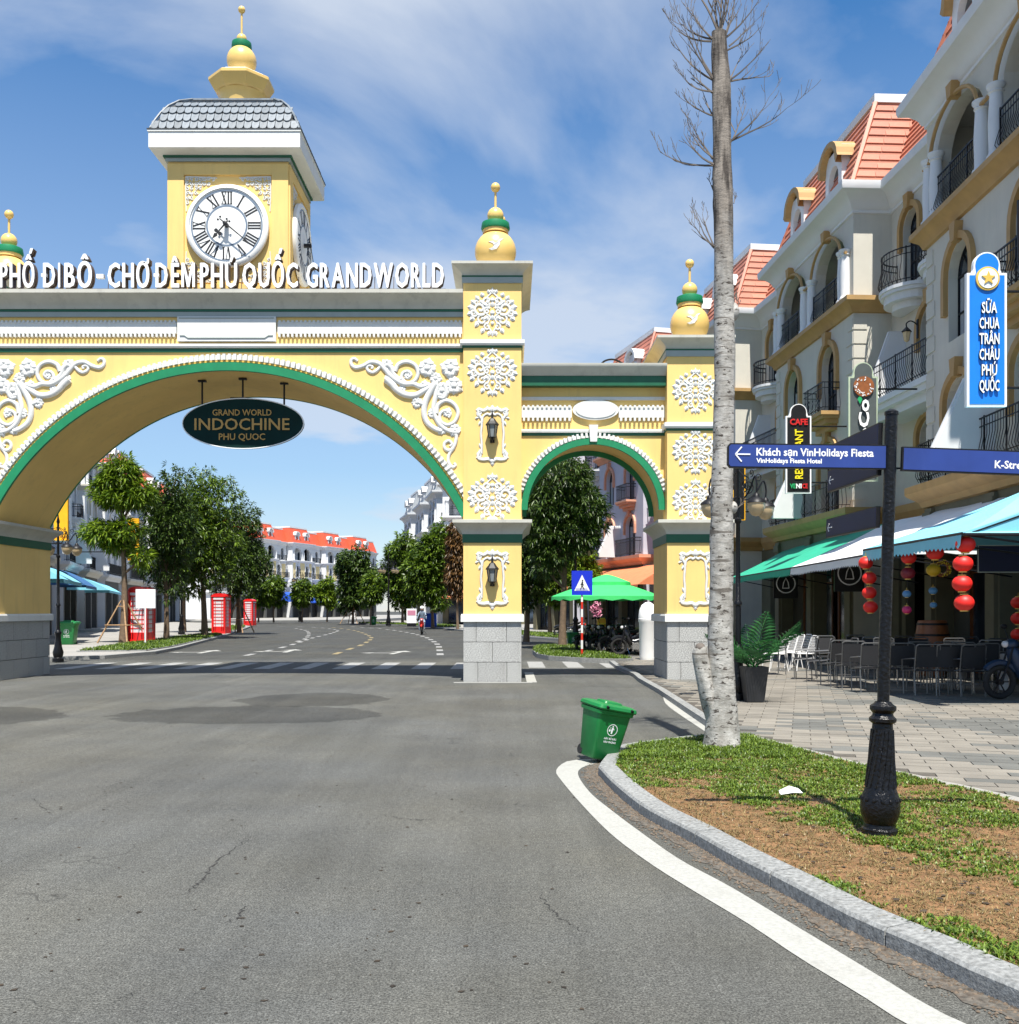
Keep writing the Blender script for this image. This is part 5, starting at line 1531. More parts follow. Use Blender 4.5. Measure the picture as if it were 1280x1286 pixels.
PL, RL = 7.6, 5.4         # pavilion and recess lengths
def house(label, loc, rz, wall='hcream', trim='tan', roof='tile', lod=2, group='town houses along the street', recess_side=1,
          wall2=None, balc=True, tiles=False, style=0, shop='shopwall_shaded', rec=True, white='hwhite', opts=()):
    t = thing('town_house', label, 'house', loc, rz, group)
    T_ = PL + (RL if rec else 0)
    na = 10 if lod else 6
    rs1 = 1.2
    wb = MB()
    ops0 = [(2.05, 2.9, 0, 3.35, 0), (5.55, 2.9, 0, 3.35, 0)]
    ops1 = [(2.05, 1.5, 4.80, 6.55, .55), (5.55, 1.5, 4.80, 6.55, .55)]
    ops2 = [(2.05, 1.35, 8.05, 9.6, .68), (5.55, 1.35, 8.05, 9.6, .68)]
    ops3 = [(2.0, 2.7, 11.3, 12.75, .95), (5.6, 2.7, 11.3, 12.75, .95)]
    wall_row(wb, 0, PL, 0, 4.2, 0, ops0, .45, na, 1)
    wall_row(wb, 0, PL, 4.2, 7.6, 0, ops1, .28, na)
    wall_row(wb, 0, PL, 7.6, 10.9, 0, ops2, .28, na)
    wall_row(wb, 0, PL, 10.9, 14.2, 0, ops3, .35, na)
    wb.quad((0, 0, 0), (0, 10, 0), (0, 10, 14.2), (0, 0, 14.2)); wb.quad((PL, 0, 0), (PL, rs1, 0), (PL, rs1, 14.2), (PL, 0, 14.2))
    wb.quad((0, 1.75, 11.25), (PL, 1.75, 11.25), (PL, 1.75, 14.2), (0, 1.75, 14.2))           # loggia back wall
    wb.quad((.02, .05, 13.9), (PL - .02, .05, 13.9), (PL - .02, 1.75, 13.9), (.02, 1.75, 13.9))
    wb.quad((.02, .0, 11.27), (PL - .02, .0, 11.27), (PL - .02, 1.75, 11.27), (.02, 1.75, 11.27))
    if rec:
        r0 = [(PL + 2.7, 3.4, 0, 3.35, 0)]
        r1_ = [(PL + 2.7, 1.5, 4.75, 6.6, .5)]
        r2_ = [(PL + 2.7, 1.4, 7.95, 9.7, .6)]
        r3_ = [(PL + 1.4, 1.1, 11.3, 13.0, .5), (PL + 4.0, 1.1, 11.3, 13.0, .5)]
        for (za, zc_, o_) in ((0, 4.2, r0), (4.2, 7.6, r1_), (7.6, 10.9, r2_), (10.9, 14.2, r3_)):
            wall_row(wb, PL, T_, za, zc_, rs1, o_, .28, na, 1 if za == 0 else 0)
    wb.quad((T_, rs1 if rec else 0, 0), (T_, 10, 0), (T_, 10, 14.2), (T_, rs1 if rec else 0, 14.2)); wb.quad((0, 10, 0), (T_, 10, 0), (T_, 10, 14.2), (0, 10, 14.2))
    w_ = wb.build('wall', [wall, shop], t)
    # dark core behind the openings
    cb = MB(); cb.box(.03, 2.3, .02, PL - .03, 9.9, 14.1); cb.box(.03, .40, 4.25, PL - .03, 2.3, 11.2)
    if rec: cb.box(PL + .03, rs1 + 1.2, .02, T_ - .03, 9.9, 14.1); cb.box(PL + .03, rs1 + .4, 4.25, T_ - .03, rs1 + 1.2, 14.1)
    cb.build('interior', 'dark', w_)
    if wall2:
        up_ = cached(('panel', wall2), lambda: MB().box(0, 0, 0, 1, .028, 3).mesh('wall_panel', wall2))
        for (xa, xb, y_) in ((.25, 1.15, -.03), (2.95, 4.65, -.03), (6.45, 7.35, -.03)) + (((PL + .3, PL + 1.7, rs1 - .03), (PL + 3.7, PL + 5.1, rs1 - .03)) if rec else ()):
            place('wall_panel', up_, t, (xa, y_, 7.75), (0, 0, 0), (xb - xa, 1, 1))
    # windows, hoods
    for (x, w, zb_, zs, ri) in ops1 + ops2:
        window_part(t, x, .26, zb_, w, zs - zb_, ri, lod)
        if lod or zb_ > 6: surround(t, x, 0, zb_, w, zs - zb_, ri, trim if not (lod == 0 and white == 'hwhite' and trim == 'hwhite') else 'hwhite', lod, .9 if lod == 2 else .5)
    for x in (2.0, 5.6):
        window_part(t, x, 1.74, 11.3, 1.3, 1.5, .3, min(lod, 1), 'balcony_door')
    if rec:
        for (x, w, zb_, zs, ri) in r1_ + r2_ + r3_:
            window_part(t, x, rs1 + .26, zb_, w, zs - zb_, ri, lod)
            if lod: surround(t, x, rs1, zb_, w, zs - zb_, ri, trim, lod, .6)
    # shop front: glazed doors, pilasters
    for (xa, w) in ((2.05, 2.9), (5.55, 2.9)) + (((PL + 2.7, 3.4),) if rec else ()):
        yb = (rs1 if xa > PL else 0) + (.42 if lod < 2 else .9)
        q = MB(); q.box(xa - w / 2, yb, 0, xa + w / 2, yb + .05, 3.35)
        d = q.build('shop_front', 'dark' if lod == 0 else 'glass', t)
        if lod:
            q = MB()
            for fx in (-.5, -.17, .17, .5): q.box(xa + fx * w - .04, yb - .05, 0, xa + fx * w + .04, yb, 3.35)
            q.box(xa - w / 2, yb - .05, 2.5, xa + w / 2, yb - .001, 2.58); q.box(xa - w / 2, yb - .05, .0, xa + w / 2, yb - .001, .35)
            q.build('shop_frame', 'wood' if lod == 2 else 'black', d)
    if lod == 2:
        for x in (.3, 3.8, 7.3) + ((PL + .5, PL + 4.9) if rec else ()):
            y = rs1 if x > PL else 0
            q = MB(); q.box(x - .22, y - .09, 0, x + .22, y - .001, 4.15); q.box(x - .26, y - .13, 0, x + .26, y - .09, .5); q.box(x - .26, y - .14, 3.8, x + .26, y - .09, 4.05)
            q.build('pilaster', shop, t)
    # cornices
    big = [(0, 4.18), (.10, 4.2), (.16, 4.34), (.38, 4.50), (.42, 4.56), (.42, 4.74), (0, 4.76)]
    path = [(0, rs1), (0, 0), (PL, 0), (PL, rs1)]
    b = MB(); b.sweep(path, big, cap=True)
    base_ = b.build('base_cornice', trim, t, smooth=True, ang=30)
    if rec:
        b = MB(); b.sweep([(PL + .43, rs1), (T_, rs1)], [(0, 4.18), (.06, 4.2), (.2, 4.5), (.2, 4.72), (0, 4.73)]); b.build('base_cornice', trim, t)
    b = MB(); b.sweep(path, [(0, 10.78), (.08, 10.8), (.14, 10.95), (.30, 11.08), (.34, 11.1), (.34, 11.24), (0, 11.26)]); b.build('mid_cornice', trim, t, smooth=True, ang=30)
    p2 = path + ([(T_, rs1)] if rec else [])
    b = MB(); b.sweep(p2, [(0, 13.85), (.05, 13.87), (.05, 13.95), (.11, 14.0), (.16, 14.12), (.22, 14.2), (.36, 14.34), (.55, 14.42), (.58, 14.52), (.58, 14.66), (0, 14.68)]); b.build('top_cornice', white, t, smooth=True, ang=30)
    # loggia columns, fascia trims, rails
    def colm():
        q = MB(); q.lathe([(.20, 0), (.20, .08), (.16, .12), (.15, .2), (.165, .9), (.135, 1.62), (.17, 1.66), (.14, 1.70), (.20, 1.80), (.20, 1.86)], n=16 if lod == 2 else 8); return q.mesh('column', white, smooth=True)
    cm_ = cached(('col', lod, white), colm)
    for x in (.42, .86 if lod == 2 else None, 3.44, 4.16, 6.96 if lod == 2 else None, 7.2):
        if x is None: continue
        place('column', cm_, t, (x, -.10, 11.26), (0, 0, 0), (1, 1, .86))
    if lod:
        for x in (2.0, 5.6): surround(t, x, 0, 11.3, 2.7, 1.45, .95, trim, lod, .0) if lod == 1 else None
        if lod == 2:
            for x in (2.0, 5.6):
                q = MB(); pts = arc_top(2.74, 12.75, .97, 14)
                q.tube([(x - 1.8, -.16, 12.72)] + [(x + p[0], -.16, p[1]) for p in pts] + [(x + 1.8, -.16, 12.72)], .05, 5)
                q.prism([(x - .1, 13.66), (x + .1, 13.66), (x + .17, 14.0), (x - .17, 14.0)], -.26, -.001, 'y')
                q.build('arch_trim', trim, t)
        for x in (2.0, 5.6):
            place('railing', cached(('lrail', lod), lambda: rail_mesh([(-1.2, 0), (1.2, 0)], .95, .12, .12, lod)), t, (x, -.12, 11.26))
    # upper floor balconies
    if balc and rec:
        for x in (PL + 1.4, PL + 4.0):
            balcony_round(t, x, rs1, 11.05, 1.05, lod, white)
        b = MB(); x0_, x1_ = PL + .6, T_ - .5
        for (e, z0, z1) in ((0, 7.62, 7.78), (.08, 7.45, 7.62), (.25, 7.2, 7.45)):
            b.box(x0_ + e, .05 + e, z0, x1_ - e, rs1, z1 - .001)
        sl = b.build('balcony', white, t)
        place('railing', cached(('rrail', lod), lambda: rail_mesh([(x0_ + .06, rs1), (x0_ + .06, .12), (x1_ - .06, .12), (x1_ - .06, rs1)], 1.0, .13, .10, lod)), sl, (0, 0, 7.78))
        fin_wall(t, x0_ + .35, .15, rs1, 7.78, 8.3, 9.9, white)
    if balc:
        # projecting balcony on the base cornice
        place('railing', cached(('prail', lod), lambda: rail_mesh([(.3, .0), (.3, -.34), (7.3, -.34), (7.3, 0)], .98, .13, .08, lod)), t, (0, 0, 4.76))
        b = MB()
        for (e, z0, z1, o) in ((0, 7.86, 7.98, .62), (.06, 7.76, 7.86, .55), (.15, 7.6, 7.76, .42), (.26, 7.42, 7.6, .22)):
            b.box(5.55 - .95 + e, -o, z0, 5.55 + .95 - e, 0, z1 - .001)
        sl = b.build('balcony', trim, t)
        place('railing', cached(('wrail', lod), lambda: rail_mesh([(-.9, 0), (-.9, -.55), (.9, -.55), (.9, 0)], .92, .12, .10, lod)), sl, (5.55, 0, 7.98))
        if lod: fin_wall(t, 3.8, -1.35, 0, 4.76, 5.0, 6.6, white, .2)
    # quoins
    if lod == 2:
        qm = cached('quoin', lambda: MB().box(0, -.025, 0, .42, 0, .36).mesh('quoin', wall))
        qm2 = cached('quoin2', lambda: MB().box(-.0, 0, 0, .025, .42, .36).mesh('quoin', wall))
        z = 5.0; k_ = 0
        while z < 10.3:
            o = place('quoin', qm, t, (PL - .43 - (.12 if k_ % 2 else 0), 0, z), (0, 0, 0), (1 if k_ % 2 == 0 else 1.28, 1, 1))
            place('quoin', qm2, t, (PL, .0, z)); place('quoin', qm, t, (.01, 0, z), (0, 0, 0), (1 if k_ % 2 == 0 else 1.28, 1, 1))
            z += .44; k_ += 1
    # mansard
    H1, IN = 2.9, 1.05
    zb_ = 14.68
    def mans(x0, x1, y0, y1, inx0, inx1, h, nm):
        c0 = [(x0, y0), (x1, y0), (x1, y1), (x0, y1)]; c1 = [(x0 + inx0, y0 + IN), (x1 - inx1, y0 + IN), (x1 - inx1, y1 - .4), (x0 + inx0, y1 - .4)]
        q = MB()
        q.add([(x, y, zb_) for x, y in c0] + [(x, y, zb_ + h) for x, y in c1], [(0, 1, 5, 4), (1, 2, 6, 5), (2, 3, 7, 6), (3, 0, 4, 7), (4, 5, 6, 7)])
        o = q.build('roof', roof if not tiles else 'tilered_dark', t)
        c = MB(); c.box(c1[0][0] - .06, c1[0][1] - .06, zb_ + h, c1[1][0] + .06, c1[2][1], zb_ + h + .26); c.build('roof_cap', white, o)
        if lod:
            for i, j in ((0, 0), (1, 1)):
                hp = MB(); hp.tube([(*c0[i], zb_), (*c1[j], zb_ + h)], .09, 5); hp.build('hip_roll', roof, o)
        return o, c0, c1, h
    M.setdefault('tilered_dark', M['tile'])
    ro, c0, c1, hh = mans(-.15, PL + .15, -.12, 9.5, .7, .7, H1, 'pav')
    rr_ = None
    if rec: rr_, d0, d1, h2 = mans(PL - .6, T_ + .2, rs1 - .1, 9.5, .0, .0, H1 - .45, 'rec')
    def courses(o, c0, c1, h, sides, n=10, cut=None):
        r = random.Random(3)
        um = cached('tile_unit', lambda: MB().add([(-.5, -.035, 0), (.5, -.035, 0), (.5, .02, 1), (-.5, .02, 1), (-.5, 0, 0), (.5, 0, 0), (.5, .03, 1), (-.5, .03, 1)], [(0, 1, 2, 3), (0, 4, 5, 1), (0, 3, 7, 4), (1, 5, 6, 2)]).mesh('roof_tile', 'tile'))
        stuff = MB()
        for sd in sides:
            A, B = Vector((*c0[sd], zb_)), Vector((*c0[(sd + 1) % 4], zb_)); C_, D_ = Vector((*c1[(sd + 1) % 4], zb_ + h)), Vector((*c1[sd], zb_ + h))
            for k in range(n):
                a, b_ = A.lerp(D_, k / n), B.lerp(C_, k / n)
                up = (D_ - A) / n; upd = (C_ - B) / n
                nt = max(2, int((b_ - a).length / .62)); nt = min(nt, 14)
                for i in range(nt):
                    p, q = a.lerp(b_, i / nt), a.lerp(b_, (i + 1) / nt)
                    m = (p + q) / 2; w = (q - p).length
                    ux = (q - p).normalized(); vz = (up.lerp(upd, (i + .5) / nt)); vz_l = vz.length
                    vz0 = (vz - ux * vz.dot(ux)).normalized(); ny = vz0.cross(ux)
                    mt = Matrix((( ux.x * (w - .012), ny.x, vz0.x * vz_l * 1.02, m.x), (ux.y * (w - .012), ny.y, vz0.y * vz_l * 1.02, m.y), (ux.z, ny.z, vz0.z * vz_l * 1.02, m.z), (0, 0, 0, 1)))
                    if tiles == 2 or (tiles and sd == 1):
                        ob = place('roof_tile', um, o); ob.matrix_local = mt
                    else:
                        stuff.M = mt; stuff.add([tuple(v.co) for v in um.vertices], [tuple(p_.vertices) for p_ in um.polygons])
        if stuff.v:
            stuff.M = None
            so_ = stuff.build('roof_tiling', 'tile', o); so_['kind'] = 'stuff'
    if tiles:
        courses(ro, c0, c1, hh, (0, 1, 3))
        if rec: courses(rr_, d0, d1, h2, (0,))
    elif lod:
        q = MB()
        for (A0, A1, hx) in (((c0), (c1), hh),) + (((d0, d1, h2),) if rec else ()):
            for k in range(1, 9):
                f = k / 9
                a = Vector(A0[0]).lerp(Vector(A1[0]), f); b_ = Vector(A0[1]).lerp(Vector(A1[1]), f)
                q.tube([(a.x, a.y, zb_ + hx * f), (b_.x, b_.y, zb_ + hx * f)], .03, 4)
        q.build('roof_course', roof, ro)
    # dormers
    def dormer(x, y):
        def body():
            q = MB(); wall_row(q, -.72, .72, 0, 1.95, 0, [(0, .85, .25, 1.1, .42)], .18, 8)
            q.quad((-.72, 0, 0), (-.72, 1.4, 0), (-.72, 1.4, 1.95), (-.72, 0, 1.95)); q.quad((.72, 0, 0), (.72, 1.4, 0), (.72, 1.4, 1.95), (.72, 0, 1.95))
            return q.mesh('dormer', white)
        def hood():
            q = MB(); n = 10
            arc = [(-.92, 1.5)] + [(-.85 * math.cos(PI * i / n), 1.62 + .62 * math.sin(PI * i / n)) for i in range(n + 1)] + [(.92, 1.5)]
            arc2 = [(p[0] * .80, p[1] - .16) for p in arc]
            k = len(arc)
            vs = [(p[0], -.22, p[1]) for p in arc] + [(p[0], -.22, p[1]) for p in arc2] + [(p[0], 1.3, p[1]) for p in arc] + [(p[0], 0.0, p[1]) for p in arc2]
            fs = []
            for i in range(k - 1): fs += [(i, i + 1, k + i + 1, k + i), (i, 2 * k + i, 2 * k + i + 1, i + 1), (k + i, k + i + 1, 3 * k + i + 1, 3 * k + i)]
            q.add(vs, fs); return q.mesh('dormer_hood', trim if lod == 2 else white)
        d = place('dormer', cached(('dorm', white), body), t, (x, y, 14.66))
        place('dormer_hood', cached(('hoodd', trim, lod, white), hood), d)
        window_part(d, 0, .17, .25, .85, .85, .42, 0, 'dormer_window')
    for x in (2.0, 5.6): dormer(x, .12)
    return t
# ------------------------------------------------------------------ the terraces
def row_right(label, far_xy, heading, **kw):
    """house on the right-hand side; far_xy is the far front corner of its pavilion; heading (deg) turns its line to the left going away"""
    return house(label, (far_xy[0], far_xy[1], 0), R(-90 + heading), **kw)
def along(p, heading, s):
    """move s metres towards the camera along a right-hand facade"""
    a = R(-90 + heading)
    return (p[0] + math.cos(a) * s, p[1] + math.sin(a) * s)
G1 = 'terraced houses on the right of the gate'
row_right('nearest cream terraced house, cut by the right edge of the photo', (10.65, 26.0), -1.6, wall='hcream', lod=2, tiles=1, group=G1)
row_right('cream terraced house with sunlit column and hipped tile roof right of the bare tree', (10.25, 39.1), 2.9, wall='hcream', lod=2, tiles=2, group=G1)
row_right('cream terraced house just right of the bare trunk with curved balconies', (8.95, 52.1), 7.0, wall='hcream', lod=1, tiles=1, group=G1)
row_right('lilac house with salmon cornice and orange awning seen through the side arch', (5.75, 65.2), 14.0, wall='hlilac', trim='salmon', lod=1, group=G1)
row_right('farthest lilac house of the right terrace behind the street tree', (1.8, 77.6), 20.0, wall='hlilac', trim='salmon', lod=1, group=G1)

G2 = 'white houses left of the road beyond the gate'
lp = [(-21.2, 41.0), (-25.0, 53.4), (-28.8, 65.8), (-32.6, 78.2), (-36.0, 90.7), (-38.8, 103.4), (-41.0, 116.2), (-43.0, 129), (-46, 142), (-50, 155)]
desc = ['nearest white house left of the road with light blue awning', 'white house behind the slender propped tree', 'white house behind the first red phone box', 'white house hidden by the dense street trees',
        'white house with red roof above the left trees', 'white house peeking over the left tree crowns', 'white house at the bend behind the trees', 'white house left of the far orange roofed terrace', 'white house behind the far terrace corner']
for i in range(9):
    (x0, y0), (x1, y1) = lp[i], lp[i + 1]
    a = math.atan2(y1 - y0, x1 - x0)
    house(desc[i], (x0, y0, 0), a, wall='hwhite', trim='hwhite' if i % 2 == 0 else 'hcream', roof='tilered', lod=1 if i < 4 else 0, group=G2, shop='joint')  # ground floors take the dark mortar colour as painted shop shade
G3 = 'far terrace with orange roofs facing the road'
fp = [(-50.5, 172.0), (-46.2, 184.6), (-42.0, 197.2), (-37.8, 209.8), (-33.6, 222.4), (-29.5, 235)]
fd = ['leftmost orange roofed house of the far terrace, partly behind tree crowns', 'second orange roofed house of the far terrace, above the blue awning', 'middle orange roofed house of the far terrace, between two small trees',
      'orange roofed house of the far terrace behind the round tree', 'last orange roofed house at the right end of the far terrace']
for i in range(5):
    (x0, y0), (x1, y1) = fp[i], fp[i + 1]
    a = math.atan2(y1 - y0, x1 - x0)
    house(fd[i], (x0, y0, 0), a, wall='hwhite', trim='hwhite', roof='tilered', wall2='hyellow', lod=0, group=G3, shop='joint')
G4 = 'white houses with grey roofs right of the road'
# corner block with grey mansard beyond the right-hand trees
rp = [(-7.0, 106.0), (-9.3, 119.0), (-12.0, 132.0), (-15.0, 145.0)]
rd = ['white grey roofed corner house just left of the middle pier', 'white grey roofed house behind the corner house', 'white grey roofed house farther along the bend', ]
for i in range(3):
    (x1, y1), (x0, y0) = rp[i], rp[i + 1]
    a = math.atan2(y1 - y0, x1 - x0)
    h = house(rd[i], (x0, y0, 0), a, wall='hwhite', trim='hwhite', roof='tilegrey', lod=1 if i == 0 else 0, group=G4)
h = house('white grey roofed side wing turned towards the camera behind the middle pier', (-6.9, 105.0, 0), 0, wall='hwhite', trim='hwhite', roof='tilegrey', lod=1, group=G4)
# low dark shop row closing the view through the side arch
house('pale house at the end of the side lane, seen under the side arch', (3.5, 118, 0), 0, wall='hwhite', trim='hwhite', roof='tilegrey', lod=0, group=G4)

# ------------------------------------------------------------------ awnings
def awning(label, y0, y1, xf, xw, zf, zt, m, stripes=(), hip=True, group='awnings on the right', xf1=None, rz=0, loc=None, val=.24, sgn=1):
    """canvas between facade x=xw (height zt) and front bar x=xf (height zf), from y0 (near) to y1 (far)"""
    a = thing('awning', label, 'awning', (xw, y0, 0) if loc is None else loc, rz, group)
    L_, D_ = y1 - y0, xw - xf
    D1 = D_ if xf1 is None else xw - xf1
    n, k = 14, 6
    b = MB(); rr = random.Random(int(y0 * 10))
    def pt(u, v):
        d = D_ + (D1 - D_) * u
        sag = -.05 * math.sin(PI * v) + .012 * math.sin(17 * u + 3 * v)
        endu = u * L_
        return (-d * v, endu, zt + (zf - zt) * v + sag)
    N_, K_ = 28, 8
    ids = [[pt(i / N_, j / K_) for j in range(K_ + 1)] for i in range(N_ + 1)]
    vs = [p for r in ids for p in r]
    for i in range(N_):
        for j in range(K_):
            mi = 1 if any(s0 <= (i + .5) / N_ - .18 * (1 - (j + .5) / K_) <= s1 for s0, s1 in stripes) else 0
            b.add([vs[i * (K_ + 1) + j], vs[(i + 1) * (K_ + 1) + j], vs[(i + 1) * (K_ + 1) + j + 1], vs[i * (K_ + 1) + j + 1]], [(0, 1, 2, 3)], mi)
    b.build('canvas', [m, 'canvas_stripe'], a, smooth=True)
    v = MB(); q = int(L_ / .16) * 2
    for i in range(q):
        u0, u1 = i / q, (i + 1) / q
        p0, p1 = pt(u0, 1), pt(u1, 1)
        d0, d1 = (val - .05, val) if i % 2 == 0 else (val, val - .05)
        v.quad((p0[0] - .01, p0[1], p0[2]), (p1[0] - .01, p1[1], p1[2]), (p1[0] - .03, p1[1], p1[2] - d1), (p0[0] - .03, p0[1], p0[2] - d0))
    v.build('valance', m, a)
    if hip:
        e = MB()
        for u in (0, 1):
            p = [pt(u, j / K_) for j in range(K_ + 1)]
            for s, t_ in zip(p, p[1:]): e.quad(s, t_, (t_[0], t_[1], zf - .02), (s[0], s[1], zf - .02))
        e.build('side_panel', m, a)
    f = MB()
    f.tube([(-D_, 0, zf - .01), (-D1, L_, zf - .01)], .025, 6)
    for i in range(4):
        u = i / 3
        p = pt(u, 1); f.tube([(0, u * L_, zf - .5), (p[0] + .05, p[1], zf - .03)], .018, 5); f.tube([(0, u * L_, zt - .14), (p[0], p[1], zf - .05)], .016, 5)
    f.build('frame', 'black', a)
    return a
awning('sky blue scalloped awning hanging over the restaurant tables', 15.6, 20.0, 6.93, 10.45, 2.78, 4.1, 'canvas_blue', [], xf1=6.95)
awning('off white awning between the blue and green awnings', 21.6, 29.0, 7.72, 10.65, 2.80, 4.05, 'canvas_white', [], xf1=8.02)
awning('sea green awning beside the bare tree trunk', 29.05, 38.5, 8.02, 10.7, 2.80, 4.05, 'canvas_green', [], xf1=8.35)
# second, raised blue canopy whose near end fills the right edge
cp = thing('canopy', 'big light blue canopy whose sunlit end hangs at the right edge above the red lanterns', 'canopy', (0, 0, 0))
b = MB()
A = [(6.93, 15.55, 2.76), (10.0, 15.2, 2.78), (9.6, 18.6, 4.0), (8.95, 16.6, 3.62)]
n_ = 10
vs = []
for i in range(n_ + 1):
    for j in range(n_ + 1):
        u, v = i / n_, j / n_
        bx = A[0][0] + (11.5 - A[0][0]) * u; by = 15.55 + .0 * u
        tx, ty, tz = 8.75 + 2.75 * u, 16.8, 3.72
        x, y, z = bx + (tx - bx) * v, by + (ty - by) * v, 2.76 + (tz - 2.76) * v - .05 * math.sin(PI * v) + .02 * math.sin(7 * u + 3 * v)
        vs.append((x, y, z))
b.add(vs, [(i * (n_ + 1) + j, (i + 1) * (n_ + 1) + j, (i + 1) * (n_ + 1) + j + 1, i * (n_ + 1) + j + 1) for i in range(n_) for j in range(n_)])
b.build('canvas', 'canvas_blue', cp, smooth=True)
b = MB(); b.tube([(6.93, 15.54, 2.75), (11.5, 15.54, 2.75)], .025, 6); b.tube([(9.9, 15.6, 0.06), (9.9, 15.6, 2.75)], .03, 6); b.build('frame', 'black', cp)

def fwd_awning(label, loc, rz, L_, D_, zf, zt, m, group):
    b = thing('awning', label, 'awning', loc, rz, group)
    q = MB(); K_ = 6
    for j in range(K_):
        v0, v1 = j / K_, (j + 1) / K_
        f = lambda v: zt + (zf - zt) * v + .18 * math.sin(PI * v)
        q.quad((0, -D_ * v0, f(v0)), (L_, -D_ * v0, f(v0)), (L_, -D_ * v1, f(v1)), (0, -D_ * v1, f(v1)))
    for x in (0, L_):
        q.prism([(-D_ * j / K_, f(j / K_)) for j in range(K_ + 1)] + [(0, zf)], x - .005, x + .005, 'x')
    q.build('canvas', m, b, smooth=True, ang=30)
    q = MB(); n = int(L_ / .4)
    for i in range(n):
        x0, x1 = L_ * i / n, L_ * (i + 1) / n
        q.add([(x0, -D_ - .01, zf), (x1, -D_ - .01, zf), (x1, -D_ - .02, zf - .14), ((x0 + x1) / 2, -D_ - .02, zf - .2), (x0, -D_ - .02, zf - .14)], [(0, 1, 2, 3, 4)])
    q.build('valance', m, b)
    return b
a0 = math.atan2(12.4, -3.8)
fwd_awning('light blue awning on the nearest left house beside the left pier', (-21.0, 42.0, 0), a0, 7.0, 2.4, 2.9, 3.9, 'canvas_blue', 'awnings on the left')
fwd_awning('dark striped awning behind the slender propped tree', (-24.2, 53.0, 0), a0, 6.0, 2.0, 2.9, 3.9, 'canvas_stripe', 'awnings on the left')
fwd_awning('teal awning between the red phone boxes behind the trees', (-28.9, 66.5, 0), a0, 11.0, 2.6, 2.9, 3.9, 'canvas_blue', 'awnings on the left')
af = math.atan2(12.6, 4.3)
fwd_awning('left cobalt blue awning under the far orange roofs', (-43.2, 193.4, 0), af, 7.2, 3.4, 3.1, 5.0, 'canvas_dblue', 'awnings under the far terrace')
fwd_awning('right cobalt blue awning under the far orange roofs', (-40.0, 203.0, 0), af, 7.2, 3.4, 3.1, 5.0, 'canvas_dblue', 'awnings under the far terrace')
ar = math.atan2(-12.6, 3.95)
fwd_awning('orange awning under the lilac house seen through the side arch', (5.9, 65.0, 0), R(-90 + 14), 13.0, 2.6, 2.9, 4.1, 'canvas_orange', 'awnings on the right')
fwd_awning('dusty pink awning by the corner house left of the middle pier', (-8.6, 105, 0), 0, 5.0, 2.4, 2.9, 3.9, 'canvas_orange', 'awnings on the right')

# ------------------------------------------------------------------ projecting shop signs
def sign_board(name, label, px0, px1, y, zlo, zhi, body, rim, xwall=10.5):
    x0, x1 = (px0 - 640) / 1280 * y, (px1 - 640) / 1280 * y
    w, h = x1 - x0, zhi - zlo
    s = thing(name, label, 'sign', ((x0 + x1) / 2, y, zlo), 0, 'projecting shop signs on the right')
    def outline(e):
        W = w / 2 - e; sh = h - .38
        pts = [(-W, e), (W, e), (W, sh - e), (W - .10, sh - e), (W - .12, sh - e + .06)]
        r = w * .33 - e * .6
        cz_ = h - w * .33 - .0
        for i in range(11):
            a = PI * i / 10
            pts.append((r * math.cos(a), cz_ + r * math.sin(a)))
        pts += [(-(W - .12), sh - e + .06), (-(W - .10), sh - e), (-W, sh - e)]
        return pts
    b = MB(); b.prism(outline(0), -.05, .05, 'y'); b.build('rim', rim, s)
    b = MB(); b.prism(outline(.045), -.062, -.051, 'y'); b.build('panel', body, s)
    b = MB()
    for z in (.35, h - .7): b.tube([(w / 2, 0, z), (xwall + .3 - (x0 + x1) / 2, 0, z)], .025, 6)
    b.build('bracket', 'black', s)
    return s, w, h
s, w, h = sign_board('shop_sign', 'bright blue vertical sign with a gold star and white Vietnamese words', 1213, 1263, 18.5, 5.28, 8.08, 'brightblue', 'letter')
for i, wd in enumerate(('SỮA', 'CHUA', 'TRÂN', 'CHÂU', 'PHÚ', 'QUỐC')):
    z = h - (382 - 318 + i * 19.5 + 7) * 18.5 / 1280
    ww = {'SỮA': 19, 'CHUA': 25, 'TRÂN': 25, 'CHÂU': 25, 'PHÚ': 19, 'QUỐC': 25}[wd] * 18.5 / 1280
    place('lettering', text_mesh(wd, ['letter', 'signnavy'], .025, .02, ww, 13.5 * 18.5 / 1280), s, (0.02, -.085, z - .09))
zc_ = h - (352 - 318) * 18.5 / 1280
b = MB(Matrix.Translation((0, -.062, zc_)) @ Matrix.Rotation(R(90), 4, 'X')); b.lathe([(.215, 0), (.215, .03), (.175, .035)], n=32); o = b.build('badge_ring', 'gold', s)
b = MB(Matrix.Translation((0, -.062, zc_)) @ Matrix.Rotation(R(90), 4, 'X')); b.lathe([(.18, 0), (.18, .042), (.001, .0425)], n=32); b.build('badge', 'letter', s)
b = MB(); b.prism([((.13 if i % 2 == 0 else .055) * math.sin(2 * PI * i / 10), zc_ + (.13 if i % 2 == 0 else .055) * math.cos(2 * PI * i / 10)) for i in range(10)], -.125, -.106, 'y'); b.build('star', 'gold', s)

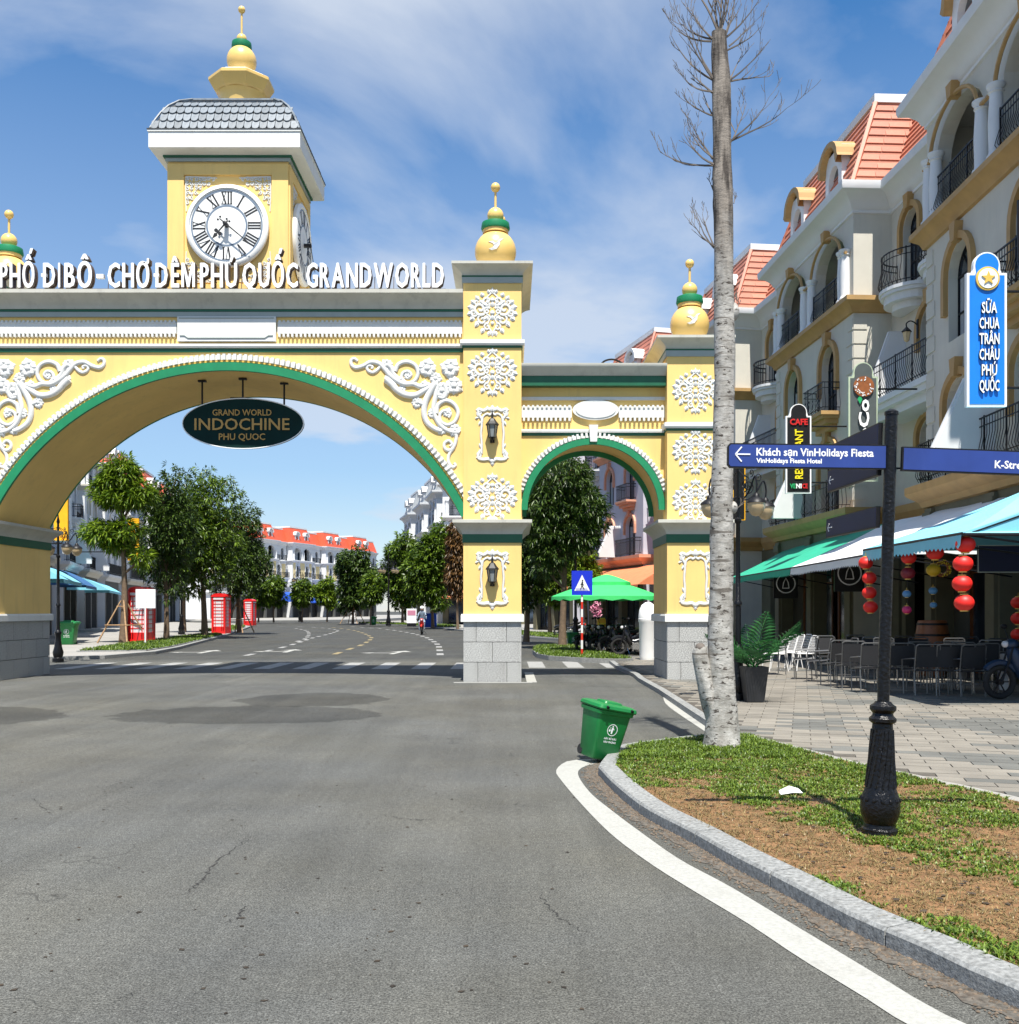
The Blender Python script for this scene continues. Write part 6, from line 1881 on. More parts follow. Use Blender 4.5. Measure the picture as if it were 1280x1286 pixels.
s, w, h = sign_board('shop_sign', 'grey vertical sign with a round ring of dots and the sideways word ToCo', 1065, 1102, 27.0, 5.0, 8.15, 'shopgrey', 'palegreen')
zc_ = h - (486 - 455) * 27 / 1280
b = MB(Matrix.Translation((0, -.063, zc_)) @ Matrix.Rotation(R(90), 4, 'X')); b.lathe([(.27, 0), (.27, .05), (.001, .051)], n=28); b.build('badge', 'wood', s)
b = MB(); r = random.Random(2)
for i in range(46):
    a, rr_ = r.uniform(0, 2 * PI), r.uniform(.16, .25)
    b.box(rr_ * math.cos(a) - .014, -.125, zc_ + rr_ * math.sin(a) - .014, rr_ * math.cos(a) + .014, -.114, zc_ + rr_ * math.sin(a) + .014)
o = b.build('badge_dots', 'letter', s); o['kind'] = 'stuff'
o = place('lettering', text_mesh('ToCo', ['letter', 'ink'], .03, .03, 1.45, .26), s, (.12, -.095, h - 1.72), (0, R(-90), 0))
b = MB(); b.add([(0, 0, 0), (.06, 0, .12), (.02, 0, .26), (-.07, 0, .14)], [(0, 1, 2, 3)]); q = b.build('leaf_mark', 'greenletter', s); q.location = (-.10, -.1, h - 1.12)

s, w, h = sign_board('shop_sign', 'black vertical sign with white rim reading CAFE RESTAURANT in red and yellow', 986.5, 1018.5, 32.0, 5.25, 8.06, 'shopblack', 'letter')
place('lettering', text_mesh('CAFE', 'redletter', .02, .03, .56, .18), s, (0, -.075, h - .66))
place('lettering', text_mesh('RESTAURANT', 'yellowletter', .02, .02, 1.55, .24), s, (.12, -.075, h - 1.58), (0, R(-90), 0))
for i, (wd, mm) in enumerate((('VE', 'greenletter'), ('NI', 'letter'), ('CE', 'redletter'))):
    place('lettering', text_mesh(wd, mm, .02, .03, .17, .14), s, (-.19 + i * .19, -.075, .16))
s, w, h = sign_board('shop_sign', 'black and orange vertical sign half hidden behind the bare trunk', 911, 936, 41.0, 5.2, 8.0, 'shopblack', 'amber')
b = MB(); b.box(-.22, -.075, .55, -.08, -.066, 1.35); b.box(-.26, -.075, 1.5, -.10, -.066, 2.1); b.build('orange_print', 'amber', s)['kind'] = 'stuff'
ys = thing('shop_sign', 'tall yellow hanging sign between the left pier and the propped tree', 'sign', ((77 - 640) / 1280 * 44, 44, 4.6), 0, 'projecting shop signs on the left')
b = MB(); b.box(-.30, -.06, 0, .30, .06, 3.1); b.lathe([(.30, -.02), (.3, .0)], 0, 0, 12); b.build('panel', 'amber', ys)
b = MB(); b.tube([(-.3, 0, .5), (-2.3, 0, .5)], .03, 5); b.tube([(-.3, 0, 2.6), (-2.3, 0, 2.6)], .03, 5); b.build('bracket', 'black', ys)
ys = thing('shop_sign', 'small orange hanging sign behind the propped tree', 'sign', ((168 - 640) / 1280 * 58, 58, 4.4), 0, 'projecting shop signs on the left')
b = MB(); b.box(-.32, -.06, 0, .32, .06, 2.4); b.build('panel', 'amber', ys)
b = MB(); b.tube([(-.3, 0, .5), (-3.0, 0, .5)], .03, 5); b.build('bracket', 'black', ys)

# little wall lamps on the nearest facades
def wall_lamp(label, x, y, z):
    l = thing('facade_lamp', label, 'lamp', (x, y, z), 0, 'black wall lamps on the terrace')
    b = MB(); b.tube([(p[0], 0, p[1]) for p in catmull([(.30, .0), (.28, .25), (.12, .36), (0, .30), (0, .2)], 5)], .018, 5); b.box(.27, -.04, -.1, .31, .04, .4); b.build('bracket', 'black', l)
    b = MB(); b.lathe([(.02, .2), (.14, .08), (.13, .06)], n=6); b.build('cap', 'black', l)
    b = MB(); b.lathe([(.11, .06), (.075, -.16), (.03, -.2)], n=6); b.build('glass', 'globe', l)
wall_lamp('black wall lamp on the nearest house, right of the signpost', 10.22, 22.6, 5.45)
wall_lamp('black wall lamp high beside the curved balconies', 10.6, 27.2, 8.95)
# casement standing open on the nearest house
nh = [o for o in col.objects if o.name.startswith('town_house') and o.get('label', '').startswith('nearest cream')][0]
b = MB(); b.box(6.22, -.62, 8.35, 6.27, -.56, 9.55); b.box(6.22, -.08, 8.35, 6.27, -.02, 9.55); b.box(6.22, -.56, 8.35, 6.27, -.08, 8.42); b.box(6.22, -.56, 9.48, 6.27, -.08, 9.55)
b.build('open_casement', 'black', nh)
b = MB(); b.box(6.24, -.56, 8.42, 6.25, -.08, 9.48); b.build('casement_pane', 'pane_dim', KID[nh.name][-1])
# ------------------------------------------------------------------ trees
def crown_mesh(name, lumps, n, ll, lw, mname, seed, per=7, droop=.5, rmin=.5):
    rs = np.random.RandomState(seed)
    L_ = np.array(lumps, float)
    w = L_[:, 3] * L_[:, 4] * L_[:, 5]; w /= w.sum()
    idx = rs.choice(len(L_), n, p=w)
    d = rs.normal(size=(n, 3)); d /= np.linalg.norm(d, axis=1)[:, None]
    r = rmin + (1 - rmin) * rs.rand(n) ** .6
    r *= 1 + .10 * rs.normal(size=n)
    C_ = L_[idx, :3] + d * r[:, None] * L_[idx, 3:6]
    out = d * np.array([1, 1, .5]); out[:, 2] += .1
    k = n * per
    c = np.repeat(C_, per, 0); o = np.repeat(out, per, 0)
    dr = rs.normal(size=(k, 3)) * .75 + o; dr[:, 2] -= droop
    dr /= np.linalg.norm(dr, axis=1)[:, None]
    up = np.array([0, 0, 1.0]) + rs.normal(size=(k, 3)) * .3
    sd_ = np.cross(dr, up); sd_ /= np.linalg.norm(sd_, axis=1)[:, None] + 1e-9
    nn = np.cross(sd_, dr)
    l = ll * rs.uniform(.65, 1.25, k)[:, None]; w_ = lw * rs.uniform(.7, 1.2, k)[:, None]
    b = c + dr * .04
    mid = b + dr * l * .45 + nn * w_ * .35
    tip = b + dr * l; tip[:, 2] -= (l[:, 0] * .18)
    V = np.stack([b, mid - sd_ * w_ * .5 - nn * w_ * .3, tip, mid + sd_ * w_ * .5 - nn * w_ * .3], 1).reshape(-1, 3)
    b0 = np.arange(k) * 4
    tri = np.stack([b0, b0 + 1, b0 + 2, b0, b0 + 2, b0 + 3], 1).ravel()
    return raw_mesh(name, V, tri, 3, mname)

def tree(label, x, y, h, cw, n, mname, seed, z0=.12, ll=.26, lw=.065, trunk_h=None, tr=.13, lumps=None, group='street trees', bark='bark', droop=.5, lean=0.0):
    t = thing('street_tree', label, 'tree', (x, y, z0), 0, group)
    rr = random.Random(seed)
    th = trunk_h if trunk_h is not None else h * .35
    if lumps is None:
        lumps = []
        for i in range(9):
            f = i / 8
            zc = th + (h - th) * (.12 + .76 * f)
            rad = cw / 2 * math.sin(PI * (.18 + .66 * f)) ** .7
            a = rr.uniform(0, 6.28); off = cw * .20 * rr.uniform(.4, 1)
            lumps.append((math.cos(a) * off, math.sin(a) * off, zc, rad * .78, rad * .78, (h - th) * .20))
    b = MB()
    top = h * .86
    pts = [(lean * f * f + .05 * math.sin(f * 6 + seed), .04 * math.cos(f * 5 + seed), top * f) for f in [i / 8 for i in range(9)]]
    b.tube(pts, [tr * (1.25 - .2 * min(1, i) - .95 * i / 9) for i in range(9)], 9)
    for (lx, ly, lz, rx, ry, rz) in lumps:
        z_s = max(th * .8, lz - rx * .9 - .4)
        s_ = Vector((lean * (z_s / top) ** 2, 0, z_s)); e_ = Vector((lx, ly, lz + rz * .2)); m_ = s_.lerp(e_, .5) + Vector((0, 0, -.1))
        b.tube([s_, m_, e_], [tr * .42, tr * .28, tr * .12], 5)
        for q in range(3):
            a = rr.uniform(0, 6.28); e2 = e_ + Vector((math.cos(a) * rx * .7, math.sin(a) * ry * .7, rz * rr.uniform(-.2, .6)))
            b.tube([m_, m_.lerp(e2, .6) + Vector((0, 0, .05)), e2], [tr * .2, tr * .13, tr * .05], 4)
    b.build('trunk', bark, t, smooth=True)
    o = place('crown', crown_mesh('crown', lumps, n, ll, lw, mname, seed, droop=droop), t); o['kind'] = 'stuff'
    return t
def px(x, d): return (x - 640) / 1280 * d
tree('slender street tree with bright two-tier foliage and bamboo props left of the road', px(155, 46), 46, 8.4, 3.0, 1300, 'leaf_bright', 31, ll=.38, lw=.08, trunk_h=3.3, tr=.17,
     lumps=[(-.1, 0, 7.6, .75, .8, .75), (-.7, .1, 6.9, .7, .7, .5), (.7, 0, 6.7, .75, .7, .55), (-.2, 0, 6.6, .9, .8, .5), (-.9, 0, 5.0, .85, .8, .55), (-.3, .3, 4.6, .6, .7, .5), (.2, -.3, 5.1, .6, .6, .4), (.85, 0, 3.9, .45, .5, .4), (-.5, 0, 7.2, .6, .6, .5)])
tree('dark street tree between the propped tree and the bushy one', px(208, 50), 50, 8.3, 3.0, 1350, 'leaf_dark', 32, ll=.28, lw=.075, trunk_h=2.4)
tree('big bushy bright green street tree in the middle of the left group', px(256, 56), 56, 8.9, 4.9, 3000, 'leaf_mango', 33, ll=.28, lw=.08, trunk_h=2.6, tr=.17)
tree('dark rounded street tree at the right end of the left group', px(300, 66), 66, 8.2, 4.4, 2400, 'leaf_dark', 34, ll=.28, lw=.085, trunk_h=2.4)
tree('leafy street tree behind the left group', px(232, 68), 68, 8.8, 4.2, 700, 'leaf_dark', 35, ll=.4, lw=.13, trunk_h=3)
tree('dark full crowned tree on the little grass island seen through the side arch', px(708, 41), 41, 7.75, 3.4, 2800, 'leaf_dark', 36, ll=.26, lw=.055, trunk_h=2.7, tr=.15, droop=.75,
     lumps=[(0, 0, 6.6, 1.15, 1.2, 1.05), (-.6, 0, 5.7, 1.1, 1.1, .9), (.75, 0, 5.6, 1.0, 1.1, .9), (-.75, 0, 4.7, .95, 1.0, .8), (.55, 0, 4.6, .9, 1.0, .8), (-.5, .1, 3.9, .9, .9, .75), (1.2, 0, 5.0, .5, .6, .5), (-.9, 0, 6.3, .6, .6, .5), (.4, 0, 7.1, .6, .6, .5), (-.75, 0, 3.2, .5, .6, .4)])
tree('dark street tree partly hidden by the middle pier', px(662, 47), 47, 7.2, 3.6, 1900, 'leaf_dark', 37, ll=.34, lw=.09, trunk_h=2.0, droop=.7)
tree('bright low tree behind the pedestrian crossing sign', px(735, 60), 60, 5.2, 2.6, 900, 'leaf_bright', 38, ll=.36, lw=.10, trunk_h=2.2)
tree('round street tree on the second lawn behind the middle pier', px(690, 66), 66, 6.6, 3.6, 1300, 'leaf_mango', 52, ll=.38, lw=.11, trunk_h=2.0)
g5 = 'young trees in front of the far terrace'
tree('small young tree at the left of the far terrace', px(344, 120), 120, 5.6, 3.2, 500, 'leaf_mango', 41, ll=.5, lw=.2, trunk_h=2.0, tr=.1, group=g5)
tree('small young tree between the two cobalt awnings', px(380, 122), 122, 5.0, 3.0, 500, 'leaf_mango', 42, ll=.5, lw=.2, trunk_h=2.0, tr=.1, group=g5)
tree('small light green young tree right of the cobalt awnings', px(411, 124), 124, 5.2, 2.8, 480, 'leaf_bright', 43, ll=.5, lw=.2, trunk_h=2.0, tr=.1, group=g5)
tree('small round tree far left at the bend', px(325, 118), 118, 5.4, 3.6, 500, 'leaf_mango', 49, ll=.5, lw=.2, trunk_h=2.0, tr=.1, group=g5)
tree('tall round tree standing alone before the right end of the far terrace', px(443, 108), 108, 8.0, 4.4, 1500, 'leaf_dark', 44, ll=.5, lw=.18, trunk_h=1.6)
tree('broad dark street tree on the right verge beyond the gate', px(505, 104), 104, 8.8, 5.6, 2000, 'leaf_mango', 45, ll=.5, lw=.18, trunk_h=2.0)
tree('broad dark street tree nearer the middle pier on the right verge', px(543, 84), 84, 8.2, 4.4, 2000, 'leaf_mango', 46, ll=.45, lw=.16, trunk_h=2.0)
tree('tree with rusty brown hanging leaves beside the middle pier', px(575, 78), 78, 8.0, 1.7, 900, 'leaf_rust', 47, ll=.5, lw=.12, trunk_h=2.6, tr=.1, droop=1.4)
tree('slim street tree left of the broad right-hand trees', px(466, 98), 98, 5.0, 2.6, 500, 'leaf_mango', 48, ll=.45, lw=.16, trunk_h=2.0, tr=.08)

def props(label, x, y, z0=.12, r=1.1, h=1.9):
    t = thing('tree_support', label, 'tree support', (x, y, z0), 0, 'bamboo supports round the young trees')
    P_ = []
    for i in range(4):
        a = .5 + i * PI / 2
        p0, p1 = Vector((r * math.cos(a), r * math.sin(a), 0)), Vector((.10 * math.cos(a), .10 * math.sin(a), h))
        q = MB(); q.tube([p0, p1], [.042, .034], 6); q.build('pole', 'bamboo', t); P_.append((p0, p1))
    for f in (.42, .86):
        for i in range(4):
            a, b_ = P_[i][0].lerp(P_[i][1], f), P_[(i + 1) % 4][0].lerp(P_[(i + 1) % 4][1], f)
            if f > .5 and i % 2: continue
            q = MB(); q.tube([a + (a - b_) * .15, b_ + (b_ - a) * .15], .026, 5); q.build('crossbar', 'bamboo', t)
props('bamboo tripod round the slender left tree in front of the phone box', px(155, 46), 46)
props('bamboo tripod by the second red phone box', px(300, 66), 66, r=1.0, h=2.0)
props('bamboo tripod round the tall lone tree far down the road', px(443, 108), 108, r=1.4, h=2.2)

# bare pollarded tree in front
BK = 11.3 / 1280
bx0, by0 = (908 - 640) * BK, 11.3
def M_bark():
    m, nt, b = nt_new('pale_flecked_bark')
    N, L = nt.nodes, nt.links
    tc = N.new('ShaderNodeTexCoord')
    def noise(sc, det, mapping, rough=.6):
        n = N.new('ShaderNodeTexNoise'); n.inputs['Scale'].default_value = sc; n.inputs['Detail'].default_value = det; n.inputs['Roughness'].default_value = rough
        mp = N.new('ShaderNodeMapping'); mp.inputs['Scale'].default_value = mapping
        L.new(tc.outputs['Object'], mp.inputs['Vector']); L.new(mp.outputs[0], n.inputs['Vector']); return n.outputs['Fac']
    def rng(v, a, b_, c, d):
        r = N.new('ShaderNodeMapRange'); r.inputs['From Min'].default_value = a; r.inputs['From Max'].default_value = b_
        r.inputs['To Min'].default_value = c; r.inputs['To Max'].default_value = d; L.new(v, r.inputs['Value']); return r.outputs[0]
    def mixc(f, c1, c2):
        x = N.new('ShaderNodeMixRGB')
        for i, c in ((1, c1), (2, c2)):
            if isinstance(c, tuple): x.inputs[i].default_value = (*c, 1)
            else: L.new(c, x.inputs[i])
        L.new(f, x.inputs[0]); return x.outputs[0]
    base = mixc(rng(noise(5, 8, (1, 1, 1), .7), .40, .60, 0, 1), (0.24, 0.225, 0.20), (0.43, 0.415, 0.385))
    fleck = rng(noise(7, 5, (1.6, 1.6, 3.6), .65), .575, .62, 0, 1)
    ring = rng(noise(2.2, 4, (.7, .7, 7.0), .5), .61, .64, 0, .85)
    c = mixc(fleck, base, (0.045, 0.035, 0.028))
    c = mixc(ring, c, (0.10, 0.085, 0.07))
    brown = mixc(rng(noise(4, 6, (3, 3, .5)), .42, .60, 0, 1), (0.23, 0.20, 0.17), (0.045, 0.036, 0.030))
    sp_ = N.new('ShaderNodeSeparateXYZ'); L.new(tc.outputs['Object'], sp_.inputs[0])
    ad = N.new('ShaderNodeMath'); ad.operation = 'ADD'; L.new(sp_.outputs['Z'], ad.inputs[0]); L.new(rng(noise(1.6, 4, (1, 1, .6)), 0, 1, -1.4, 1.4), ad.inputs[1])
    c = mixc(rng(ad.outputs[0], 5.0, 5.9, 0, 1), c, brown)
    L.new(c, b.inputs['Base Color']); b.inputs['Roughness'].default_value = .85
    bm = N.new('ShaderNodeBump'); bm.inputs['Strength'].default_value = .7; bm.inputs['Distance'].default_value = .02
    L.new(noise(9, 6, (1, 1, 2.0), .7), bm.inputs['Height']); L.new(bm.outputs[0], b.inputs['Normal'])
    return m
M['palebark'] = M_bark()
M['twig'] = mat('grey_twig', (0.12, 0.10, 0.085), 0.8, 12, 0.3)
bt = thing('bare_tree', 'tall bare pollarded tree with pale flecked trunk and thin leafless twigs', 'tree', (bx0, by0, .09))
def gnarly(mb, ctr, n=22, amp=.10, sd=0.0, cap=True):
    """ctr: (px, py, radius px) list along the limb; irregular bark relief"""
    P = catmull([(c[0], c[1]) for c in ctr], 10); Rr = catmull([(i, c[2]) for i, c in enumerate(ctr)], 10)
    vs, fs = [], []
    for i, (p, r) in enumerate(zip(P, Rr)):
        x, z = (p[0] - 908) * BK, EYE + (766 - p[1]) * BK - .09
        rad = r[1] * BK
        for k in range(n):
            a = 2 * PI * k / n
            v = Vector((math.cos(a) * 1.3 + sd, math.sin(a) * 1.3, z * 1.6))
            nz = mnoise.noise(v * 1.2) * 1.1 + mnoise.noise(v * 3.7) * .7 + max(0, mnoise.noise(v * Vector((2.2, 2.2, 1.2)) + Vector((5, 2, 1))) - .35) * 3
            rr2 = rad * (1 + amp * nz)
            vs.append((x + rr2 * math.cos(a), rr2 * math.sin(a), z))
    m = len(P)
    for j in range(m - 1):
        for k in range(n):
            k2 = (k + 1) % n
            fs.append((j * n + k, j * n + k2, (j + 1) * n + k2, (j + 1) * n + k))
    fs.append(tuple(range((m - 1) * n, m * n)))
    mb.add(vs, fs)
tb_ = MB()
gnarly(tb_, [(909, 950, 30), (908, 935, 24), (908, 905, 20.5), (906.5, 860, 17), (905.5, 800, 15.5), (906, 720, 14.5), (906.5, 640, 14.2), (908.5, 560, 13), (909.5, 480, 12.6), (909.5, 400, 12.4), (909, 300, 12), (907.5, 230, 12.4), (907.5, 200, 11.4), (906.5, 140, 12), (905.5, 95, 11.2), (903.5, 60, 9.6), (903, 41, 9.4)], amp=.09)
trunk = tb_.build('trunk', 'palebark', bt, smooth=True, ang=70)
tb_ = MB(); gnarly(tb_, [(908, 930, 15), (902, 905, 15), (893, 876, 13.5), (885, 848, 11), (880, 824, 10.2), (881, 812, 8)], amp=.16, sd=4)
tb_.build('cut_stub', 'palebark', bt, smooth=True, ang=70)
q = MB(); q.ball(0, 0, 0, .055, 10, 6, sq=.6); o = q.build('cut_face', 'twig', bt, smooth=True); o.location = ((878.5 - 908) * BK, -.03, EYE + (766 - 812) * BK - .09); o.rotation_euler = (.5, -.3, 0)
rr = random.Random(12)
def twig(mb, p, d, L_, r, lvl):
    n = 7
    pts, rad = [p.copy()], [r]
    q = p.copy(); dd = d.normalized()
    up = rr.uniform(.05, .16)
    for i in range(n):
        dd = (dd + Vector((rr.uniform(-.11, .11), rr.uniform(-.11, .11), up + rr.uniform(-.08, .08)))).normalized()
        q = q + dd * (L_ / n); pts.append(q.copy()); rad.append(max(.0028, r * (1 - .8 * (i + 1) / n)))
        if lvl < 2 and i >= 1 and rr.random() < (.80 if lvl == 0 else .40):
            a = rr.choice((-1, 1)); sd2 = Vector((dd.z * a, rr.uniform(-.7, .7), -dd.x * a * .4 + .35))
            twig(mb, q, (dd + sd2 * .75).normalized(), L_ * rr.uniform(.28, .5), rad[-1] * .75, lvl + 1)
    mb.tube(pts, rad, 4, cap=False)
def bough(px_, py_, dirs, L_, r):
    for (dx, dz) in dirs:
        b = MB()
        p = Vector(((px_ - 908) * BK, rr.uniform(-.05, .05), EYE + (766 - py_) * BK - .09))
        twig(b, p, Vector((dx, rr.uniform(-.5, .5), dz)), L_ * rr.uniform(.8, 1.15), r, 0)
        b.build('branch', 'twig', bt, smooth=True)
bough(896, 208, [(-1, .02), (-1, .35)], .60, .013); bough(896, 198, [(-1, .8), (-.6, 1)], .55, .012)
bough(918, 178, [(.55, 1), (1, .55), (1, .25)], .60, .013)
bough(897, 145, [(-.4, .8), (-1, .1)], .45, .011); bough(895, 118, [(-1, .05), (-.8, .5)], .50, .012)
bough(895, 100, [(-1, .5), (-1, .9), (-.6, 1.0)], .62, .013)
bough(916, 100, [(1, .45), (.6, .9), (1, .1)], .48, .012); bough(915, 60, [(1, .7), (1, .3)], .50, .011)
bough(894, 50, [(-1, .2), (-.8, .7), (-1, -.02)], .50, .012)
bough(903, 44, [(-.15, 1), (-.45, 1), (.12, 1), (.42, 1), (0, 1)], .75, .017); bough(911, 46, [(.55, 1), (1, .45), (.25, 1)], .62, .014)
bough(898, 310, [(-.35, 1), (-1, .5), (-.8, .9)], .42, .011); bough(898, 240, [(-.3, .7)], .2, .008)
bough(922, 255, [(.3, .8)], .14, .007)
bough(925, 400, [(.2, 1), (-.1, 1)], .22, .008); bough(922, 640, [(.9, .2), (-.7, -.3)], .22, .007); bough(893, 862, [(-.3, 1)], .2, .006); bough(889, 900, [(-.1, 1), (-.3, .8)], .2, .006)
q = MB(); q.ball(0, 0, 0, .07, 10, 7, sq=1.5); o = q.build('knot', 'palebark', bt, smooth=True); o.location = ((921 - 908) * BK, 0, EYE + (766 - 402) * BK)
q = MB(); q.ball(0, 0, 0, .055, 10, 7, sq=1.3); o = q.build('knot', 'palebark', bt, smooth=True); o.location = ((920 - 908) * BK, -.02, EYE + (766 - 648) * BK)

# ------------------------------------------------------------------ signpost
SX, SY = 2.505, 6.9
KS2 = SY / 1280
def zz_(py): return EYE + (766 - py) * KS2 - .10
sp_ = thing('signpost', 'black iron signpost with royal blue finger boards on the planted island', 'signpost', (SX, SY, .10), rot=(0, R(1.65), 0))
q = MB()
q.lathe([(.118, -.04), (.118, .02), (.105, .03), (.10, .055), (.112, .075), (.128, .13), (.130, .19), (.118, .25), (.098, .30), (.088, .42), (.078, .56), (.070, .68), (.066, .73), (.088, .745), (.090, .765), (.070, .785), (.066, .80), (.086, .825), (.086, .85), (.062, .865), (.052, .88)], n=28)
# raised fluting
q.build('base', 'blackpole', sp_, smooth=True, ang=35)
q = MB()
for i in range(14):
    a = 2 * PI * i / 14
    q.tube([(.096 * math.cos(a), .096 * math.sin(a), .30), (.086 * math.cos(a + .22), .086 * math.sin(a + .22), .42), (.075 * math.cos(a + .45), .075 * math.sin(a + .45), .56), (.067 * math.cos(a + .65), .067 * math.sin(a + .65), .69)], .010, 5)
    q.ball(.118 * math.cos(a), .118 * math.sin(a), .22, .018, 6, 4)
q.build('base_relief', 'blackpole', sp_, smooth=True)['kind'] = 'stuff'
def pole_mesh(r, z0, z1):
    q = MB(); n, m = 24, 150; vs = []; fs = []
    for j in range(m + 1):
        z = z0 + (z1 - z0) * j / m
        for k in range(n):
            a = 2 * PI * k / n
            nz = mnoise.noise(Vector((math.cos(a) * 1.6, math.sin(a) * 1.6, z * 9)))
            rr2 = r * (1 + .055 * nz)
            vs.append((rr2 * math.cos(a), rr2 * math.sin(a), z))
    for j in range(m):
        for k in range(n):
            k2 = (k + 1) % n; fs.append((j * n + k, j * n + k2, (j + 1) * n + k2, (j + 1) * n + k))
    fs.append(tuple(range(m * n, (m + 1) * n)))
    q.add(vs, fs); return q
pole_mesh(.040, .86, zz_(519)).build('pole', 'blackpole', sp_, smooth=True)
def board(x0, x1, z0, z1, m, arrow_left=True, cut=.018):
    h = z1 - z0
    pts = [(x0 + cut, z0), (x1, z0), (x1, z1), (x0 + cut, z1), (x0, z1 - cut * 1.2), (x0, z0 + cut * 1.2)]
    b = MB(); b.prism(pts, -.014, .014, 'y'); 
    f = b.build('sign_board', 'black', sp_)
    e = .010
    b = MB(); b.prism([(x0 + cut + e * .4, z0 + e), (x1 - e, z0 + e), (x1 - e, z1 - e), (x0 + cut + e * .4, z1 - e), (x0 + e, z1 - cut * 1.2 - e * .3), (x0 + e, z0 + cut * 1.2 + e * .3)], -.0165, .0165, 'y')
    b.build('blue_face', m, f)
    return f
AX0, AX1 = (908 - 640) * KS2 - SX, (1111 - 640) * KS2 - SX
zt, zb2 = zz_(559), zz_(590)
a1 = board(AX0, AX1, zb2, zt, 'signblue')
a1.rotation_euler = (0, R(-1.0), 0)
def on(par, s, pxl, pyc, wpx, cap, m='letter', bold=.02):
    me = text_mesh(s, m, .001, bold, wpx * KS2, cap * KS2, True, center=False)
    xs = [v.co.x for v in me.vertices]
    return place('lettering', me, par, ((pxl - 640) * KS2 - SX - min(xs), -.0178, zz_(pyc) - cap * KS2 * .5))
on(a1, 'Khách sạn VinHolidays Fiesta', 944, 569.5, 147, 9.4, bold=.022)
on(a1, 'VinHolidays Fiesta Hotel', 944, 580.5, 82, 5.6, bold=.03)
q = MB(); cx_, cz_ = (927 - 640) * KS2 - SX, zz_(573)
q.tube([(cx_ - .046, -.0172, cz_), (cx_ + .05, -.0172, cz_)], .006, 4)
for s_ in (1, -1): q.tube([(cx_ - .05, -.0172, cz_), (cx_ - .008, -.0172, cz_ + s_ * .05)], .006, 4)
q.build('arrow', 'letter', a1)
a2 = board((1350 - 640) * KS2 - SX, (1128 - 640) * KS2 - SX, zb2, zt, 'signblue')
a2 = KID[sp_.name][-1]
bpy.data.objects.remove(KID[a2.name][0]); bpy.data.objects.remove(a2); KID[sp_.name].pop()
def board_r(x0, x1, z0, z1, m):
    cut = .018; e = .010
    b = MB(); b.prism([(x0, z0), (x1 - cut, z0), (x1, z0 + cut * 1.2), (x1, z1 - cut * 1.2), (x1 - cut, z1), (x0, z1)], -.014, .014, 'y'); f = b.build('sign_board', 'black', sp_)
    b = MB(); b.prism([(x0 + e, z0 + e), (x1 - cut, z0 + e), (x1 - e, z0 + cut * 1.2 + e * .3), (x1 - e, z1 - cut * 1.2 - e * .3), (x1 - cut, z1 - e), (x0 + e, z1 - e)], -.0165, .0165, 'y'); b.build('blue_face', m, f)
    return f
a2 = board_r((1118 - 640) * KS2 - SX, (1310 - 640) * KS2 - SX, zz_(592), zz_(561.5), 'signblue')
a2.rotation_euler = (0, R(.5), 0); a2.location = (-.018, 0, .006)
on(a2, 'K-Street', 1234, 579.5, 44, 9.4, bold=.022)
a2_ = a2
for (ztop, zbt) in ((529, 560.5), (564.5, 596), (635, 662)):
    b = MB(); z0, z1 = zz_(zbt), zz_(ztop); L_ = 1.02
    b.box(-.014, .05, z0, .014, .05 + L_, z1); f = b.build('sign_board', 'black', sp_); f.location = (-.05, 0, 0); f.rotation_euler = (0, 0, R(1.4))
    b = MB(); b.box(-.0165, .062, z0 + .01, .0165, .038 + L_, z1 - .01); b.build('blue_face', 'signnavy', f)
    q = MB(); yy = .05 + L_ - .09; zc = (z0 + z1) / 2
    q.tube([(-.0175, yy + .04, zc), (-.0175, yy - .05, zc)], .004, 4)
    for s_ in (1, -1): q.tube([(-.0175, yy + .04, zc), (-.0175, yy + .01, zc + s_ * .03)], .004, 4)
    q.build('arrow', 'letter', f)
q = MB(); q.lathe([(.046, zz_(521)), (.046, zz_(517)), (.02, zz_(514))], n=16); q.build('cap', 'blackpole', sp_)

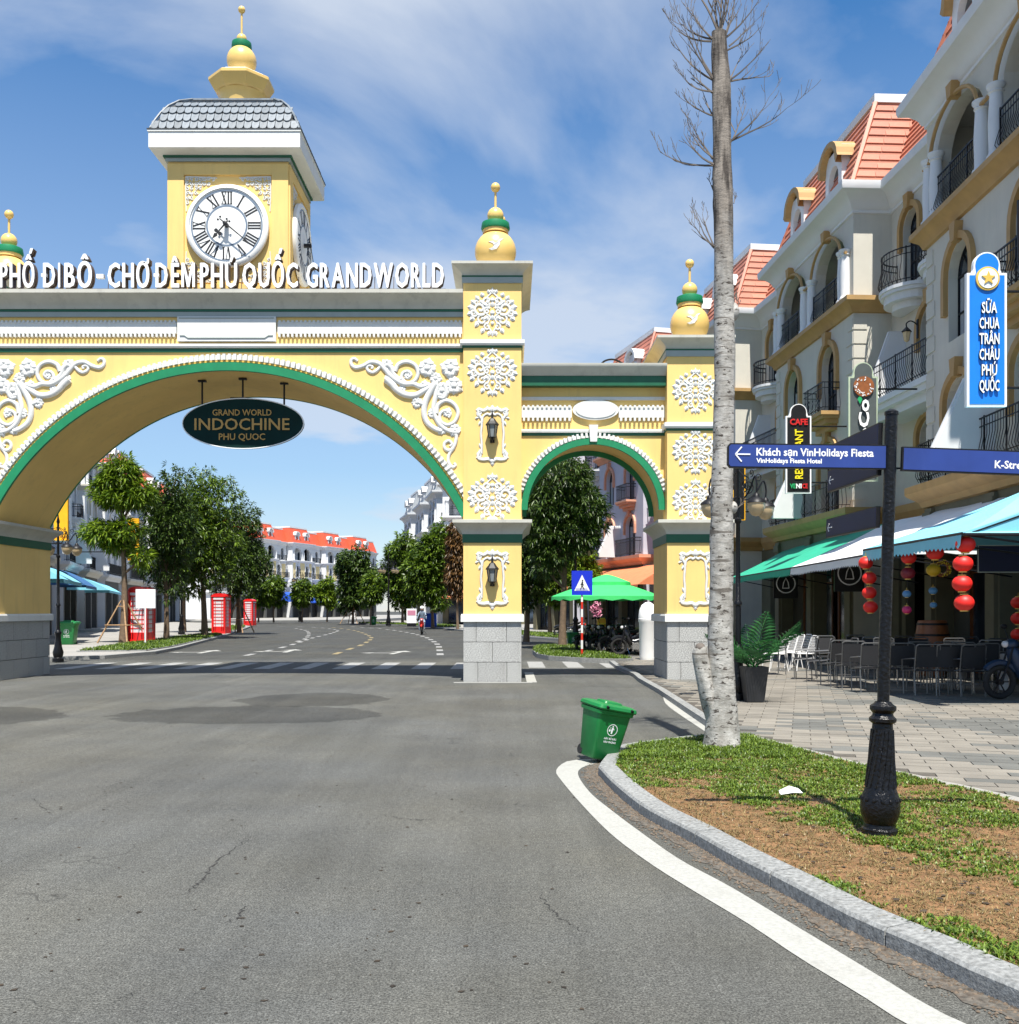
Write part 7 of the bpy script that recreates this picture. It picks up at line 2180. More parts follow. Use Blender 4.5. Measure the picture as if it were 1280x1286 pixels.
# ------------------------------------------------------------------ green litter bins
def bin_(label, loc, rot=(0, 0, 0), sc=1.0):
    t = thing('litter_bin', label, 'bin', loc, rot=rot, group='green wheeled litter bins')
    t.scale = (sc,) * 3
    def rr_(w, d, r, z, n=4):
        out = []
        for (cx, cy, a0) in ((w - r, -d + r, -PI / 2), (w - r, d - r, 0), (-w + r, d - r, PI / 2), (-w + r, -d + r, PI)):
            for i in range(n + 1):
                a = a0 + PI / 2 * i / n; out.append((cx + r * math.cos(a), cy + r * math.sin(a), z))
        return out
    def loft(b, secs, cap=True):
        n = len(secs[0]); base = []
        vs = [p for s in secs for p in s]
        fs = [(j * n + k, j * n + (k + 1) % n, (j + 1) * n + (k + 1) % n, (j + 1) * n + k) for j in range(len(secs) - 1) for k in range(n)]
        fs += [tuple(range(n - 1, -1, -1)), tuple(range((len(secs) - 1) * n, len(secs) * n))]
        b.add(vs, fs)
    b = MB(); loft(b, [rr_(.165, .15, .04, .0), rr_(.175, .16, .04, .02), rr_(.225, .20, .045, .53), rr_(.245, .22, .05, .535), rr_(.25, .225, .05, .575), rr_(.24, .215, .05, .58)])
    body = b.build('body', 'bin', t, smooth=True, ang=35)
    b = MB(); loft(b, [rr_(.262, .24, .06, .582), rr_(.27, .248, .06, .60), rr_(.262, .24, .06, .632), rr_(.225, .20, .06, .648), rr_(.18, .16, .05, .650)])
    lid = b.build('lid', 'bin', t, smooth=True, ang=35); lid.rotation_euler = (0, R(.8), 0)
    b = MB(); loft(b, [rr_(.13, .11, .04, .651), rr_(.12, .10, .04, .672), rr_(.09, .07, .04, .676)]); b.build('lid_ridge', 'bin', lid, smooth=True, ang=35)
    b = MB()
    for x in (-.17, .17): b.tube([(x, -.235, .62), (x, -.262, .612)], .018, 8)
    b.build('lid_latch', 'black', lid)
    b = MB(); b.tube([(-.18, .25, .60), (-.18, .31, .59), (.18, .31, .59), (.18, .25, .60)], .016, 6); b.build('handle', 'bin', t)
    for x in (-.16, .16):
        b = MB(Matrix.Translation((x, .14, .055)) @ Matrix.Rotation(R(90), 4, 'Y')); b.lathe([(.055, -.02), (.06, -.015), (.06, .015), (.055, .02)], n=14); b.build('wheel', 'rubber', t)
    # printed round mark and words on the front
    tilt = math.atan2(.20 - .16, .51)
    def fy(z): return -.16 - (z - .02) / .51 * .04 - .0022
    b = MB(); n = 28; zc = .36
    vs = [((r * math.cos(2 * PI * k / n)), fy(zc + r * math.sin(2 * PI * k / n)), zc + r * math.sin(2 * PI * k / n)) for r in (.062, .070) for k in range(n)]
    b.add(vs, [(k, (k + 1) % n, n + (k + 1) % n, n + k) for k in range(n)])
    def blob(pts): b.add([(u, fy(zc + v), zc + v) for u, v in pts], [tuple(range(len(pts)))])
    blob([(-.012, -.045), (.006, -.045), (.010, .012), (.022, -.002), (.026, .006), (.008, .03), (-.008, .03), (-.016, .0)]); blob([(.010 * math.cos(a) , .042 + .010 * math.sin(a)) for a in [2 * PI * i / 8 for i in range(8)]])
    blob([(-.045, -.02), (-.026, -.02), (-.022, .006), (-.048, .006)]); blob([(-.04, .012), (-.028, .02), (-.02, .03), (-.03, .032)])
    b.build('bin_symbol', 'letter', body)
    for s_, z, w in (('HÃY BỎ RÁC', .245, .17), ('VÀO THÙNG', .205, .17)):
        o = place('lettering', text_mesh(s_, 'letter', .001, .02, w, .022, True), body, (0, fy(z) - .0005, z), (tilt, 0, 0))
    return t
bn = bin_('green wheeled litter bin tilted on the tip of the kerb', (.93, 10.75, .045), rot=tuple((Matrix.Rotation(R(11.5), 3, 'Y') @ Matrix.Rotation(R(27), 3, 'Z')).to_euler()), sc=.90)
dup(bn, 'green litter bin standing beside the left pier', (px(86, 44), 44, .10), rz=.1, scale=1.55)
dup(bn, 'green litter bin on the lane edge behind the island tree', (px(719, 44), 44, .02), rz=.2, scale=.95)
dup(bn, 'small green litter bin among the far trees right of the road', (px(469, 100), 100, .1), rz=.2, scale=1.3)

# ------------------------------------------------------------------ street lamps
def street_lamp(label, loc, rz=0, h=4.3, sc=1.0):
    t = thing('street_lamp', label, 'street lamp', loc, rz, 'black scrolled street lamps')
    t.scale = (sc,) * 3
    q = MB(); q.lathe([(.16, 0), (.16, .10), (.12, .13), (.14, .2), (.15, .28), (.11, .42), (.085, .6), (.075, .78), (.10, .82), (.10, .86), (.07, .90), (.06, .95)], n=18); q.build('base', 'blackpole', t, smooth=True)
    q = MB(); q.lathe([(.052, .9), (.048, 1.6), (.07, 1.62), (.07, 1.66), (.045, 1.7), (.038, 3.0), (.06, 3.03), (.06, 3.08), (.036, 3.1), (.03, 4.0), (.05, 4.05), (.02, 4.2), (.004, 4.35)], n=12); q.build('pole', 'blackpole', t, smooth=True)
    for k in range(4):
        a = PI / 4 * 0 + k * PI / 2 + .35
        ca, sa = math.cos(a), math.sin(a)
        q = MB()
        A = catmull([(.03, 3.45), (.18, 3.42), (.36, 3.55), (.50, 3.75), (.56, 3.62), (.55, 3.45)], 6)
        q.tube([(u * ca, u * sa, z) for u, z in A], .016, 5)
        S = spiral(.20, 3.64, .12, 1.5, -1.6, 1, 18); q.tube([(u * ca, u * sa, z) for u, z in S], .011, 4)
        S = spiral(.40, 3.82, .075, 1.3, -2, 1, 14); q.tube([(u * ca, u * sa, z) for u, z in S], .009, 4)
        q.tube([(.03 * ca, .03 * sa, 3.9), (.22 * ca, .22 * sa, 3.78)], .010, 4)
        arm = q.build('arm', 'black', t, smooth=True)
        q = MB(); q.lathe([(.02, 3.47), (.05, 3.44), (.06, 3.40), (.15, 3.34), (.165, 3.30)], .55 * ca, .55 * sa, 14); q.build('lamp_cap', 'black', arm, smooth=True)
        q = MB(); q.lathe([(.15, 3.30), (.148, 3.24), (.12, 3.16), (.07, 3.10), (.01, 3.08)], .55 * ca, .55 * sa, 14); q.build('lamp_shade', 'globe', arm, smooth=True)
    return t
sl = street_lamp('black street lamp with four cream globes right behind the bare tree trunk', (px(927, 17.4), 17.4, .07))
dup(sl, 'black scrolled street lamp just right of the left pier', (px(73, 31), 31, .02), rz=.5, scale=1.05)
dup(sl, 'black scrolled street lamp behind the green parasol', (px(723, 44), 44, .1), rz=.1, scale=1.25)
dup(sl, 'street lamp between the left trees', (px(228, 62), 62, .1), rz=.3, scale=1.3)
dup(sl, 'street lamp rising between the right-hand trees far down the road', (px(488, 96), 96, .1), rz=.3, scale=1.6)
dup(sl, 'street lamp in front of the far terrace', (px(377, 128), 128, .1), rz=.3, scale=1.6)

# ------------------------------------------------------------------ red phone boxes
def phone_box(label, loc, rz):
    t = thing('phone_box', label, 'phone box', loc, rz, 'red phone boxes along the left verge')
    q = MB(); q.box(-.45, -.45, 0, .45, .45, .14)
    for sx in (-1, 1):
        for sy in (-1, 1): q.box(sx * .45 - (.10 if sx > 0 else 0), sy * .45 - (.10 if sy > 0 else 0), .14, sx * .45 + (0 if sx > 0 else .10), sy * .45 + (0 if sy > 0 else .10), 2.12)
    q.box(-.45, -.45, 2.10, .45, .45, 2.30); q.box(-.36, .36, .14, .36, .40, 2.1)
    q.build('cabin', 'red', t)
    q = MB(); q.ring(-.45, .45, -.45, .45, [(0, 2.30), (.04, 2.32), (.04, 2.36), (0, 2.38)]); 
    n = 10
    q.prism([(-.45, 2.38)] + [(-.45 * math.cos(PI * i / n), 2.38 + .16 * math.sin(PI * i / n)) for i in range(n + 1)] + [(.45, 2.38)], -.45, .45, 'y')
    q.build('roof', 'red', t)
    q = MB(); q.box(-.33, -.458, 2.14, .33, -.451, 2.26); q.box(.451, -.33, 2.14, .458, .33, 2.26); q.build('sign_panel', 'pane', t)
    for side in (0, 1):
        d = MB(); MM = Matrix.Rotation(R(90) * side, 4, 'Z'); d.M = MM
        for x in (-.35, -.24, .20, .31): d.box(x, -.43, .14, x + .04, -.40, 2.1)
        for i in range(9): d.box(-.35, -.432, .42 + i * .205, .35, -.398, .45 + i * .205)
        d.box(-.35, -.43, .14, .35, -.40, .42)
        dr = d.build('door', 'red', t)
        for i in range(8):
            e = MB(); e.M = MM; z = .45 + i * .205
            e.box(-.32, -.412, z, .32, -.405, z + .175); e.build('window_pane', 'pane', dr)
    return t
ph = phone_box('red phone box beside the slender propped tree, nearest of the three', (px(178, 46.8), 46.8, .12), R(-6))
dup(ph, 'red phone box standing free in the middle of the left verges', (px(278, 64.5), 64.5, .10), rz=R(-8))
dup(ph, 'farthest red phone box at the end of the left verge', (px(314, 98), 98, .10), rz=R(-8))
wsn = thing('notice_board', 'white square board on a pole in front of the first red phone box', 'sign', (px(183, 43.5), 43.5, .12))
q = MB(); q.box(-.42, -.02, 1.55, .42, .02, 2.36); q.build('panel', 'signwhite', wsn)
q = MB(); q.box(-.2, -.028, 1.82, -.02, -.021, 2.12); q.box(.03, -.028, 1.82, .22, -.021, 2.12); q.build('backing_bracket', 'whitewire', wsn)
q = MB(); q.tube([(0, -.045, 0), (0, -.045, 2.2)], .035, 8); q.build('pole', 'signwhite', wsn)

# ------------------------------------------------------------------ pedestrian crossing sign
ps = thing('crossing_sign', 'blue square pedestrian crossing sign on a red and white banded post', 'road sign', (px(731, 33), 33, .13))
KP = 33 / 1280
q = MB(); 
hP = (828 - 722) * KP
bands = [(828, 820, 1), (820, 809, 0), (809, 800, 1), (800, 790, 0), (790, 780, 1), (780, 770, 0), (770, 761, 1), (761, 750, 0)]
for (ya, yb, rd_) in bands:
    q = MB(); q.lathe([(.036, (828 - ya) * KP), (.036, (828 - yb) * KP - .001)], n=10); q.build('post_band', 'signred' if rd_ else 'signwhite', ps, smooth=True, ang=30)
z0, z1 = (828 - 752.5) * KP, (828 - 722) * KP
q = MB(); q.box(-.335, -.06, z0, .335, -.038, z1); pn = q.build('panel', 'pedblue', ps)
q = MB(); q.add([(-.25, -.0625, z0 + .14), (.25, -.0625, z0 + .14), (0, -.0625, z1 - .13)], [(0, 1, 2)]); tr_ = q.build('triangle', 'signwhite', pn)
q = MB(); zc = z0 + .30
q.tube([(.01, -.066, zc + .13), (0, -.066, zc + .02)], .026, 6); q.tube([(0, -.066, zc + .02), (-.05, -.066, zc - .11)], .014, 5); q.tube([(0, -.066, zc + .02), (.03, -.066, zc - .05), (.07, -.066, zc - .11)], .014, 5)
q.tube([(.01, -.066, zc + .10), (.05, -.066, zc + .02)], .010, 5); q.tube([(.01, -.066, zc + .10), (-.045, -.066, zc + .04)], .010, 5); q.ball(.014, -.066, zc + .175, .024, 8, 6)
q.build('walking_figure', 'ink', tr_)
q = MB()
for i in range(3): q.box(-.2 + .0 * i, -.0655, z0 + .15 + i * .028, .2 - i * .02, -.0635, z0 + .158 + i * .028)
q.build('stripe', 'pedblue', tr_)['kind'] = 'stuff'

# ------------------------------------------------------------------ parasol
um = thing('parasol', 'bright green parasol with a small top tier beside the right pier', 'parasol', (px(762, 36), 36, .05))
def canopy(r0, z0, r1, z1, scal_=True):
    b = MB(); n = 32; vs = []; fs = []
    rings = 6
    for j in range(rings + 1):
        f = j / rings
        for k in range(n):
            a = 2 * PI * k / n + .2
            cor = 1 - .06 * (0.5 - 0.5 * math.cos(8 * a)) * f
            r = (r0 + (r1 - r0) * f) * cor
            vs.append((r * math.cos(a), r * math.sin(a), z0 + (z1 - z0) * f ** 1.25))
    for j in range(rings):
        for k in range(n): fs.append((j * n + k, j * n + (k + 1) % n, (j + 1) * n + (k + 1) % n, (j + 1) * n + k))
    base = rings * n
    for k in range(n):
        x, y, z = vs[base + k]; vs.append((x * 1.005, y * 1.005, z - (.16 if k % 2 else .10)))
    for k in range(n): fs.append((base + k, base + (k + 1) % n, base + n + (k + 1) % n, base + n + k))
    b.add(vs, fs); return b
canopy(.45, 2.50, 1.95, 2.02).build('canopy', 'canvas_lime', um, smooth=True, ang=50)
canopy(.03, 2.80, .85, 2.52).build('top_tier', 'canvas_lime', um, smooth=True, ang=50)
q = MB(); q.tube([(0, 0, 0), (0, 0, 2.8)], .03, 8); q.lathe([(.3, 0), (.3, .1), (.05, .14)], n=12); q.build('pole', 'black', um)
for k in range(8):
    a = 2 * PI * k / 8 + .2
    q = MB(); q.tube([(.05 * math.cos(a), .05 * math.sin(a), 2.45), (1.8 * math.cos(a), 1.8 * math.sin(a), 2.02)], .012, 4); q.build('rib', 'black', um)

# ------------------------------------------------------------------ motorbikes
def motorbike(label, loc, rz, m='bikeblack', rot=None, group='parked motorbikes behind the grass island', scooter=False):
    t = thing('motorbike', label, 'motorbike', loc, rz, group, rot)
    for nm, x in (('front_wheel', .62), ('rear_wheel', -.62)):
        b = MB(); n = 22
        R0 = .29
        ring = [(x + R0 * math.cos(2 * PI * k / n), 0, .29 + R0 * math.sin(2 * PI * k / n) * 1.0) for k in range(n + 1)]
        b.tube([(x + .25 * math.cos(2 * PI * k / n), 0, .30 + .25 * math.sin(2 * PI * k / n)) for k in range(n + 1)], .048, 8, cap=False)
        w = b.build(nm, 'rubber', t, smooth=True)
        b = MB(); b.tube([(x + .20 * math.cos(2 * PI * k / n), 0, .30 + .20 * math.sin(2 * PI * k / n)) for k in range(n + 1)], .014, 4, cap=False)
        for k in range(6):
            a = 2 * PI * k / 6; b.tube([(x, 0, .30), (x + .2 * math.cos(a), 0, .30 + .2 * math.sin(a))], .012, 4)
        b.M = Matrix.Translation((x, 0, .30)) @ Matrix.Rotation(R(90), 4, 'X'); b.lathe([(.05, -.07), (.05, .07)], n=10); b.M = None
        b.build('rim', 'black', w)
    b = MB()
    for s_ in (-.075, .075): b.tube([(.62, s_, .30), (.50, s_, .62), (.42, s_, .90)], .02, 6)
    b.build('fork', 'black', t)
    b = MB(); n = 8
    b.tube([(.62 + .33 * math.cos(a), 0, .30 + .33 * math.sin(a)) for a in [R(40 + 13 * i) for i in range(9)]], .055, 6, flat=1); b.build('front_fender', m, t, smooth=True)
    def loft(secs, nm, mm, seg=12, par=None):
        b = MB(); vs = []; 
        for (x, z, hw, hh) in secs:
            for k in range(seg):
                a = 2 * PI * k / seg; vs.append((x, hw * math.cos(a), z + hh * math.sin(a)))
        fs = [(j * seg + k, j * seg + (k + 1) % seg, (j + 1) * seg + (k + 1) % seg, (j + 1) * seg + k) for j in range(len(secs) - 1) for k in range(seg)]
        fs += [tuple(range(seg)), tuple(range((len(secs) - 1) * seg, len(secs) * seg))]
        b.add(vs, fs); return b.build(nm, mm, par or t, smooth=True, ang=50)
    loft([(.46, .80, .05, .10), (.40, .74, .13, .20), (.30, .62, .15, .26), (.22, .52, .12, .20), (.16, .46, .09, .10)], 'leg_shield', m)
    loft([(.34, .52, .06, .06), (.1, .45, .11, .10), (-.1, .50, .13, .12), (-.35, .58, .14, .13), (-.62, .68, .11, .11), (-.82, .76, .05, .05)], 'body', m)
    loft([(.02, .70, .09, .03), (-.1, .74, .13, .055), (-.4, .78, .14, .06), (-.65, .82, .12, .05), (-.74, .85, .07, .02)], 'seat', 'rubber')
    loft([(.50, .92, .04, .05), (.46, .94, .10, .08), (.38, .95, .12, .09), (.30, .95, .05, .05)], 'headlight_cowl', m)
    b = MB(); b.ball(.515, 0, .94, .06, 10, 6); b.build('headlight', 'pane', t, smooth=True)
    b = MB(); b.tube([(.26, -.34, 1.0), (.34, -.16, 1.02), (.38, 0, 1.0), (.34, .16, 1.02), (.26, .34, 1.0)], .014, 6)
    for s_ in (-1, 1): b.tube([(.31, s_ * .28, 1.01), (.20, s_ * .37, .99)], .022, 6)
    b.build('handlebar', 'black', t)
    for s_ in (-1, 1):
        b = MB(); b.tube([(.33, s_ * .2, 1.02), (.36, s_ * .27, 1.20)], .008, 5); b.ball(.36, s_ * .29, 1.24, .06, 10, 6, sq=.7); b.build('mirror', 'black', t)
    b = MB(); b.box(-.15, -.12, .20, .18, .12, .42); b.tube([(.1, -.13, .25), (-.3, -.16, .27), (-.75, -.17, .36)], [.025, .04, .05], 8); b.build('engine', 'chrome', t)
    b = MB(); b.box(-.86, -.08, .66, -.80, .08, .76); b.build('tail_light', 'signred', t)
    b = MB(); b.tube([(-.1, .1, .25), (-.15, .28, .02)], .012, 5); b.build('kick_stand', 'chrome', t)
    return t
mb1 = motorbike('black motorbike nearest the grass island, front wheel towards the camera', (px(752, 36.2), 36.2, .06), R(200))
dup(mb1, 'second parked black motorbike behind the grass island', (px(768, 35.5), 35.5, .06), rz=R(205))
dup(mb1, 'third parked black motorbike beside the right pier', (px(783, 35.0), 35.0, .06), rz=R(190))
dup(mb1, 'fourth parked black motorbike half hidden by the right pier', (px(800, 34.6), 34.6, .06), rz=R(186))
dup(mb1, 'black motorbike in the second row behind the pedestrian crossing sign', (px(762, 37.6), 37.6, .06), rz=R(188))
dup(mb1, 'black motorbike in the second row under the green parasol', (px(790, 37.2), 37.2, .06), rz=R(196))
dup(mb1, 'dark motorbike parked far behind the pedestrian crossing sign', (px(716, 56), 56, .1), rz=R(180))
mbr = motorbike('dark navy motorbike with slanted body at the right edge of the terrace', (8.95, 17.4, .075), R(186), 'bikenavy', group='motorbikes on the terrace')
bb = thing('delivery_box', 'small orange box resting on the first parked motorbike', 'box', (px(756, 36.4), 36.4, 1.0))
q = MB(); q.box(-.17, -.15, 0, .17, .15, .28); q.build('case', 'amber', bb)
q = MB(); q.box(-.18, -.16, .281, .18, .16, .31); q.box(-.18, -.165, .10, .18, -.151, .13); q.build('lid', 'yellowletter', bb)
ds = thing('covered_stand', 'tall white dome topped plastic stand peeping out left of the right pier', 'stand', (px(814, 31.5), 31.5, .05)); ds.scale = (.82, .82, 1)
q = MB(); q.lathe([(.30, 0), (.32, .1), (.34, 1.15), (.37, 1.2), (.37, 1.28), (.34, 1.30)], n=24); q.build('barrel', 'signwhite', ds, smooth=True)
q = MB(); q.lathe([(.36, 1.30), (.36, 1.36), (.33, 1.55), (.24, 1.70), (.10, 1.78), (.01, 1.79)], n=24); q.build('dome', 'signwhite', ds, smooth=True)
q = MB()
rs = np.random.RandomState(4); n = 260
pp = rs.normal(size=(n, 3)) * (.08, .08, .16)
V = []; 
for p in pp:
    a, c = rs.uniform(0, 6.28, 2); e = np.array([math.cos(a), math.sin(a), math.sin(c)]) * .06; f = np.array([-math.sin(a), math.cos(c), math.cos(a)]) * .05
    V += [p - e, p + f, p + e]
fl = thing('hanging_flowers', 'hanging basket of pink flowers beside the green parasol', 'flowers', (px(749, 40), 40, 1.55))
o = place('flowers', raw_mesh('flowers', np.array(V), np.arange(len(V)), 3, 'petal'), fl); o['kind'] = 'stuff'
q = MB(); q.tube([(0, 0, .1), (0, 0, 1.0)], .012, 4); q.lathe([(.02, -.15), (.12, -.05), (.14, .02)], n=10); q.build('basket', 'black', fl)

# rider far down the road
mr = motorbike('red scooter ridden along the road beyond the gate', (px(530, 66), 66, .004), R(-88), 'signred', group='vehicles on the road')
per = thing('person', 'person in grey-blue jacket and pale helmet riding the red scooter', 'person', (px(530, 66), 66, .004), R(-88))
def skin(name, pts, edges, rad, m, parent, sub=2):
    me = bpy.data.meshes.new(name); me.from_pydata(pts, edges, []); me.materials.append(M[m])
    o = place(name, me, parent)
    md = o.modifiers.new('skin', 'SKIN'); md.use_smooth_shade = True
    for i, r in enumerate(rad):
        me.skin_vertices[0].data[i].radius = (r, r) if not hasattr(r, '__len__') else r
    me.skin_vertices[0].data[0].use_root = True
    s_ = o.modifiers.new('sub', 'SUBSURF'); s_.levels = sub; s_.render_levels = sub
    return o
pts = [(-.25, 0, .92), (-.22, 0, 1.12), (-.16, 0, 1.32), (-.12, 0, 1.46), (-.09, 0, 1.56), (-.08, 0, 1.68),
       (-.14, .19, 1.40), (.06, .27, 1.18), (.27, .28, 1.03), (-.14, -.19, 1.40), (.06, -.27, 1.18), (.27, -.28, 1.03),
       (-.2, .12, .88), (.18, .17, .82), (.14, .15, .42), (.22, .15, .36), (-.2, -.12, .88), (.18, -.17, .82), (.14, -.15, .42), (.22, -.15, .36)]
ed = [(0, 1), (1, 2), (2, 3), (3, 4), (4, 5), (3, 6), (6, 7), (7, 8), (3, 9), (9, 10), (10, 11), (0, 12), (12, 13), (13, 14), (14, 15), (0, 16), (16, 17), (17, 18), (18, 19)]
rd2 = [(.15, .13), (.15, .12), (.17, .12), (.12, .09), .055, .09, .06, .045, .03, .06, .045, .03, .085, .065, .045, .04, .085, .065, .045, .04]
for s_ in (1, -1):
    b0 = len(pts); pts.append((.31, s_ * .285, 1.02)); ed.append((8 if s_ > 0 else 11, b0)); rd2.append(.035)
    for k in range(4):
        pts.append((.36, s_ * (.25 + .025 * k), 1.025)); ed.append((b0, len(pts) - 1)); rd2.append(.011)
    pts.append((.32, s_ * .24, 1.0)); ed.append((b0, len(pts) - 1)); rd2.append(.012)
skin('body', pts, ed, rd2, 'jacket', per)
q = MB(); q.ball(-.07, 0, 1.66, .105, 14, 10, sq=1.15); q.ball(.035, 0, 1.64, .02, 6, 4); q.build('face', 'skin', per, smooth=True)
q = MB(); q.ball(-.085, 0, 1.72, .135, 16, 10); q.build('helmet', 'signwhite', per, smooth=True)

# ------------------------------------------------------------------ terrace: planter, chairs, tables, lanterns, barrel
pl = thing('potted_palm', 'feathery palm in a tapered black planter beside the street lamp', 'plant', (px(947, 17.0), 17.0, .075))
q = MB(); 
q.add([(-.14, -.14, 0), (.14, -.14, 0), (.14, .14, 0), (-.14, .14, 0), (-.20, -.20, .58), (.20, -.20, .58), (.20, .20, .58), (-.20, .20, .58), (-.17, -.17, .58), (.17, -.17, .58), (.17, .17, .58), (-.17, .17, .58), (-.16, -.16, .50), (.16, -.16, .50), (.16, .16, .50), (-.16, .16, .50)],
      [(0, 3, 2, 1), (0, 1, 5, 4), (1, 2, 6, 5), (2, 3, 7, 6), (3, 0, 4, 7), (4, 5, 9, 8), (5, 6, 10, 9), (6, 7, 11, 10), (7, 4, 8, 11), (8, 9, 13, 12), (9, 10, 14, 13), (10, 11, 15, 14), (11, 8, 12, 15), (12, 13, 14, 15)])
q.build('planter', 'planter', pl)
rr = random.Random(8)
def frond(L_, arch):
    b = MB(); n = 17; pts = []
    for i in range(n + 1):
        f = i / n; pts.append(Vector((L_ * f * .8, 0, L_ * (f * .95 - arch * f * f))))
    b.tube(pts, [.010 * (1 - .7 * i / n) for i in range(n + 1)], 4)
    for i in range(3, n + 1):
        f = i / n; ll = .30 * math.sin(PI * min(1, .15 + f * .85)) + .05
        t = (pts[min(i + 1, n)] - pts[i - 1]).normalized()
        for s_ in (-1, 1):
            for dq in (0,):
                base = pts[i - 1].lerp(pts[i], dq)
                d = (t * .55 + Vector((0, s_ * .85, .12))).normalized()
                m = base + d * ll * .5; tip = base + d * ll + Vector((0, 0, -.06))
                w = Vector((0, 0, 1)).cross(d).normalized() * .0065
                b.add([base - w * .5, base + w * .5, m + w, tip, m - w], [(0, 1, 2, 3, 4)])
    return b.mesh('frond', 'leaf_palm')
FR = [frond(1.10, .30), frond(.95, .5), frond(1.2, .18)]
for k in range(13):
    place('frond', FR[k % 3], pl, (rr.uniform(-.04, .04), rr.uniform(-.04, .04), .50), (rr.uniform(-.2, .2), rr.uniform(-.35, .12), k * 2.4 + rr.uniform(-.2, .2)), (1, 1, rr.uniform(.85, 1.1)))

def chair(label, loc, rz):
    t = thing('terrace_chair', label, 'chair', loc, rz, 'black terrace chairs with metal frames')
    for s_ in (-.22, .22):
        b = MB(); b.tube([(s_, -.24, 0), (s_, -.20, .42), (s_, -.27, .88)], .012, 6); b.build('leg', 'chairmetal', t)
        b = MB(); b.tube([(s_, .22, 0), (s_, .24, .42), (s_, -.22, .46)], .012, 6); b.build('leg', 'chairmetal', t)
        b = MB(); b.tube([(s_ * 1.12, .22, .42), (s_ * 1.15, .20, .63), (s_ * 1.15, -.20, .66), (s_, -.24, .66)], .012, 6); b.build('armrest', 'chairmetal', t)
    b = MB(); b.tube([(-.22, -.27, .88), (-.18, -.275, .91), (.18, -.275, .91), (.22, -.27, .88)], .014, 6); b.tube([(-.22, -.22, .22), (.22, -.22, .22)], .010, 5); b.build('frame', 'chairmetal', t)
    b = MB(); b.box(-.21, -.21, .43, .21, .24, .455); b.build('seat', 'chairblack', t)
    b = MB(); b.add([(-.205, -.235, .50), (.205, -.235, .50), (.205, -.268, .87), (-.205, -.268, .87), (-.205, -.215, .50), (.205, -.215, .50), (.205, -.25, .87), (-.205, -.25, .87)],
                    [(0, 1, 2, 3), (7, 6, 5, 4), (0, 4, 5, 1), (1, 5, 6, 2), (2, 6, 7, 3), (3, 7, 4, 0)]); b.build('backrest', 'chairblack', t)
    return t
def cz(pxx, d): return (px(pxx, d), d, .077)
cl = [(1012, 22.6, 70, 'black chair seen from the side beside the white chairs'), (1030, 21.8, 60, 'black chair turned sideways next to the leftmost one'), (1050, 20.6, 8, 'black chair with tall square back left of the signpost'),
      (1069, 20.0, -6, 'black chair behind the lone front chair left of the signpost'), (1090, 19.0, 2, 'foremost black chair just left of the signpost'), (1128, 18.9, -5, 'black chair immediately right of the signpost'),
      (1148, 19.7, 0, 'black chair in the second row right of the signpost'), (1157, 18.3, 4, 'black chair with curved top rail, second right of the signpost'), (1186, 18.3, -3, 'black chair third to the right of the signpost'), (1214, 18.1, 3, 'black chair directly left of the navy motorbike'),
      (1100, 22.6, 175, 'black chair facing the camera behind the first tables'), (1160, 22.4, 182, 'black chair facing the camera near the barrel'), (1205, 21.6, 178, 'black chair facing the camera under the red lantern string'), (1250, 20.2, 170, 'black chair behind the navy motorbike'),
      (1128, 24.0, 5, 'black chair at the back in front of the shop door'), (1070, 25.0, 0, 'black chair at the back left in front of the shop front')]
cl += [(1040, 23.6, 178, 'black chair facing the camera at the table behind the left chairs'), (1116, 21.9, 181, 'black chair facing the camera half hidden by the signpost pole'), (1178, 19.6, 5, 'black chair in the second row behind the gap of the front row'), (1203, 19.4, -4, 'black chair in the second row near the lantern string'),
       (1232, 18.8, 0, 'black chair in the second row behind the motorbike handlebar'), (1058, 21.9, 90, 'black chair turned sideways at the table left of the signpost'), (1222, 22.6, 176, 'black chair at the back under the navy shop board'), (1262, 21.5, 180, 'black chair at the back beside the tall white pot')]
c0_ = None
for (pxx, d, a, lb) in cl:
    if c0_ is None: c0_ = chair(lb, cz(pxx, d), R(a))
    else: dup(c0_, lb, cz(pxx, d), rz=R(a))
def wchair(label, loc, rz):
    t = thing('wire_chair', label, 'chair', loc, rz, 'white wire chairs')
    for s_ in (-.2, .2):
        for (a, b_) in (((s_, -.18, .42), (s_ * 1.15, -.26, 0)), ((s_, .18, .42), (s_ * 1.15, .24, 0))):
            b = MB(); b.tube([a, b_], .011, 6); b.build('leg', 'whitewire', t)
    b = MB()
    for i in range(7): b.tube([(-.2 + i * .4 / 6, -.2, .43), (-.2 + i * .4 / 6, .2, .43)], .006, 4)
    for i in range(5): b.tube([(-.2, -.2 + i * .1, .43), (.2, -.2 + i * .1, .43)], .006, 4)
    b.tube([(-.21, -.21, .43), (.21, -.21, .43), (.21, .21, .43), (-.21, .21, .43), (-.21, -.21, .43)], .012, 5); b.build('seat', 'whitewire', t)
    b = MB()
    for i in range(7): b.tube([(-.2 + i * .4 / 6, -.2, .45), (-.19 + i * .38 / 6, -.32, .84)], .006, 4)
    for i in range(6): b.tube([(-.2, -.21 - i * .02, .48 + i * .065), (.2, -.21 - i * .02, .48 + i * .065)], .006, 4)
    b.tube([(-.21, -.2, .44), (-.20, -.32, .82), (-.15, -.335, .87), (.15, -.335, .87), (.20, -.32, .82), (.21, -.2, .44)], .012, 5); b.build('backrest', 'whitewire', t)
    return t
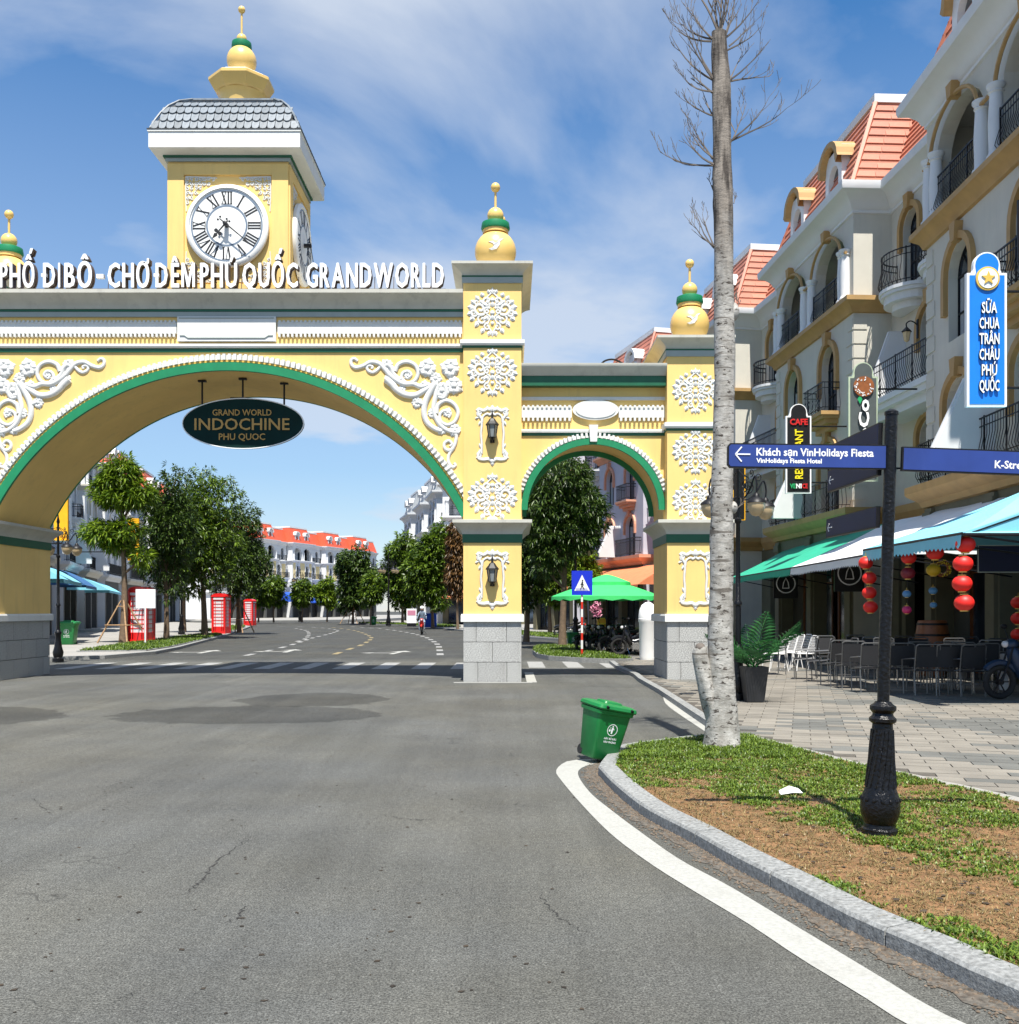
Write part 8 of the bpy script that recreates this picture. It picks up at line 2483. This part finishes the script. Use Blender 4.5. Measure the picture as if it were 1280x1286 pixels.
wl_ = [(973, 25.4, 'leftmost white wire chair behind the potted palm'), (984, 26.2, 'second white wire chair from the potted palm'), (992, 26.8, 'middle white wire chair of the row'), (1001, 27.0, 'fourth white wire chair from the potted palm'), (1008, 25.6, 'rightmost white wire chair, next to the black ones')]
w0 = None
for (pxx, d, lb) in wl_:
    if w0 is None: w0 = wchair(lb, cz(pxx, d), R(100))
    else: dup(w0, lb, cz(pxx, d), rz=R(96 + pxx % 9))
def table(label, loc):
    t = thing('terrace_table', label, 'table', loc, 0, 'dark terrace tables')
    q = MB(); q.box(-.38, -.38, .72, .38, .38, .75); q.build('table_top', 'chairblack', t)
    for sx in (-1, 1):
        for sy in (-1, 1):
            q = MB(); q.tube([(sx * .33, sy * .33, 0), (sx * .33, sy * .33, .72)], .016, 5); q.build('leg', 'chrome', t)
    return t
t0 = table('dark square table behind the foremost black chairs', cz(1075, 21.3))
for (pxx, d, lb) in ((1140, 20.9, 'dark square table right behind the signpost'), (1190, 20.0, 'dark square table under the red lantern string'), (1110, 24.0, 'dark square table near the shop front'), (965, 24.2, 'dark table by the potted palm'), (1235, 19.0, 'dark square table behind the navy motorbike')):
    dup(t0, lb, cz(pxx, d))
br = thing('barrel', 'varnished wooden barrel by the shop front under the blue awning', 'barrel', (px(1171, 23.6), 23.6, .075))
q = MB(); q.lathe([(.30, 0), (.34, .15), (.39, .5), (.40, .65), (.39, .8), (.34, 1.15), (.31, 1.28), (.29, 1.26)], n=26); q.build('staves', 'wood', br, smooth=True)
q = MB()
for z, r in ((.12, .338), (.38, .382), (.92, .380), (1.17, .336)): q.lathe([(r - .01, z), (r + .008, z), (r + .008, z + .05), (r - .01, z + .05)], n=26)
q.build('hoop', 'black', br)['kind'] = 'stuff'

def silk_lantern(label, pxx, py, d, rpx, m, z_top=2.75, grp='red silk lanterns in strings'):
    r = rpx * d / 1280; z = EYE + (766 - py) * d / 1280
    t = thing('silk_lantern', label, 'lantern', (px(pxx, d), d, z), 0, grp)
    b = MB(); n = 20; m_ = 8; vs = []; fs = []
    for j in range(m_ + 1):
        th = PI * (.12 + .76 * j / m_)
        for k in range(n):
            a = 2 * PI * k / n; rr_ = r * math.sin(th) * (1 - .035 * (k % 2)); vs.append((rr_ * math.cos(a), rr_ * math.sin(a), -r * .86 * math.cos(th)))
    for j in range(m_):
        for k in range(n): fs.append((j * n + k, j * n + (k + 1) % n, (j + 1) * n + (k + 1) % n, (j + 1) * n + k))
    b.add(vs, fs); b.build('silk', m, t, smooth=True)
    b = MB(); b.lathe([(r * .4, r * .78), (r * .4, r * .9)], n=12); b.lathe([(r * .4, -r * .9), (r * .4, -r * .78)], n=12); b.tube([(0, 0, r * .8), (0, 0, r * 1.4)], .005, 4); b.build('cap_ring', 'gold', t)
    return t
for i, (x, y) in enumerate(((1212.5, 684), (1209.5, 708), (1208.5, 733), (1211, 757))):
    silk_lantern(('topmost', 'second', 'third', 'lowest')[i] + ' bright red lantern of the front string under the blue awning', x, y, 15.75, 12.4, 'lantern')
for i, (x, y) in enumerate(((1087.5, 707), (1092, 726), (1092, 744.5), (1093.5, 762.5))):
    silk_lantern(('topmost', 'second', 'third', 'lowest')[i] + ' red lantern of the string just left of the signpost pole', x, y, 19.8, 9.2, 'lantern')
silk_lantern('red lantern under the blue awning right of the signpost pole', 1141.5, 700.5, 18.5, 9.5, 'lantern')
silk_lantern('red lantern high under the blue awning between the strings', 1174.5, 694, 17.5, 11, 'lantern')
silk_lantern('dark maroon lantern below the red one right of the signpost pole', 1140.5, 720, 18.5, 9, 'maroon')
silk_lantern('small pale blue lantern hanging under the maroon one', 1139, 746, 18.5, 5.5, 'bluesilk')
silk_lantern('small magenta lantern at the lower end of its string', 1139, 766, 18.5, 6, 'pinksilk')
silk_lantern('yellow lantern beside the round dotted wreath', 1172.5, 716, 19.0, 9, 'yellowsilk')
silk_lantern('upper small blue lantern below the yellow one', 1172, 742, 19.0, 5.5, 'bluesilk')
silk_lantern('lower small blue lantern below the yellow one', 1172.5, 760, 19.0, 4.5, 'bluesilk')
for i, (x, y) in enumerate(((1279, 757), (1279, 777), (1279, 797))):
    silk_lantern(('upper', 'middle', 'lower')[i] + ' red lantern cut by the right edge of the photo', x, y, 20.0, 9, 'lantern')
silk_lantern('red lantern low beside the navy motorbike', 1275, 837, 19.0, 9, 'lantern')
q = thing('lantern_cord', 'thin cords that carry the lantern strings under the awning', 'cord')
for (x, d, ya, yb) in ((1210.5, 15.75, 672, 757), (1091, 19.8, 700, 762), (1140, 18.5, 690, 770), (1173, 19, 690, 762)):
    b = MB(); b.tube([(px(x, d), d, EYE + (766 - ya) * d / 1280), (px(x, d), d, EYE + (766 - yb) * d / 1280)], .006, 4); b.build('cord', 'black', q)
wr = thing('wreath', 'round wreath of pale dots hanging beside the yellow lantern', 'wreath', (px(1184, 20), 20, EYE + (766 - 714) * 20 / 1280))
b = MB(Matrix.Rotation(R(90), 4, 'X')); 
b.tube([(.13 * math.cos(2 * PI * k / 20), .13 * math.sin(2 * PI * k / 20), 0) for k in range(21)], .045, 6); b.build('ring', 'wood', wr)
b = MB(); r = random.Random(4)
for i in range(70):
    a, q_ = r.uniform(0, 6.28), r.uniform(.095, .165); b.ball(q_ * math.cos(a), -.05, q_ * math.sin(a), .011, 5, 3)
b.build('wreath_bead', 'yellowletter', wr)['kind'] = 'stuff'
# boards inside the shop fronts
def plaque(label, pxx, py, d, r, m):
    t = thing('shop_plaque', label, 'sign', (px(pxx, d), d, EYE + (766 - py) * d / 1280), 0, 'plaques on the shop fronts')
    b = MB(); b.box(-r * 1.3, 0, -r * 1.6, r * 1.3, .05, r * 1.3); b.build('panel', m, t)
    b = MB(Matrix.Rotation(R(90), 4, 'X')); b.tube([(r * math.cos(2 * PI * k / 24), r * math.sin(2 * PI * k / 24), .02) for k in range(25)], .018, 5)
    b.tube([(r * .35, -r * .5, .02), (-r * .35, -r * .5, .02), (-r * .25, .1 * r, .02), (0, r * .6, .02), (r * .25, r * .1, .02), (r * .35, -r * .5, .02)], .016, 5); b.build('round_emblem', 'letter', t)
plaque('dark hanging plaque with a white ringed emblem under the white awning', 1067, 720, 26.5, .30, 'shopblack')
plaque('dark hanging plaque with a small emblem under the green awning', 987, 733, 33.0, .30, 'shopblack')
nb = thing('shop_board', 'navy shop board in the shade at the right edge behind the lanterns', 'sign', (px(1262, 18.4), 18.4, 2.28))
b = MB(); b.box(-.48, 0, 0, .48, .05, .48); b.build('panel', 'signnavy', nb)
b = MB(); b.tube([(-.48, -.005, 0), (.48, -.005, 0), (.48, -.005, .48), (-.48, -.005, .48), (-.48, -.005, 0)], .012, 4); b.build('edge_rim', 'bluegrey', nb)
wp = thing('white_pot', 'tall white pot in the shade at the right edge of the terrace', 'pot', (px(1262, 19.4), 19.4, .075))
q = MB(); q.lathe([(.10, 0), (.14, .7), (.15, .72), (.13, .72)], n=16); q.build('vase', 'signwhite', wp, smooth=True)
# far verge bits
kk = thing('kiosk_board', 'white and pink advertising board by the right-hand verge trees', 'board', (px(517, 92), 92, .1))
q = MB(); q.box(-.45, -.05, .3, .45, .05, 1.6); q.build('panel', 'signwhite', kk)
q = MB(); q.box(-.36, -.06, 1.0, .36, -.051, 1.45); q.build('print', 'petal', kk)
q = MB(); q.box(-.40, -.04, 0, .40, .04, .3); q.build('foot', 'black', kk)
bc = thing('blue_crate', 'cobalt blue bin beyond the rider on the right verge', 'bin', (px(541, 88), 88, .1))
q = MB(); q.box(-.5, -.4, 0, .5, .4, 1.1); q.build('body', 'canvas_dblue', bc); q = MB(); q.box(-.55, -.45, 1.101, .55, .45, 1.2); q.build('lid', 'canvas_dblue', bc)
